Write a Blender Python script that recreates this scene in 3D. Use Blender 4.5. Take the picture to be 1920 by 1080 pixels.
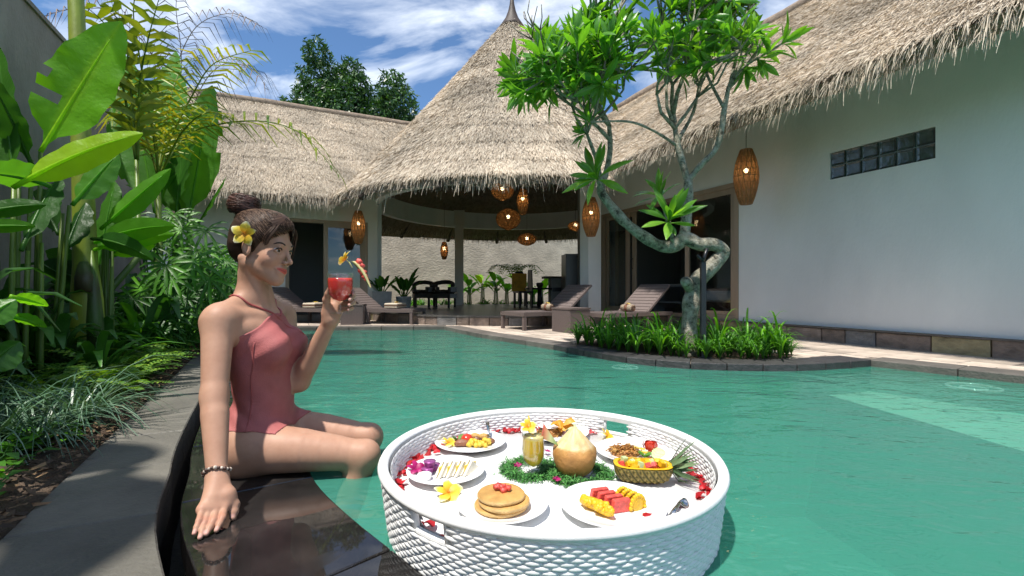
import bpy, bmesh, math, random
import numpy as np
from mathutils import Vector, Matrix, noise as mn
from mathutils.geometry import tessellate_polygon
for _o in list(bpy.data.objects): bpy.data.objects.remove(_o)
scn = bpy.context.scene
COL = scn.collection
# ------------------------------------------------------------------ camera
F, HY, CAMZ = 875.0, 545.0, 0.6          # focal length (px of a 1920 wide frame), horizon row, camera height
cam = bpy.data.cameras.new('Camera'); camo = bpy.data.objects.new('Camera', cam); COL.objects.link(camo)
camo.location = (0, 0, CAMZ); camo.rotation_euler = (math.pi/2, 0, 0)
cam.sensor_width = 36; cam.lens = 36*F/1920; cam.shift_y = (HY-540)/1920
cam.clip_start = 0.02; cam.clip_end = 2000
scn.camera = camo
# ------------------------------------------------------------------ sun + sky
SUN = Vector((-0.22, -0.30, 0.93)).normalized()
sl = bpy.data.lights.new('Sun', 'SUN'); slo = bpy.data.objects.new('Sun', sl); COL.objects.link(slo)
sl.energy = 2.6; sl.angle = math.radians(1.5); sl.color = (1.0, 0.95, 0.87)
slo.rotation_euler = SUN.to_track_quat('Z', 'Y').to_euler()
wd = bpy.data.worlds.new('World'); scn.world = wd; wd.use_nodes = True
nt = wd.node_tree; nt.nodes.clear()
def wn(t): return nt.nodes.new(t)
sky = wn('ShaderNodeTexSky'); sky.sky_type = 'NISHITA'; sky.sun_disc = False
sky.sun_elevation = math.asin(SUN.z); sky.sun_rotation = math.atan2(SUN.x, SUN.y)
sky.air_density = 0.8; sky.dust_density = 0.0; sky.ozone_density = 3.5
tc = wn('ShaderNodeTexCoord'); sep = wn('ShaderNodeSeparateXYZ'); nt.links.new(tc.outputs['Generated'], sep.inputs[0])
zz = wn('ShaderNodeMath'); zz.operation = 'MAXIMUM'; zz.inputs[1].default_value = 0.02; nt.links.new(sep.outputs[2], zz.inputs[0])
za = wn('ShaderNodeMath'); za.operation = 'ADD'; za.inputs[1].default_value = 0.12; nt.links.new(zz.outputs[0], za.inputs[0])
cmb = wn('ShaderNodeCombineXYZ')
for i in (0, 1):
    dv = wn('ShaderNodeMath'); dv.operation = 'DIVIDE'; nt.links.new(sep.outputs[i], dv.inputs[0]); nt.links.new(za.outputs[0], dv.inputs[1])
    nt.links.new(dv.outputs[0], cmb.inputs[i])
cn = wn('ShaderNodeTexNoise'); cn.inputs['Scale'].default_value = 1.9; cn.inputs['Detail'].default_value = 9; cn.inputs['Roughness'].default_value = 0.55
cn.inputs['Distortion'].default_value = 0.5
mp = wn('ShaderNodeMapping'); mp.inputs['Location'].default_value = (3.3, 1.2, 0); mp.inputs['Scale'].default_value = (1.0, 1.5, 1); mp.inputs['Rotation'].default_value = (0, 0, 0.5)
nt.links.new(cmb.outputs[0], mp.inputs[0]); nt.links.new(mp.outputs[0], cn.inputs['Vector'])
cr = wn('ShaderNodeValToRGB'); cr.color_ramp.elements[0].position = 0.46; cr.color_ramp.elements[1].position = 0.80
nt.links.new(cn.outputs[0], cr.inputs[0])
mx = wn('ShaderNodeMix'); mx.data_type = 'RGBA'
nt.links.new(cr.outputs[0], mx.inputs[0]); 
sk2 = wn('ShaderNodeMix'); sk2.data_type = 'RGBA'; sk2.blend_type = 'MULTIPLY'; sk2.inputs[0].default_value = 1; sk2.inputs[7].default_value = (.42, .49, .52, 1); nt.links.new(sky.outputs[0], sk2.inputs[6])
nt.links.new(sk2.outputs[2], mx.inputs[6]); mx.inputs[7].default_value = (4.8, 5.0, 5.2, 1)
bg = wn('ShaderNodeBackground'); bg.inputs['Strength'].default_value = 0.15
nt.links.new(mx.outputs[2], bg.inputs[0])
wo = wn('ShaderNodeOutputWorld'); nt.links.new(bg.outputs[0], wo.inputs[0])
# ------------------------------------------------------------------ exposure / render
vs = scn.view_settings; scn.display_settings.display_device = 'sRGB'
vs.view_transform = 'Standard'; vs.look = 'None'; vs.gamma = 1; vs.use_curve_mapping = False; vs.exposure = 1.25
scn.render.engine = 'CYCLES'
scn.cycles.max_bounces = 9; scn.cycles.diffuse_bounces = 6; scn.cycles.glossy_bounces = 4; scn.cycles.transmission_bounces = 6
scn.cycles.transparent_max_bounces = 12; scn.cycles.caustics_reflective = False; scn.cycles.caustics_refractive = False
scn.cycles.use_denoising = True; scn.cycles.sample_clamp_indirect = 6
# ------------------------------------------------------------------ frame of the place: walls run along DV, across is QV
DV = Vector((-0.4246, 0.9054, 0)); QV = Vector((0.9054, 0.4246, 0)); ZV = Vector((0, 0, 1))
def W(q, s, z=0.0): return QV*q + DV*s + ZV*z
def P(px, py, d): return Vector(((px-960)/F*d, d, CAMZ-(py-HY)/F*d))
def G(px, py, z): return P(px, py, (CAMZ-z)*F/(py-HY))
def S_at(px, q):
    k = (px-960)/F; return q*(.9054-.4246*k)/(.4246+.9054*k)
def Q_at(px, s):
    k = (px-960)/F; return s*(.4246+.9054*k)/(.9054-.4246*k)
ROTW = math.atan2(QV.y, QV.x)            # turn about z that maps x to QV, y to DV
rng = random.Random(7); nr = np.random.default_rng(11)
U = rng.uniform
# ------------------------------------------------------------------ object helpers
def link(name, data=None, parent=None):
    o = bpy.data.objects.new(name, data); COL.objects.link(o)
    if parent is not None: o.parent = parent
    return o
def tag(o, label, cat, group=None):
    o['label'] = label; o['category'] = cat
    if group: o['group'] = group
    return o
def thing(name, label, cat, loc=(0, 0, 0), rz=0, group=None):
    o = link(name); o.location = loc; o.rotation_euler = (0, 0, rz); o.empty_display_size = .05
    return tag(o, label, cat, group)
def struct(o): o['kind'] = 'structure'; return o
def stuff(o): o['kind'] = 'stuff'; return o
ORD = ('first', 'second', 'third', 'fourth', 'fifth', 'sixth', 'seventh', 'eighth', 'ninth', 'tenth')
class MB:
    """collects shapes; build() links them as one mesh object"""
    def __init__(s): s.v = []; s.f = []; s.t = []
    def add(s, vs_, fs, t=.5):
        o = len(s.v); s.v += [tuple(p) for p in vs_]; s.f += [tuple(i+o for i in f) for f in fs]
        s.t += list(t) if hasattr(t, '__len__') else [t]*len(vs_)
    def box(s, c, size, rz=0, t=.5, M=None, taper=1):
        x, y, z = (a/2 for a in size); ca, sa = math.cos(rz), math.sin(rz); vv = []
        for k in (-1, 1):
            q = taper if k > 0 else 1
            for a, b in ((-1, -1), (1, -1), (1, 1), (-1, 1)):
                p = Vector((a*x*q*ca-b*y*q*sa, a*x*q*sa+b*y*q*ca, k*z))
                if M is not None: p = M @ p
                vv.append(p+Vector(c))
        s.add(vv, [(3, 2, 1, 0), (4, 5, 6, 7), (0, 1, 5, 4), (1, 2, 6, 5), (2, 3, 7, 6), (3, 0, 4, 7)], t)
    def wbox(s, q0, q1, s0, s1, z0, z1, t=.5):
        vv = [W(a, b, z) for z in (z0, z1) for a, b in ((q0, s0), (q1, s0), (q1, s1), (q0, s1))]
        s.add(vv, [(3, 2, 1, 0), (4, 5, 6, 7), (0, 1, 5, 4), (1, 2, 6, 5), (2, 3, 7, 6), (3, 0, 4, 7)], t)
    def tube(s, pts, rad, n=8, t=.5, caps=True):
        pts = [Vector(p) for p in pts]; m = len(pts)
        if not hasattr(rad, '__len__'): rad = [rad]*m
        vv = []; up = Vector((.13, .27, .95))
        tg0 = (pts[1]-pts[0]).normalized()
        nx = tg0.cross(up)
        if nx.length < .05: nx = tg0.cross(Vector((1, 0, 0)))
        nx.normalize()
        for i in range(m):
            tg = (pts[min(i+1, m-1)]-pts[max(i-1, 0)])
            if tg.length < 1e-9: tg = tg0
            tg = tg.normalized(); nx = (nx-tg*nx.dot(tg))
            if nx.length < 1e-6: nx = tg.orthogonal()
            nx.normalize(); ny = tg.cross(nx)
            for k in range(n):
                a = 2*math.pi*k/n; vv.append(pts[i]+(nx*math.cos(a)+ny*math.sin(a))*rad[i])
        ff = [(i*n+k, i*n+(k+1) % n, (i+1)*n+(k+1) % n, (i+1)*n+k) for i in range(m-1) for k in range(n)]
        if caps: ff += [tuple(range(n-1, -1, -1)), tuple((m-1)*n+k for k in range(n))]
        if hasattr(t, '__len__'): t = [t[i] for i in range(m) for k in range(n)]
        s.add(vv, ff, t)
    def lathe(s, prof, n=24, c=(0, 0, 0), t=.5, wob=0, sx=1, sy=1):
        c = Vector(c); vv = []; m = len(prof)
        for i, (r, z) in enumerate(prof):
            for k in range(n):
                a = 2*math.pi*k/n; w = 1+wob*math.sin(3*a+i)+wob*.7*math.sin(5*a+2*i)
                vv.append(c+Vector((r*w*sx*math.cos(a), r*w*sy*math.sin(a), z)))
        ff = [(i*n+k, i*n+(k+1) % n, (i+1)*n+(k+1) % n, (i+1)*n+k) for i in range(m-1) for k in range(n)]
        if prof[0][0] > 1e-6: ff.append(tuple(range(n-1, -1, -1)))
        if prof[-1][0] > 1e-6: ff.append(tuple((m-1)*n+k for k in range(n)))
        s.add(vv, ff, t)
    def ball(s, c, r, n=10, m=7, t=.5, M=None, lump=0):
        if not hasattr(r, '__len__'): r = (r, r, r)
        vv = []; c = Vector(c)
        for i in range(m+1):
            th = math.pi*i/m
            for k in range(n):
                a = 2*math.pi*k/n; d = Vector((math.sin(th)*math.cos(a), math.sin(th)*math.sin(a), math.cos(th)))
                w = 1+lump*mn.noise(d*2.3+c*31) if lump else 1
                p = Vector((d.x*r[0], d.y*r[1], d.z*r[2]))*w
                if M is not None: p = M @ p
                vv.append(c+p)
        s.add(vv, [(i*n+k, (i+1)*n+k, (i+1)*n+(k+1) % n, i*n+(k+1) % n) for i in range(m) for k in range(n)], t)
    def prism(s, poly, z0, z1, t=.5):
        n = len(poly); vv = [(p[0], p[1], z0) for p in poly]+[(p[0], p[1], z1) for p in poly]
        s.add(vv, [tuple(range(n-1, -1, -1)), tuple(range(n, 2*n))]+[(i, (i+1) % n, n+(i+1) % n, n+i) for i in range(n)], t)
    def leaf(s, pts, widths, side, fold=.25, n=2, wav=0, t=.5, tears=None, seed=0):
        """a leaf along the mid-rib pts; n cells each side; fold lifts the halves; wav ripples the margin"""
        pts = [Vector(p) for p in pts]; m = len(pts); vv = []; tt = []; side = Vector(side)
        for i in range(m):
            tg = (pts[min(i+1, m-1)]-pts[max(i-1, 0)]).normalized()
            sd = side-tg*side.dot(tg); sd.normalize(); nm = sd.cross(tg)
            for k in range(-n, n+1):
                u = k/n; w = widths[i]
                off = sd*(u*w)*math.cos(fold)+nm*(abs(u)*w*math.sin(fold))
                if wav: off += nm*(wav*w*u*u*math.sin(i*1.9+seed+(2 if k > 0 else 0))*(1 if m > 4 else .5))
                vv.append(pts[i]+off); tt.append(min(1, max(0, t+(.06 if k == 0 else 0))))
        N = 2*n+1; ff = []
        for i in range(m-1):
            for k in range(2*n):
                if tears and (i, k) in tears: continue
                ff.append((i*N+k, i*N+k+1, (i+1)*N+k+1, (i+1)*N+k))
        s.add(vv, ff, tt)
    def build(s, name, mat=None, parent=None, smooth=True, loc=None):
        me = bpy.data.meshes.new(name)
        vv = s.v
        me.from_pydata(vv, [], s.f); 
        at = me.attributes.new('tint', 'FLOAT', 'POINT'); at.data.foreach_set('value', np.array(s.t, dtype=np.float32))
        if smooth:
            me.polygons.foreach_set('use_smooth', [True]*len(me.polygons))
            if smooth == 'auto':
                bm = bmesh.new(); bm.from_mesh(me)
                for e in bm.edges:
                    if len(e.link_faces) == 2 and e.calc_face_angle(0) > .6: e.smooth = False
                bm.to_mesh(me); bm.free()
        if mat is not None: me.materials.append(mat)
        o = link(name, me, parent)
        if loc is not None: o.location = loc
        return o
def npmesh(name, V, Fq, mat=None, parent=None, tint=None, smooth=True):
    me = bpy.data.meshes.new(name); V = np.asarray(V, np.float32); Fq = np.asarray(Fq, np.int32); k = Fq.shape[1]
    me.vertices.add(len(V)); me.vertices.foreach_set('co', V.ravel())
    me.loops.add(Fq.size); me.loops.foreach_set('vertex_index', Fq.ravel())
    me.polygons.add(len(Fq)); me.polygons.foreach_set('loop_start', np.arange(0, Fq.size, k, dtype=np.int32))
    me.polygons.foreach_set('use_smooth', np.full(len(Fq), smooth))
    me.update(calc_edges=True)
    if tint is not None:
        at = me.attributes.new('tint', 'FLOAT', 'POINT'); at.data.foreach_set('value', np.asarray(tint, np.float32))
    if mat is not None: me.materials.append(mat)
    return link(name, me, parent)
def blades(base, d0, side, length, width, grav, K=2, tip=.25, tint=None):
    """N bending strips -> verts, quads, tint"""
    n = len(base); p = base.copy(); rows = []; g = np.array([0, 0, -1.0])
    for k in range(K+1):
        w = (width*(1-(1-tip)*k/K))[:, None]
        rows.append(p-side*w); rows.append(p+side*w)
        d = d0+g*(grav*(k+.5)/K)[:, None]; d /= np.linalg.norm(d, axis=1)[:, None]+1e-9
        p = p+d*(length/K)[:, None]
    V = np.stack(rows, 1).reshape(-1, 3); m = 2*(K+1)
    b = (np.arange(n)*m)[:, None]; fs = []
    for k in range(K): fs.append(b+np.array([2*k, 2*k+1, 2*k+3, 2*k+2])[None])
    T = None if tint is None else np.repeat(tint, m)
    return V, np.concatenate(fs), T
# ------------------------------------------------------------------ materials
def new_mat(name):
    m = bpy.data.materials.new(name); m.use_nodes = True; t = m.node_tree; t.nodes.clear()
    out = t.nodes.new('ShaderNodeOutputMaterial'); return m, t, out
def rampnode(t, stops, inp):
    r = t.nodes.new('ShaderNodeValToRGB'); cr = r.color_ramp
    while len(cr.elements) < len(stops): cr.elements.new(.5)
    for e, (p, c) in zip(cr.elements, stops): e.position = p; e.color = (*c, 1)
    t.links.new(inp, r.inputs[0]); return r
def noise_node(t, scale, detail=4, coord='Object', rough=.55, stretch=None, dist=0):
    c = t.nodes.new('ShaderNodeTexCoord'); n = t.nodes.new('ShaderNodeTexNoise')
    n.inputs['Scale'].default_value = scale; n.inputs['Detail'].default_value = detail; n.inputs['Roughness'].default_value = rough
    n.inputs['Distortion'].default_value = dist
    src = c.outputs[coord]
    if stretch:
        mpn = t.nodes.new('ShaderNodeMapping'); mpn.inputs['Scale'].default_value = stretch; t.links.new(src, mpn.inputs[0]); src = mpn.outputs[0]
    t.links.new(src, n.inputs['Vector']); return n
def mixcol(t, fac, a, b, mode='MIX'):
    m = t.nodes.new('ShaderNodeMix'); m.data_type = 'RGBA'; m.blend_type = mode
    for sock, v in ((0, fac), (6, a), (7, b)):
        if isinstance(v, (int, float)): m.inputs[sock].default_value = v
        elif isinstance(v, tuple): m.inputs[sock].default_value = (*v, 1)
        else: t.links.new(v, m.inputs[sock])
    return m.outputs[2]
def mat(name, base, rough=.6, var=.18, scale=6, bump=.15, bscale=60, spec=.5, metal=0, tint=None, stretch=None,
        trans=0, transcol=None, coat=0, sss=0, detail=5, rvar=0, emit=0, rand=0, vor=None, sss_r=(.012, .005, .003)):
    """principled surface; base or tint ramp (attribute 'tint'), noise colour variation, noise bump, optional translucency"""
    m, t, out = new_mat(name)
    b = t.nodes.new('ShaderNodeBsdfPrincipled')
    n1 = noise_node(t, scale, detail, stretch=stretch)
    if tint:
        a = t.nodes.new('ShaderNodeAttribute'); a.attribute_name = 'tint'
        col = rampnode(t, tint, a.outputs['Fac']).outputs[0]
    else: col = mixcol(t, 0, base, base)
    dk = rampnode(t, [(.25, (1-var,)*3), (.75, (1+var*.6,)*3)], n1.outputs[0]).outputs[0]
    col = mixcol(t, 1.0, col, dk, 'MULTIPLY')
    if rand:
        oi = t.nodes.new('ShaderNodeObjectInfo')
        rr = rampnode(t, [(0, (1-rand, 1-rand*1.05, 1-rand*1.1)), (1, (1+rand*.6, 1+rand*.5, 1+rand*.45))], oi.outputs['Random']).outputs[0]
        col = mixcol(t, 1.0, col, rr, 'MULTIPLY')
    t.links.new(col, b.inputs['Base Color'])
    b.inputs['Roughness'].default_value = rough; b.inputs['Specular IOR Level'].default_value = spec; b.inputs['Metallic'].default_value = metal
    if rvar:
        rn = noise_node(t, scale*.7, 3, stretch=stretch)
        mr = t.nodes.new('ShaderNodeMapRange'); mr.inputs[1].default_value = .35; mr.inputs[2].default_value = .65
        mr.inputs[3].default_value = max(.02, rough-rvar); mr.inputs[4].default_value = min(1, rough+rvar)
        t.links.new(rn.outputs[0], mr.inputs[0]); t.links.new(mr.outputs[0], b.inputs['Roughness'])
    if coat: b.inputs['Coat Weight'].default_value = coat; b.inputs['Coat Roughness'].default_value = .05
    if sss:
        b.inputs['Subsurface Weight'].default_value = sss; b.inputs['Subsurface Radius'].default_value = sss_r; b.inputs['Subsurface Scale'].default_value = 1
    if emit: b.inputs['Emission Color'].default_value = (*base, 1); b.inputs['Emission Strength'].default_value = emit
    if bump:
        n2 = noise_node(t, bscale, 4, stretch=stretch)
        bp = t.nodes.new('ShaderNodeBump'); bp.inputs['Strength'].default_value = bump; bp.inputs['Distance'].default_value = .02
        t.links.new(n2.outputs[0], bp.inputs['Height']); t.links.new(bp.outputs[0], b.inputs['Normal'])
    if trans:
        tr = t.nodes.new('ShaderNodeBsdfTranslucent')
        tcx = mixcol(t, 1.0, col, transcol or (1.5, 1.6, .6), 'MULTIPLY'); t.links.new(tcx, tr.inputs[0])
        ms = t.nodes.new('ShaderNodeMixShader'); ms.inputs[0].default_value = trans
        t.links.new(b.outputs[0], ms.inputs[1]); t.links.new(tr.outputs[0], ms.inputs[2]); t.links.new(ms.outputs[0], out.inputs[0])
    else: t.links.new(b.outputs[0], out.inputs[0])
    return m
def glass_mat(name, tintc=(.92, .96, .95), refl=1.0, rough=.01, ior=1.45):
    """thin glass: fresnel mirror over clear tinted transparency (lets daylight through)"""
    m, t, out = new_mat(name)
    fr = t.nodes.new('ShaderNodeFresnel'); fr.inputs[0].default_value = ior
    ml = t.nodes.new('ShaderNodeMath'); ml.operation = 'MULTIPLY_ADD'; ml.inputs[1].default_value = refl; ml.inputs[2].default_value = .02; t.links.new(fr.outputs[0], ml.inputs[0])
    tr = t.nodes.new('ShaderNodeBsdfTransparent'); tr.inputs[0].default_value = (*tintc, 1)
    gl = t.nodes.new('ShaderNodeBsdfGlossy'); gl.inputs['Roughness'].default_value = rough
    ms = t.nodes.new('ShaderNodeMixShader'); t.links.new(ml.outputs[0], ms.inputs[0]); t.links.new(tr.outputs[0], ms.inputs[1]); t.links.new(gl.outputs[0], ms.inputs[2])
    t.links.new(ms.outputs[0], out.inputs[0]); return m
def offset_poly(pl, d):
    """offset an open polyline of 2d points to its left by d"""
    r = []
    for i in range(len(pl)):
        a = Vector(pl[max(i-1, 0)][:2]); b = Vector(pl[min(i+1, len(pl)-1)][:2]); tg = (b-a).normalized()
        r.append(Vector((pl[i][0]-tg.y*d, pl[i][1]+tg.x*d)))
    return r
def smooth_line(pl, n=6):
    """catmull-rom through the points"""
    pl = [Vector(p) for p in pl]; r = []
    for i in range(len(pl)-1):
        p0 = pl[max(i-1, 0)]; p1 = pl[i]; p2 = pl[i+1]; p3 = pl[min(i+2, len(pl)-1)]
        for k in range(n):
            u = k/n; r.append(.5*((2*p1)+(p2-p0)*u+(2*p0-5*p1+4*p2-p3)*u*u+(3*p1-p0-3*p2+p3)*u**3))
    r.append(pl[-1]); return r
def resample(pl, step):
    pl = [Vector(p) for p in pl]; L = [0]
    for a, b in zip(pl, pl[1:]): L.append(L[-1]+(b-a).length)
    n = max(1, round(L[-1]/step)); out = []; j = 0
    for i in range(n+1):
        d = L[-1]*i/n
        while j < len(L)-2 and L[j+1] < d: j += 1
        u = (d-L[j])/max(1e-9, L[j+1]-L[j]); out.append(pl[j].lerp(pl[j+1], min(1, max(0, u))))
    return out
def inside(p, poly):
    x, y = p[0], p[1]; r = False; n = len(poly); j = n-1
    for i in range(n):
        xi, yi = poly[i][0], poly[i][1]; xj, yj = poly[j][0], poly[j][1]
        if (yi > y) != (yj > y) and x < (xj-xi)*(y-yi)/(yj-yi)+xi: r = not r
        j = i
    return r
def sheet(name, outer, holes, z, m):
    loops = [[Vector((p[0], p[1], z)) for p in outer]]+[[Vector((p[0], p[1], z)) for p in h] for h in holes]
    tris = tessellate_polygon(loops); vv = [p for l in loops for p in l]
    me = bpy.data.meshes.new(name); me.from_pydata([tuple(p) for p in vv], [], [tuple(t) for t in tris])
    bm = bmesh.new(); bm.from_mesh(me)
    for f in bm.faces:
        f.normal_update()
        if f.normal.z < 0: f.normal_flip()
    bm.to_mesh(me); bm.free()
    me.materials.append(m); return struct(link(name, me))
# ================================================================== materials of the setting
M = {}
M['soil'] = mat('soil', (.11, .075, .05), .95, .5, 14, .8, 90)
M['lawn'] = mat('lawn', (.05, .08, .025), .9, .4, 3, .6, 60)
M['paver'] = mat('paver', (.54, .46, .385), .8, .3, 7, .3, 90, rand=.3)
M['grout'] = mat('grout', (.22, .19, .16), .9, .3, 20, .3, 120)
M['coping'] = mat('coping_stone', (.15, .135, .12), .65, .35, 9, .35, 70, rand=.25)
M['darkstone'] = mat('dark_coping', (.055, .053, .055), .55, .45, 14, .4, 60, rand=.3)
M['path'] = mat('path_slab', (.15, .142, .12), .7, .35, 4, .3, 70, rand=.18, rvar=.15)
M['stone'] = mat('andesite', (.27, .215, .18), .8, .5, 9, .7, 35, rand=.4, stretch=(1, 1, 1.6))
M['stone_y'] = mat('andesite_yellow', (.30, .26, .15), .8, .5, 8, .7, 35, rand=.35, stretch=(1, 1, 1.6))
M['stone_g'] = mat('andesite_grey', (.27, .265, .26), .8, .45, 9, .7, 35, rand=.35, stretch=(1, 1, 1.6))
STONES = ('stone', 'stone', 'stone_y', 'stone_g')
M['wallw'] = mat('white_render', (.80, .80, .785), .85, .13, 1.3, .14, 45, stretch=(1, 1, .45))
M['cream'] = mat('cream_render', (.70, .68, .62), .85, .07, 1.2, .06, 120)
M['greywall'] = mat('grey_cement', (.28, .265, .245), .9, .5, 1.6, .5, 40, stretch=(1, 1, .5))
M['tanwall'] = mat('rough_stucco', (.62, .54, .42), .95, .3, 2.2, .7, 16, stretch=(.8, .8, 1.2))
M['wood'] = mat('door_wood', (.36, .27, .19), .55, .25, 5, .2, 60, stretch=(1, 1, .1))
M['darkwood'] = mat('dark_wood', (.05, .032, .022), .6, .3, 5, .2, 40)
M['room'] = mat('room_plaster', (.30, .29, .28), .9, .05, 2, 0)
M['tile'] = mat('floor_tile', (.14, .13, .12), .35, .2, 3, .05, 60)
M['straw'] = mat('thatch_straw', (.4, .33, .27), .9, .42, 1.1, 0, detail=9, tint=[(0, (.18, .135, .095)), (.25, (.40, .325, .24)), (.6, (.63, .54, .425)), (1, (.77, .69, .56))], spec=.15, trans=.12, transcol=(1, .9, .75))
M['thatchbase'] = mat('thatch_base', (.30, .235, .18), 1, .4, 12, .8, 50, spec=.1)
M['glass'] = glass_mat('window_glass', (.75, .8, .8), 1.0)
M['block'] = mat('glass_block', (.07, .085, .08), .12, .5, 16, .4, 14, spec=.8)
M['mortar'] = mat('block_mortar', (.3, .31, .3), .8, .1, 9, .1)
M['poolgreen'] = mat('pool_tile_green', (.07, .33, .245), .6, .28, 1.6, .2, 8, stretch=(1, 1, 1))
M['poolpale'] = mat('pool_tile_pale', (.46, .66, .54), .6, .18, 2.2, .2, 8, stretch=(1, 2, 1))
M['poolfloor'] = mat('pool_floor_tile', (.035, .17, .125), .6, .28, 1.6, .2, 8)
M['black'] = mat('gutter_black', (.012, .012, .012), .5, .3, 10, .2)
def wet_mat():
    m, t, out = new_mat('wet_black_stone'); b = t.nodes.new('ShaderNodeBsdfPrincipled')
    n = noise_node(t, 7, 6); n2 = noise_node(t, 260, 3); n3 = noise_node(t, 4.2, 3, dist=1.2)
    c = rampnode(t, [(.3, (.010, .010, .010)), (.55, (.022, .020, .019)), (.8, (.045, .038, .034))], n.outputs[0]).outputs[0]
    c = mixcol(t, .35, c, rampnode(t, [(.35, (.2, .2, .2)), (.7, (1.8, 1.7, 1.8))], n2.outputs[0]).outputs[0], 'MULTIPLY')
    t.links.new(c, b.inputs['Base Color'])
    r = rampnode(t, [(.54, (.015, .015, .015)), (.58, (.14, .14, .14))], n3.outputs[0])
    t.links.new(r.outputs[0], b.inputs['Roughness']); b.inputs['Specular IOR Level'].default_value = .6
    bp = t.nodes.new('ShaderNodeBump'); bp.inputs['Strength'].default_value = .12; bp.inputs['Distance'].default_value = .004
    mlt = t.nodes.new('ShaderNodeMath'); mlt.operation = 'MULTIPLY'; t.links.new(n2.outputs[0], mlt.inputs[0]); t.links.new(r.outputs[0], mlt.inputs[1])
    t.links.new(mlt.outputs[0], bp.inputs['Height']); t.links.new(bp.outputs[0], b.inputs['Normal'])
    t.links.new(b.outputs[0], out.inputs[0]); return m
M['wet'] = wet_mat()
def water_mat():
    """slightly milky green pool water: fresnel mirror over tinted see-through mixed with scattering"""
    m, t, out = new_mat('pool_water')
    tr = t.nodes.new('ShaderNodeBsdfTransparent'); tr.inputs[0].default_value = (.66, .93, .86, 1)
    df = t.nodes.new('ShaderNodeBsdfDiffuse'); df.inputs[0].default_value = (.085, .38, .28, 1)
    m1 = t.nodes.new('ShaderNodeMixShader'); m1.inputs[0].default_value = .45
    t.links.new(tr.outputs[0], m1.inputs[1]); t.links.new(df.outputs[0], m1.inputs[2])
    gl = t.nodes.new('ShaderNodeBsdfGlossy'); gl.inputs['Roughness'].default_value = .01
    fr = t.nodes.new('ShaderNodeFresnel'); fr.inputs[0].default_value = 1.33
    a = noise_node(t, 2.6, 3, stretch=(1, 1.6, 1), dist=.6); b = noise_node(t, 11, 2, stretch=(1, 1.8, 1), dist=.5)
    ad = t.nodes.new('ShaderNodeMath'); ad.operation = 'MULTIPLY_ADD'; ad.inputs[1].default_value = .28; t.links.new(b.outputs[0], ad.inputs[0]); t.links.new(a.outputs[0], ad.inputs[2])
    bp = t.nodes.new('ShaderNodeBump'); bp.inputs['Strength'].default_value = .34; bp.inputs['Distance'].default_value = .06
    t.links.new(ad.outputs[0], bp.inputs['Height'])
    t.links.new(bp.outputs[0], gl.inputs['Normal']); t.links.new(bp.outputs[0], fr.inputs['Normal'])
    m2 = t.nodes.new('ShaderNodeMixShader'); t.links.new(fr.outputs[0], m2.inputs[0]); t.links.new(m1.outputs[0], m2.inputs[1]); t.links.new(gl.outputs[0], m2.inputs[2])
    t.links.new(m2.outputs[0], out.inputs[0]); return m
M['water'] = water_mat()
# ================================================================== pool, ledge, path, deck
V2 = lambda *a: Vector(a)
LEDGE_IN = smooth_line([V2(1.4, -.55), V2(.75, 0), V2(.35, .42), V2(.05, .72), V2(-.18, .965), V2(-.412, 1.206), V2(-.6, 1.43), V2(-.75, 1.68),
                        V2(-.98, 2.05), V2(-1.55, 3.1), V2(-2.2, 4.4), V2(-2.75, 5.5), V2(-3.5, 7.0)], 5)
FAR = [V2(-3.5, 7.0), V2(-1.03, 7.19)]
ISL = smooth_line([V2(.44, 4.75), V2(.85, 4.02), V2(1.217, 3.66), V2(1.6, 3.52), V2(2.02, 3.49), V2(2.36, 3.55), V2(2.85, 3.72)], 5)
RIGHT = [V2(2.85, 3.72), V2(3.31, 3.02), V2(4.2, 1.65), V2(5.2, 0), V2(5.9, -1.2)]
POOL = LEDGE_IN[:-1]+FAR+[V2(-.41, 5.99)]+ISL+RIGHT[1:]
LEDGE_OUT = offset_poly(LEDGE_IN, .34)
PATH_IN = offset_poly(LEDGE_IN, .39)
sheet('ground', [(-600, -300), (600, -300), (600, 900), (-600, 900)], [[p for p in PATH_IN]+[V2(-1.03, 7.25)]+[p for p in POOL[len(LEDGE_IN)+1:]]], -.02, M['lawn'])
# basin: floor, walls
mb = MB(); n = len(POOL)
mb.add([(p.x, p.y, -1.25) for p in POOL]+[(p.x, p.y, .005) for p in POOL], [(i, (i+1) % n, n+(i+1) % n, n+i) for i in range(n)])
o = mb.build('pool_wall', M['poolgreen'], smooth=False); struct(o)
o = sheet('pool_floor', POOL, [], -1.1, M['poolfloor'])
SH = [V2(2.42, 3.575), V2(2.5, 2.9), V2(2.56, 2.2), V2(2.75, 0), V2(3.0, -1.0)]
mb = MB(); mb.prism([(p.x, p.y) for p in SH]+[(5.9, -1.2), (5.2, 0), (4.2, 1.65), (3.31, 3.02), (2.85, 3.72)], -.4, -.2)
struct(mb.build('shallow_shelf', M['poolpale'], smooth=False))
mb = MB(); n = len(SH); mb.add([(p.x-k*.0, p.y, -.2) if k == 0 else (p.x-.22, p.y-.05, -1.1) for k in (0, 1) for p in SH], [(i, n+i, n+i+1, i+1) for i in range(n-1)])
M['slopeshade'] = mat('pool_slope_shade', (.035, .17, .13), .6, .25, 2, .2, 8)  # darker copy of the pool green, shade on the slope put into the colour
struct(mb.build('pool_slope', M['slopeshade'], smooth=False))
wsheet = sheet('water', POOL, [], 0, M['water'])
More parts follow.
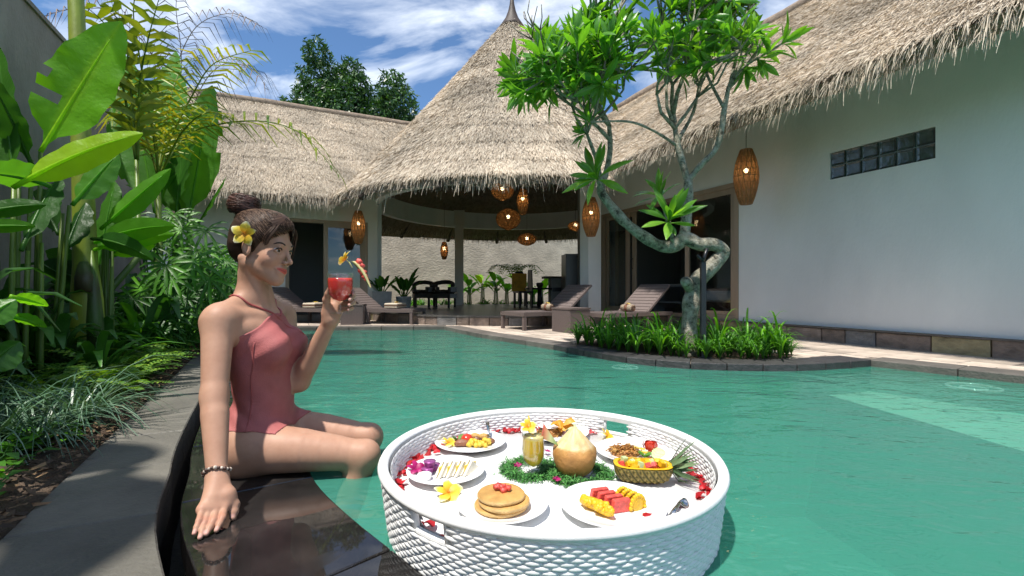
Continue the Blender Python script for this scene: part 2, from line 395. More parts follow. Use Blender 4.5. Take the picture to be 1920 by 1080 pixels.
# weir ledge slabs, gutter
ledge = struct(link('weir_ledge'))
cuts = [0]; acc = 0
for i in range(1, len(LEDGE_IN)):
    acc += (LEDGE_IN[i]-LEDGE_IN[i-1]).length
    if acc > .52 or i == len(LEDGE_IN)-1: cuts.append(i); acc = 0
for a, b in zip(cuts, cuts[1:]):
    ii = LEDGE_IN[a:b+1]; oo = LEDGE_OUT[a:b+1]
    def shr(l):
        l = list(l); d = (l[-1]-l[0]).normalized()*.0025; l[0] = l[0]+d; l[-1] = l[-1]-d; return l
    ii = shr(ii); oo = shr(oo)
    mb = MB(); mb.prism([(p.x, p.y) for p in ii]+[(p.x, p.y) for p in reversed(oo)], -.06, .012)
    o = mb.build('slab', M['wet'], ledge, False)
    bv = o.modifiers.new('bevel', 'BEVEL'); bv.width = .004; bv.segments = 2; bv.limit_method = 'ANGLE'
mb = MB(); mb.prism([(p.x, p.y) for p in offset_poly(LEDGE_IN, .01)]+[(p.x, p.y) for p in reversed(offset_poly(LEDGE_IN, .33))], -.6, -.058)
mb.build('core', M['darkstone'], ledge, False)
mb = MB(); mb.prism([(p.x, p.y) for p in offset_poly(LEDGE_IN, .30)]+[(p.x, p.y) for p in reversed(offset_poly(LEDGE_IN, .45))], -.5, -.3)
struct(mb.build('gutter', M['black'], smooth=False))
# path slabs
path = struct(link('garden_path'))
pin = [(p.dot(QV.xy), p.dot(DV.xy)) for p in PATH_IN]
def qcurve(s):
    for (q0, s0), (q1, s1) in zip(pin, pin[1:]):
        if s0 <= s <= s1: return q0+(q1-q0)*(s-s0)/(s1-s0)
    return pin[0][0] if s < pin[0][1] else pin[-1][0]
def qleft(s): return -.62-.05*(s-1.5)
s0 = -.6
while s0 < 7.6:
    L = .42 if s0 < 3 else .6
    s1 = s0+L; g = .003
    pts = [W(qleft(s0), s0+g), W(qleft(s1), s1-g)]
    pts = [W(qleft(s0), s0+g)]+[W(qcurve(s0+g+(L-2*g)*k/4), s0+g+(L-2*g)*k/4) for k in range(5)]+[W(qleft(s1), s1-g)]
    mb = MB(); mb.prism([(p.x, p.y) for p in pts], -.12, .02+U(-.0015, .0015))
    o = mb.build('slab', M['path'], path, False)
    bv = o.modifiers.new('bevel', 'BEVEL'); bv.width = .004; bv.segments = 1; bv.limit_method = 'ANGLE'
    s0 = s1
mb = MB(); mb.prism([(p.x, p.y) for p in offset_poly(LEDGE_IN, .392)]+[(p.x, p.y) for p in reversed(offset_poly(LEDGE_IN, .46))], -.5, -.11)
mb.build('kerb_base', M['darkstone'], path, False)
# garden soil
gv = []; gf = []; NQ, NS = 24, 120
for j in range(NS+1):
    s = -1.2+10.2*j/NS
    for i in range(NQ+1):
        q = -2.02+(qleft(s)+.005+2.02)*i/NQ; p = W(q, s)
        e = min(1, (NQ-i)/4)
        gv.append((p.x, p.y, -.01+e*(.03+.05*mn.noise(p*2.2)+.025*mn.noise(p*9)+.012*mn.noise(p*31))))
for j in range(NS):
    for i in range(NQ): a = j*(NQ+1)+i; gf.append((a, a+1, a+NQ+2, a+NQ+1))
mb = MB(); mb.add(gv, gf); struct(mb.build('garden_soil', M['soil']))
# mulch litter on the soil
n = 5200; ss = nr.uniform(-.5, 6.5, n); qq = np.array([qleft(s) for s in ss])-nr.uniform(-.03, 1, n)**1.6*.8
ang = nr.uniform(0, 6.28, n)
base = np.stack([QV.x*qq+DV.x*ss, QV.y*qq+DV.y*ss, np.full(n, .03)+nr.uniform(0, .03, n)], 1)
d0 = np.stack([np.cos(ang), np.sin(ang), nr.normal(0, .25, n)], 1); sd = np.stack([-np.sin(ang), np.cos(ang), nr.normal(0, .3, n)], 1)
M['litter'] = mat('litter', (.1, .06, .04), .9, .3, 9, 0, tint=[(0, (.03, .02, .014)), (.6, (.14, .085, .05)), (1, (.32, .2, .1))])
Vv, Ff, Tt = blades(base, d0, sd, nr.uniform(.015, .05, n), nr.uniform(.003, .009, n), nr.uniform(0, .3, n), 1, .5, nr.uniform(0, 1, n)**1.5)
stuff(tag(npmesh('leaf_litter', Vv, Ff, M['litter'], None, Tt), 'brown leaf litter and bark chips scattered along the garden bed', 'leaf litter'))
# deck: grout bed + pavers
DECK = FAR+[V2(-.41, 5.99)]+ISL+RIGHT[1:]+[W(5.42, -3).xy, W(5.42, 12).xy, W(-2, 12).xy, W(-2, 8.2).xy]
deck = sheet('pool_deck', DECK, [], .036, M['grout'])
EDGE = [V2(-3.9, 6.97)]+FAR+[V2(-.41, 5.99)]+ISL+RIGHT[1:]
ISLAND_IN = [p for p in offset_poly(ISL, .2)]
ISLAND = ISLAND_IN[0:-7]+[V2(2.45, 4.05), V2(2.0, 4.55), V2(1.4, 4.9), V2(.8, 5.2)]
copin = offset_poly(EDGE, .12)
PC = Vector((0, 10.5, 0)); PR = 3.15
tl, tw = .46, .23
pmesh = {}
npv = 0
for i in range(-10, 24):
    q = .115+i*tw
    for j in range(0, 24):
        s = -1.2+j*tl+(i % 2)*tl/2
        c = W(q, s).xy
        if not (.1 < q+.0 < 5.26 or s > 8.2): continue
        if s > 9.25: continue
        cs = [W(q+a*tw*.46, s+b*tl*.48).xy for a in (-1, 1) for b in (-1, 1)]
        if any(inside(k, POOL) for k in cs): continue
        if min((c-k).length for k in resample(EDGE, .1)) < .15: continue
        if inside(c, ISLAND): continue
        if all((k-PC.xy).length < PR-.05 for k in cs): continue
        if c.y < .5: continue
        px = 960+F*c.x/c.y
        if px < 500 or px > 1990: continue
        if not pmesh:
            for v in range(3):
                mb = MB(); mb.box((0, 0, .0), (tw-.008-.001*v, tl-.008-.001*v, .03)); me_o = mb.build('paver', M['paver'], deck, False); pmesh[v] = me_o.data
                bpy.data.objects.remove(me_o)
        o = link('paver', pmesh[rng.randrange(3)], deck); o.location = (c.x, c.y, .03+U(-.0012, .0012)); o.rotation_euler = (0, 0, ROTW+U(-.004, .004)); npv += 1
print('pavers', npv)
coping = struct(link('pool_coping'))
CW = .24
def coping_run(line, step, m):
    r = resample(line, step); oi = offset_poly(r, -.025); oo = offset_poly(r, CW)
    for k in range(len(r)-1):
        a, b, c, d = oi[k], oi[k+1], oo[k+1], oo[k]
        e = (b-a).normalized()*.003
        mb = MB(); mb.prism([(a+e), (b-e), (c-e), (d+e)], -.012, .054+U(-.0015, .0015))
        o = mb.build('coping_stone', m, coping, False)
        bv = o.modifiers.new('bevel', 'BEVEL'); bv.width = .006; bv.segments = 2
coping_run([V2(-3.9, 6.97)]+FAR, .5, M['coping'])
coping_run([V2(-1.03, 7.19), V2(-.41, 5.99), ISL[0]], .45, M['coping'])
coping_run(ISL, .26, M['darkstone'])
coping_run(RIGHT, .55, M['coping'])
mb = MB()
pl = [p for p in ISLAND]
so = sheet('island_soil', pl, [], .045, M['soil'])
# ================================================================== thatch
CR, CZ, CA = 3.85, 2.27, 6.78            # pavilion cone: eave radius, eave height, apex height
def cone_z(r): return CZ+(CA-CZ)*np.maximum(0, 1-r/CR)**1.1
REQ, REZ = 4.3, 2.46; RRQ, RT = 7.24, .88         # right villa eave / ridge (45 degrees)
LES, LEZ = 8.73, 2.2; LRS = 11.03      # left villa eave / ridge
def in_cone(V, m=0.0):
    r = np.hypot(V[:, 0]-PC.x, V[:, 1]-PC.y); return (r < CR) & (V[:, 2] < cone_z(r)-m)
def qs(V): return V[:, 0]*QV.x+V[:, 1]*QV.y, V[:, 0]*DV.x+V[:, 1]*DV.y
def in_right(V, m=0.0):
    q, s = qs(V); return (q > REQ) & (s < 9.6) & (V[:, 2] < REZ+RT*np.minimum(q-REQ, 2*RRQ-REQ-q)-m)
def in_left(V, m=0.0):
    q, s = qs(V); return (s > LES) & (q < 1.45) & (V[:, 2] < LEZ+np.minimum(s-LES, 2*LRS-LES-s)-m)
def tnoise(P3, sc=.6): return np.array([mn.noise(Vector(p)*sc) for p in P3])
def straw_tint(n, pos):
    t = np.clip(nr.normal(.62, .2, n), 0, 1); return t
def thatch_plane(name, O, A, La, Uv, Lu, Nv, n, keep, parent, grav=.5):
    O, A, Uv, Nv = (np.array(x) for x in (O, A, Uv, Nv))
    a = nr.uniform(0, La, n); u = nr.uniform(.05, Lu, n)
    per = .52; ph = (u/per+.25*np.sin(a*1.7)+.12*np.sin(a*4.1+u*3)) % 1
    h = .012+.010*(1-ph)+nr.uniform(0, .02, n)
    base = O+A*a[:, None]+Uv*u[:, None]+Nv*h[:, None]
    k = keep(base); base = base[k]; n = len(base)
    d = -Uv+A*nr.normal(0, .2, n)[:, None]+Nv*nr.normal(.14, .13, n)[:, None]
    sd = A+Nv*nr.normal(0, .45, n)[:, None]+Uv*nr.normal(0, .1, n)[:, None]
    t = straw_tint(n, base)-.05*(ph[k] > .92)
    V, Fq, T = blades(base, d, sd, nr.uniform(.05, .14, n), nr.uniform(.0022, .005, n), nr.uniform(0, .35, n), 1, .3, np.clip(t, 0, 1))
    stuff(npmesh('thatch', V, Fq, M['straw'], parent, T))
    # fringe hanging over the eave
    nf = int(La*900); a = nr.uniform(0, La, nf); a = np.clip(a+.02*np.sin(a*60), 0, La)
    base = O+A*a[:, None]+Uv*nr.uniform(-.02, .12, nf)[:, None]+Nv*nr.uniform(-.1, .05, nf)[:, None]
    k = keep(base); base = base[k]; a = a[k]; nf = len(base)
    cl = .5+.5*np.sin(a*23+3*np.sin(a*5.1))*np.sin(a*9.7)
    ln = nr.uniform(.06, .21, nf)*(.75+.5*cl)+(nr.uniform(0, 1, nf) > .975)*nr.uniform(.06, .2, nf)
    d = -Uv+A*nr.normal(0, .22, nf)[:, None]+Nv*nr.normal(-.05, .18, nf)[:, None]
    sd = A+Nv*nr.normal(0, .5, nf)[:, None]
    V, Fq, T = blades(base, d, sd, ln, nr.uniform(.0018, .0042, nf), nr.uniform(.5, 2.2, nf)*grav*2, 4, .3, straw_tint(nf, base))
    stuff(npmesh('fringe', V, Fq, M['straw'], parent, T))
def roof_base(name, O, A, La, Uv, Lu, Nv, keep, parent, th=.13):
    O, A, Uv, Nv = (np.array(x, float) for x in (O, A, Uv, Nv)); na, nu = int(La/.15), int(Lu/.15)
    Vs = []; Fs = []
    for h in (0, -th):
        ai, ui = np.meshgrid(np.linspace(0, La, na+1), np.linspace(0, Lu, nu+1), indexing='ij')
        V = O+ai.reshape(-1, 1)*A+ui.reshape(-1, 1)*Uv+Nv*h; o = len(Vs)*(na+1)*(nu+1); Vs.append(V)
        i, j = np.meshgrid(np.arange(na), np.arange(nu), indexing='ij'); i = i.ravel(); j = j.ravel()
        f = np.stack([i*(nu+1)+j, (i+1)*(nu+1)+j, (i+1)*(nu+1)+j+1, i*(nu+1)+j+1], 1)
        f = f[keep(V[f].mean(1))]
        Fs.append(f+o)
    V = np.concatenate(Vs); o2 = (na+1)*(nu+1)
    e = np.array([[i*(nu+1), (i+1)*(nu+1), o2+(i+1)*(nu+1), o2+i*(nu+1)] for i in range(na)]); e = e[keep(V[e].mean(1))]
    return npmesh(name, V, np.concatenate(Fs+[e]), M['thatchbase'], parent)
# ================================================================== right villa
villa = thing('villa', 'white rendered villa with thatched roof, glass block strip and sliding doors on the right', 'villa', W(5.3, 3, 0))
inv = villa.matrix_basis.inverted()
def under(o, parent):
    """parent keeping world coordinates (parents sit unrotated at their own base)"""
    o.parent = parent; loc = Vector((0, 0, 0)); p = parent
    while p is not None: loc += p.location; p = p.parent
    o.location = o.location-loc; return o
sd0, sd1 = S_at(1385, 5.3), 7.3
WQ0, WQ1 = 5.3, 5.48
gb0, gb1 = S_at(1754, 5.3), S_at(1556, 5.3); gz0, gz1 = 1.809, 2.099
mb = MB()
mb.wbox(WQ0, WQ1, -3, gb0, .02, 3.36); mb.wbox(WQ0, WQ1, gb1, sd0, .02, 3.36)
mb.wbox(WQ0, WQ1, gb0, gb1, .02, gz0); mb.wbox(WQ0, WQ1, gb0, gb1, gz1, 3.36)
mb.wbox(WQ0, WQ1, sd0, sd1, 2.03, 3.36); mb.wbox(WQ0, WQ1, sd1, 7.75, .02, 3.36)
under(mb.build('wall', M['wallw'], None, False), villa)
mb = MB(); mb.wbox(8.3, 8.45, -3, 9.2, .02, 3.1); mb.wbox(WQ1, 8.3, -3, -2.85, .02, 3.1)
under(mb.build('rear_wall', M['wallw'], None, False), villa)
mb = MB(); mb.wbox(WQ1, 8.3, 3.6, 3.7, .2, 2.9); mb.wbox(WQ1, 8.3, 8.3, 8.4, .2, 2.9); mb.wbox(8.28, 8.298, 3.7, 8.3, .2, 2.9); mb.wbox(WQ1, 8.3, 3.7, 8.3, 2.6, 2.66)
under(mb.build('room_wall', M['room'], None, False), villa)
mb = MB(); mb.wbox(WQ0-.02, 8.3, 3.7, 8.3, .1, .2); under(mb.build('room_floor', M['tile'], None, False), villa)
win = under(link('glass_block_window'), villa)
mb = MB(); mb.wbox(WQ0+.03, WQ1-.03, gb0, gb1, gz0, gz1); under(mb.build('mortar', M['mortar'], None, False), win)
bw = (gb1-gb0)/6; bh = (gz1-gz0)/2
for i in range(6):
    for j in range(2):
        mb = MB(); cs = gb0+bw*(i+.5); cz = gz0+bh*(j+.5)
        for dq, k in ((0, 1.0), (-.012, .86)):
            pass
        a, b = bw/2-.005, bh/2-.005
        vv = [W(WQ0+.034, cs+x*a, cz+z*b) for x, z in ((-1, -1), (1, -1), (1, 1), (-1, 1))]+[W(WQ0+.012, cs+x*a*.93, cz+z*b*.93) for x, z in ((-1, -1), (1, -1), (1, 1), (-1, 1))]+[W(WQ0+.022, cs+x*a*.72, cz+z*b*.72) for x, z in ((-1, -1), (1, -1), (1, 1), (-1, 1))]
        ff = [(k, (k+1) % 4, 4+(k+1) % 4, 4+k) for k in range(4)]+[(4+k, 4+(k+1) % 4, 8+(k+1) % 4, 8+k) for k in range(4)]+[(8, 9, 10, 11)]
        mb.add(vv, ff); under(mb.build('glass_block', M['block'], None, False), win)
# plinth stones under the right wall
plinth = under(link('plinth'), villa)
mb = MB(); mb.wbox(5.27, 5.32, -3, 7.7, .03, .2); under(mb.build('core', M['grout'], None, False), plinth)
s = -1.6
while s < 7.7:
    L = U(.22, .5); 
    mb = MB(); mb.wbox(5.235+U(-.006, .006), 5.29, s+.005, s+L-.005, .03, .188+U(-.004, .004)); o = under(mb.build('stone', M[rng.choice(STONES)], None, False), plinth)
    bv = o.modifiers.new('bevel', 'BEVEL'); bv.width = .008; bv.segments = 2
    s += L
mb = MB(); mb.wbox(5.222, 5.3, -3, 7.72, .19, .206); under(mb.build('cap', M['coping'], None, False), plinth)
# roof of the right villa
r2 = math.sqrt(.5); rc = 1/math.hypot(1, RT); rs2 = RT*rc; Ur = QV*rc+ZV*rs2; Nr = -QV*rs2+ZV*rc; LUr = (RRQ-REQ)/rc
keepR = lambda V: ~in_cone(V, -.02)
rb = under(roof_base('roof', W(REQ, -3, REZ), DV, 12.6, Ur, LUr, Nr, keepR, None), villa)
Ub = -QV*rc+ZV*rs2; o = under(roof_base('rear_slope', W(2*RRQ-REQ, -3, REZ), DV, 12.6, Ub, LUr, QV*rs2+ZV*rc, keepR, None), rb)
mb = MB(); mb.tube([W(RRQ, -3+.4*i, REZ+RT*(RRQ-REQ)+.03+U(-.012, .012)) for i in range(32)], [.1+U(-.01, .01) for i in range(32)], 8, .4); under(mb.build('ridge_cap', M['thatchbase'], None), rb)
# gable closing the room under the roof
mb = MB(); mb.add([W(WQ0, -2.9, 3.1), W(8.4, -2.9, 3.1), W(RRQ, -2.9, 4.8)], [(0, 1, 2)]); under(mb.build('gable', M['wallw'], None, False), villa)
t_par = rb
def sub(o, parent): return under(o, parent)
_n0 = len(bpy.data.objects)
def thatched(fn, parent):
    before = set(bpy.data.objects); fn()
    for o in [x for x in bpy.data.objects if x not in before]: under(o, parent)
thatched(lambda: thatch_plane('r', W(REQ, .4, REZ), DV, 9.2, Ur, LUr+.03, Nr, 380000, keepR, None, .5), rb)
# sliding doors of the right villa
door = under(link('sliding_door'), villa)
def frame_rect(mb, q, s0, s1, z0, z1, w=.07, d=.05):
    mb.wbox(q, q+d, s0, s0+w, z0, z1); mb.wbox(q, q+d, s1-w, s1, z0, z1); mb.wbox(q, q+d, s0+w, s1-w, z1-w, z1); mb.wbox(q, q+d, s0+w, s1-w, z0, z0+w)
mb = MB(); frame_rect(mb, 5.29, sd0, sd1, .2, 2.035, .06, .12); under(mb.build('door_frame', M['wood'], None, False), door)
for a, b, q in ((sd0+.06, sd0+.95, 5.32), (6.42, 6.98, 5.37), (6.55, 7.2, 5.33)):
    mb = MB(); frame_rect(mb, q, a, b, .24, 1.98, .08, .035); lf = under(mb.build('door_leaf', M['wood'], None, False), door)
    mb = MB(); mb.wbox(q+.012, q+.02, a+.08, b-.08, .32, 1.9); under(mb.build('pane', M['glass'], None, False), lf)
mb = MB(); mb.tube([W(5.35, 6.46, .98), W(5.33, 6.46, 1.0), W(5.33, 6.46, 1.14), W(5.35, 6.46, 1.16)], .008, 6); under(mb.build('handle', M['darkwood'], None), door)
# ================================================================== left villa
lv = thing('villa', 'low thatched villa wing with cream wall and open doorway beyond the pool on the left', 'villa', W(0, 9.43, 0))
LW = 9.43; d0q, d1q = Q_at(535, LW), Q_at(690, LW)
mb = MB(); mb.wbox(-2.6, d0q, LW, LW+.16, .02, 2.75); mb.wbox(d0q, d1q, LW, LW+.16, 1.93, 2.75); mb.wbox(d1q, 1.5, LW, LW+.16, .02, 2.75)
mb.wbox(-2.6, -2.45, LW+.16, 12.6, .02, 2.75); mb.wbox(-2.45, 1.5, 12.45, 12.6, .02, 2.75); mb.wbox(1.36, 1.5, LW+.16, 12.45, .02, 2.75)
under(mb.build('wall', M['cream'], None, False), lv)
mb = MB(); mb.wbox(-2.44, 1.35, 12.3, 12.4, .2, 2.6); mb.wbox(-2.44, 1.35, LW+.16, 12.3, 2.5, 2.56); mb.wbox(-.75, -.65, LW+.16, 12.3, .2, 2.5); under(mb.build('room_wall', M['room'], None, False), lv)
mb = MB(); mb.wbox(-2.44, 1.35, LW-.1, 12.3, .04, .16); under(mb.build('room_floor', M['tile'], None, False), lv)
ld = under(link('sliding_door'), lv)
dm = Q_at(607, LW)
mb = MB(); mb.wbox(d0q, d0q+.06, LW+.04, LW+.12, .16, 1.93); mb.wbox(d1q-.06, d1q, LW+.04, LW+.12, .16, 1.93); mb.wbox(d0q+.06, d1q-.06, LW+.04, LW+.12, 1.87, 1.93); under(mb.build('door_frame', M['wood'], None, False), ld)
mb = MB()
for a, b in ((dm, d1q-.06),):
    mb.wbox(a, a+.08, LW+.05, LW+.09, .16, 1.87); mb.wbox(b-.08, b, LW+.05, LW+.09, .16, 1.87); mb.wbox(a+.08, b-.08, LW+.05, LW+.09, 1.8, 1.87); mb.wbox(a+.08, b-.08, LW+.05, LW+.09, .16, .26)
lf = under(mb.build('door_leaf', M['wood'], None, False), ld)
mb = MB(); mb.wbox(dm+.08, d1q-.14, LW+.065, LW+.075, .26, 1.8); under(mb.build('pane', M['glass'], None, False), lf)
Ul = DV*r2+ZV*r2; Nl = -DV*r2+ZV*r2; LUl = (LRS-LES)/r2
keepL = lambda V: ~in_cone(V, -.02)
lrb = under(roof_base('roof', W(-3.3, LES, LEZ), QV, 6.6, Ul, LUl, Nl, keepL, None), lv)
under(roof_base('rear_slope', W(-3.3, 2*LRS-LES, LEZ), QV, 6.6, -DV*r2+ZV*r2, LUl, DV*r2+ZV*r2, keepL, None), lrb)
mb = MB(); mb.tube([W(-3.3+.4*i, LRS, LEZ+LRS-LES+.03+U(-.012, .012)) for i in range(16)], .08, 8, .4); under(mb.build('ridge_cap', M['thatchbase'], None), lrb)
thatched(lambda: thatch_plane('l', W(-3.2, LES, LEZ), QV, 6.4, Ul, LUl+.03, Nl, 150000, keepL, None, .5), lrb)
# ================================================================== round pavilion
pav = thing('pavilion', 'open round pavilion with tall conical thatched roof behind the pool', 'pavilion', (PC.x, PC.y, 0))
N = 72; mb = MB()
def ring(mb, r0, r1, z0, z1, n=72, t=.5):
    vv = []
    for k in range(n):
        a = 2*math.pi*k/n
        for r, z in ((r0, z0), (r1, z0), (r1, z1), (r0, z1)): vv.append((PC.x+r*math.cos(a), PC.y+r*math.sin(a), z))
    mb.add(vv, [(4*k+j, 4*((k+1) % n)+j, 4*((k+1) % n)+(j+1) % 4, 4*k+(j+1) % 4) for k in range(n) for j in range(4)], t)
mb.lathe([(PR-.06, .03), (PR-.06, .17), (0.0, .171)], 72, PC); under(mb.build('platform', M['grout'], None, False), pav)
mb = MB(); mb.lathe([(PR+.02, .175), (PR+.02, .203), (PR-.02, .205), (0, .205)], 72, PC); under(mb.build('floor', M['tile'], None, False), pav)
a = math.radians(200)
while a < math.radians(340):
    da = U(.2, .36)/PR; a0, a1 = a+.0016, a+da-.0016; pl = []
    ro, ri = PR+.01+U(-.006, .006), PR-.07
    pl = [(PC.x+r*math.cos(x), PC.y+r*math.sin(x)) for r, x in ((ri, a0), (ro, a0), (ro, (a0+a1)/2), (ro, a1), (ri, a1))]
    mb = MB(); mb.prism(pl, .03, .172); o = under(mb.build('stone', M[rng.choice(STONES)], None, False), pav)
    bv = o.modifiers.new('bevel', 'BEVEL'); bv.width = .007; bv.segments = 2
    a += da
RR = 2.95
def on_ring(px, near=True):
    k = (px-960)/F; A = 1+k*k; B = -2*PC.y; C_ = PC.y**2-RR**2; dsc = max(0, B*B-4*A*C_)
    d = (-B+(-1 if near else 1)*math.sqrt(dsc))/2/A; return Vector((k*d, d, 0))
for px, near in ((702, True), (1107, True), (861, False), (1040, False)):
    c = on_ring(px, near); mb = MB(); w = .25 if near else .24
    if px == 1040: c = PC+Vector((2.6, 1.4, 0)); c.z = 0
    mb.box((c.x, c.y, 1.35), (w, w, 2.3), ROTW if near else .1); mb.box((c.x, c.y, 2.62), (w+.06, w+.06, .42), ROTW if near else .1)
    o = under(mb.build('column', M['wallw'] if near else M['cream'], None, False), pav)
mb = MB(); ring(mb, RR-.07, RR+.07, 2.36, 2.8); under(mb.build('ring_beam', M['wallw'], None, False), pav)
# cone shell
def keepC(V): return ~(in_right(V, .0) | in_left(V, .0))
nr_, na_ = 30, 96; Vs = []; Fs = []
for h in (0, .14):
    rr = np.linspace(.12, CR, nr_+1); aa = np.linspace(0, 2*np.pi, na_, endpoint=False); R_, A_ = np.meshgrid(rr, aa, indexing='ij')
    V = np.stack([PC.x+R_*np.cos(A_), PC.y+R_*np.sin(A_), cone_z(R_)-h], -1).reshape(-1, 3); o_ = len(Vs)*len(V); Vs.append(V)
    i, j = np.meshgrid(np.arange(nr_), np.arange(na_), indexing='ij'); i = i.ravel(); j = j.ravel(); j2 = (j+1) % na_
    f = np.stack([i*na_+j, (i+1)*na_+j, (i+1)*na_+j2, i*na_+j2], 1); f = f[keepC(V[f].mean(1))]; Fs.append(f+o_)
V = np.concatenate(Vs); o_ = (nr_+1)*na_
e = np.array([[nr_*na_+j, o_+nr_*na_+j, o_+nr_*na_+(j+1) % na_, nr_*na_+(j+1) % na_] for j in range(na_)]); e = e[keepC(V[e].mean(1))]
cone = under(npmesh('roof', V, np.concatenate(Fs+[e]), M['thatchbase']), pav)
def cone_thatch(n):
    th = math.atan2(CA-CZ, CR); ca, sa = math.cos(th), math.sin(th); SL = math.hypot(CA-CZ, CR)
    r = CR*np.sqrt(nr.uniform(.0015, 1, n)); a = nr.uniform(0, 2*np.pi, n)
    # fewer straws on the far side
    kk = (np.sin(a) < .35) | (nr.uniform(0, 1, n) < .25); r = r[kk]; a = a[kk]; n = len(r)
    u = SL*(1-r/CR); ph = (u/.55+.1*np.sin(a*7)+.05*np.sin(a*17+u)) % 1
    er = np.stack([np.cos(a), np.sin(a), 0*a], 1); et = np.stack([-np.sin(a), np.cos(a), 0*a], 1); ez = np.array([0, 0, 1.0])
    Nn = er*sa+ez*ca; Dn = er*ca-ez*sa
    base = np.array(PC)+er*r[:, None]+ez*cone_z(r)[:, None]+Nn*(.012+.014*(1-ph)+nr.uniform(0, .02, n))[:, None]
    k = keepC(base); base, Nn, Dn, et, ph = base[k], Nn[k], Dn[k], et[k], ph[k]; n = len(base)
    d = Dn+et*nr.normal(0, .2, n)[:, None]+Nn*nr.normal(.14, .13, n)[:, None]
    sd = et+Nn*nr.normal(0, .45, n)[:, None]
    V, Fq, T = blades(base, d, sd, nr.uniform(.06, .16, n), nr.uniform(.0035, .0075, n), nr.uniform(0, .35, n), 1, .3, np.clip(straw_tint(n, base)-.06*(ph > .92), 0, 1))
    stuff(npmesh('thatch', V, Fq, M['straw'], None, T))
    n = int(2*math.pi*CR*620); a = nr.uniform(0, 2*np.pi, n); r = CR+nr.uniform(-.12, .03, n)
    er = np.stack([np.cos(a), np.sin(a), 0*a], 1); et = np.stack([-np.sin(a), np.cos(a), 0*a], 1); Nn = er*sa+ez*ca; Dn = er*ca-ez*sa
    base = np.array(PC)+er*r[:, None]+ez*cone_z(r)[:, None]+Nn*nr.uniform(-.12, .05, n)[:, None]
    k = keepC(base); base, Nn, Dn, et, a = base[k], Nn[k], Dn[k], et[k], a[k]; n = len(base)
    cl = .5+.5*np.sin(a*90+3*np.sin(a*21))*np.sin(a*37)
    ln = nr.uniform(.06, .22, n)*(.75+.5*cl)+(nr.uniform(0, 1, n) > .97)*nr.uniform(.08, .25, n)
    d = Dn+et*nr.normal(0, .22, n)[:, None]+Nn*nr.normal(-.05, .18, n)[:, None]
    V, Fq, T = blades(base, d, et+Nn*nr.normal(0, .5, n)[:, None], ln, nr.uniform(.003, .006, n), nr.uniform(.5, 2.0, n), 4, .3, straw_tint(n, base))
    stuff(npmesh('fringe', V, Fq, M['straw'], None, T))
thatched(lambda: cone_thatch(330000), cone)
mb = MB(); mb.lathe([(.30, CA-.30), (.24, CA-.2), (.15, CA-.06), (.09, CA+.1), (.055, CA+.26), (.035, CA+.42), (0, CA+.46)], 20, PC); under(mb.build('finial', M['darkwood'], None), cone)
for k in range(16):
    a = 2*math.pi*k/16+.12; e = Vector((math.cos(a), math.sin(a), 0))
    if not keepC(np.array([PC+e*3.6+ZV*(cone_z(3.6)-.2)]))[0]: continue
    mb = MB(); mb.tube([PC+e*3.9+ZV*(cone_z(3.9)-.2), PC+e*.3+ZV*(cone_z(.3)-.2)], .05, 6); under(mb.build('rafter', M['darkwood'], None), cone)
# ================================================================== boundary walls
mb = MB(); mb.wbox(-2.15, -2.0, -2.5, 8.7, -.05, 2.98); mb.wbox(-2.17, -1.98, -2.5, 8.7, 2.98, 3.02)
tag(mb.build('boundary_wall', M['greywall'], None, False), 'tall weathered grey cement boundary wall behind the banana plants on the left', 'wall')
mb = MB(); mb.wbox(-.5, 10, 15.2, 15.4, -.05, 3.2)
tag(mb.build('garden_wall', M['tanwall'], None, False), 'rough tan stucco garden wall seen through the pavilion', 'wall')
mb = MB(); mb.wbox(1.5, 9.5, 12.5, 15.2, -.02, .06); struct(mb.build('rear_garden_soil', M['soil'], None, False))
# ================================================================== floating breakfast tray
M['wicker'] = mat('white_wicker', (.80, .80, .79), .6, .08, 40, .08, 300, spec=.25)
M['wickercore'] = mat('wicker_core', (.5, .5, .49), .7, .1, 40, .1)  # greyer than the white stakes: shade in the weave gaps put into the colour
M['ceramic'] = mat('white_ceramic', (.82, .82, .82), .12, .02, 6, 0, spec=.5, coat=.3)
M['steel'] = mat('steel', (.62, .62, .62), .18, .05, 10, 0, metal=1)
M['frangi'] = mat('frangipani_petal', (.8, .6, .1), .5, .08, 30, .1, tint=[(0, (.75, .28, .02)), (.3, (.82, .50, .03)), (.68, (.85, .68, .07)), (.9, (.88, .85, .55)), (1, (.88, .87, .72))], trans=.25, transcol=(1, 1, .8))
M['redpetal'] = mat('red_petal', (.52, .012, .02), .5, .3, 40, .1, rand=.35, trans=.2, transcol=(1.2, .8, .8))
M['magenta'] = mat('magenta_petal', (.42, .01, .14), .5, .3, 40, .1, trans=.2, transcol=(1.2, .8, 1))
M['melon'] = mat('watermelon', (.72, .10, .08), .3, .45, 90, .25, 200, spec=.5, sss=.2)
M['pineflesh'] = mat('pineapple_flesh', (.78, .47, .015), .3, .25, 70, .3, 160, spec=.5)
M['pancake'] = mat('pancake', (.56, .32, .1), .6, .3, 30, .3, 120, tint=[(0, (.62, .42, .18)), (.5, (.58, .34, .10)), (1, (.42, .2, .05))])
M['bread'] = mat('white_bread', (.78, .72, .58), .8, .1, 60, .3, 250)
M['rice'] = mat('fried_rice', (.45, .2, .045), .5, .4, 90, .3, 200, tint=[(0, (.28, .1, .02)), (.6, (.5, .23, .05)), (1, (.65, .38, .1))])
M['egg'] = mat('scrambled_egg', (.8, .56, .06), .5, .2, 60, .4, 150)
M['sausage'] = mat('sausage', (.26, .1, .045), .4, .3, 40, .2)
M['tomato'] = mat('tomato', (.6, .045, .02), .2, .2, 20, .05, spec=.6)
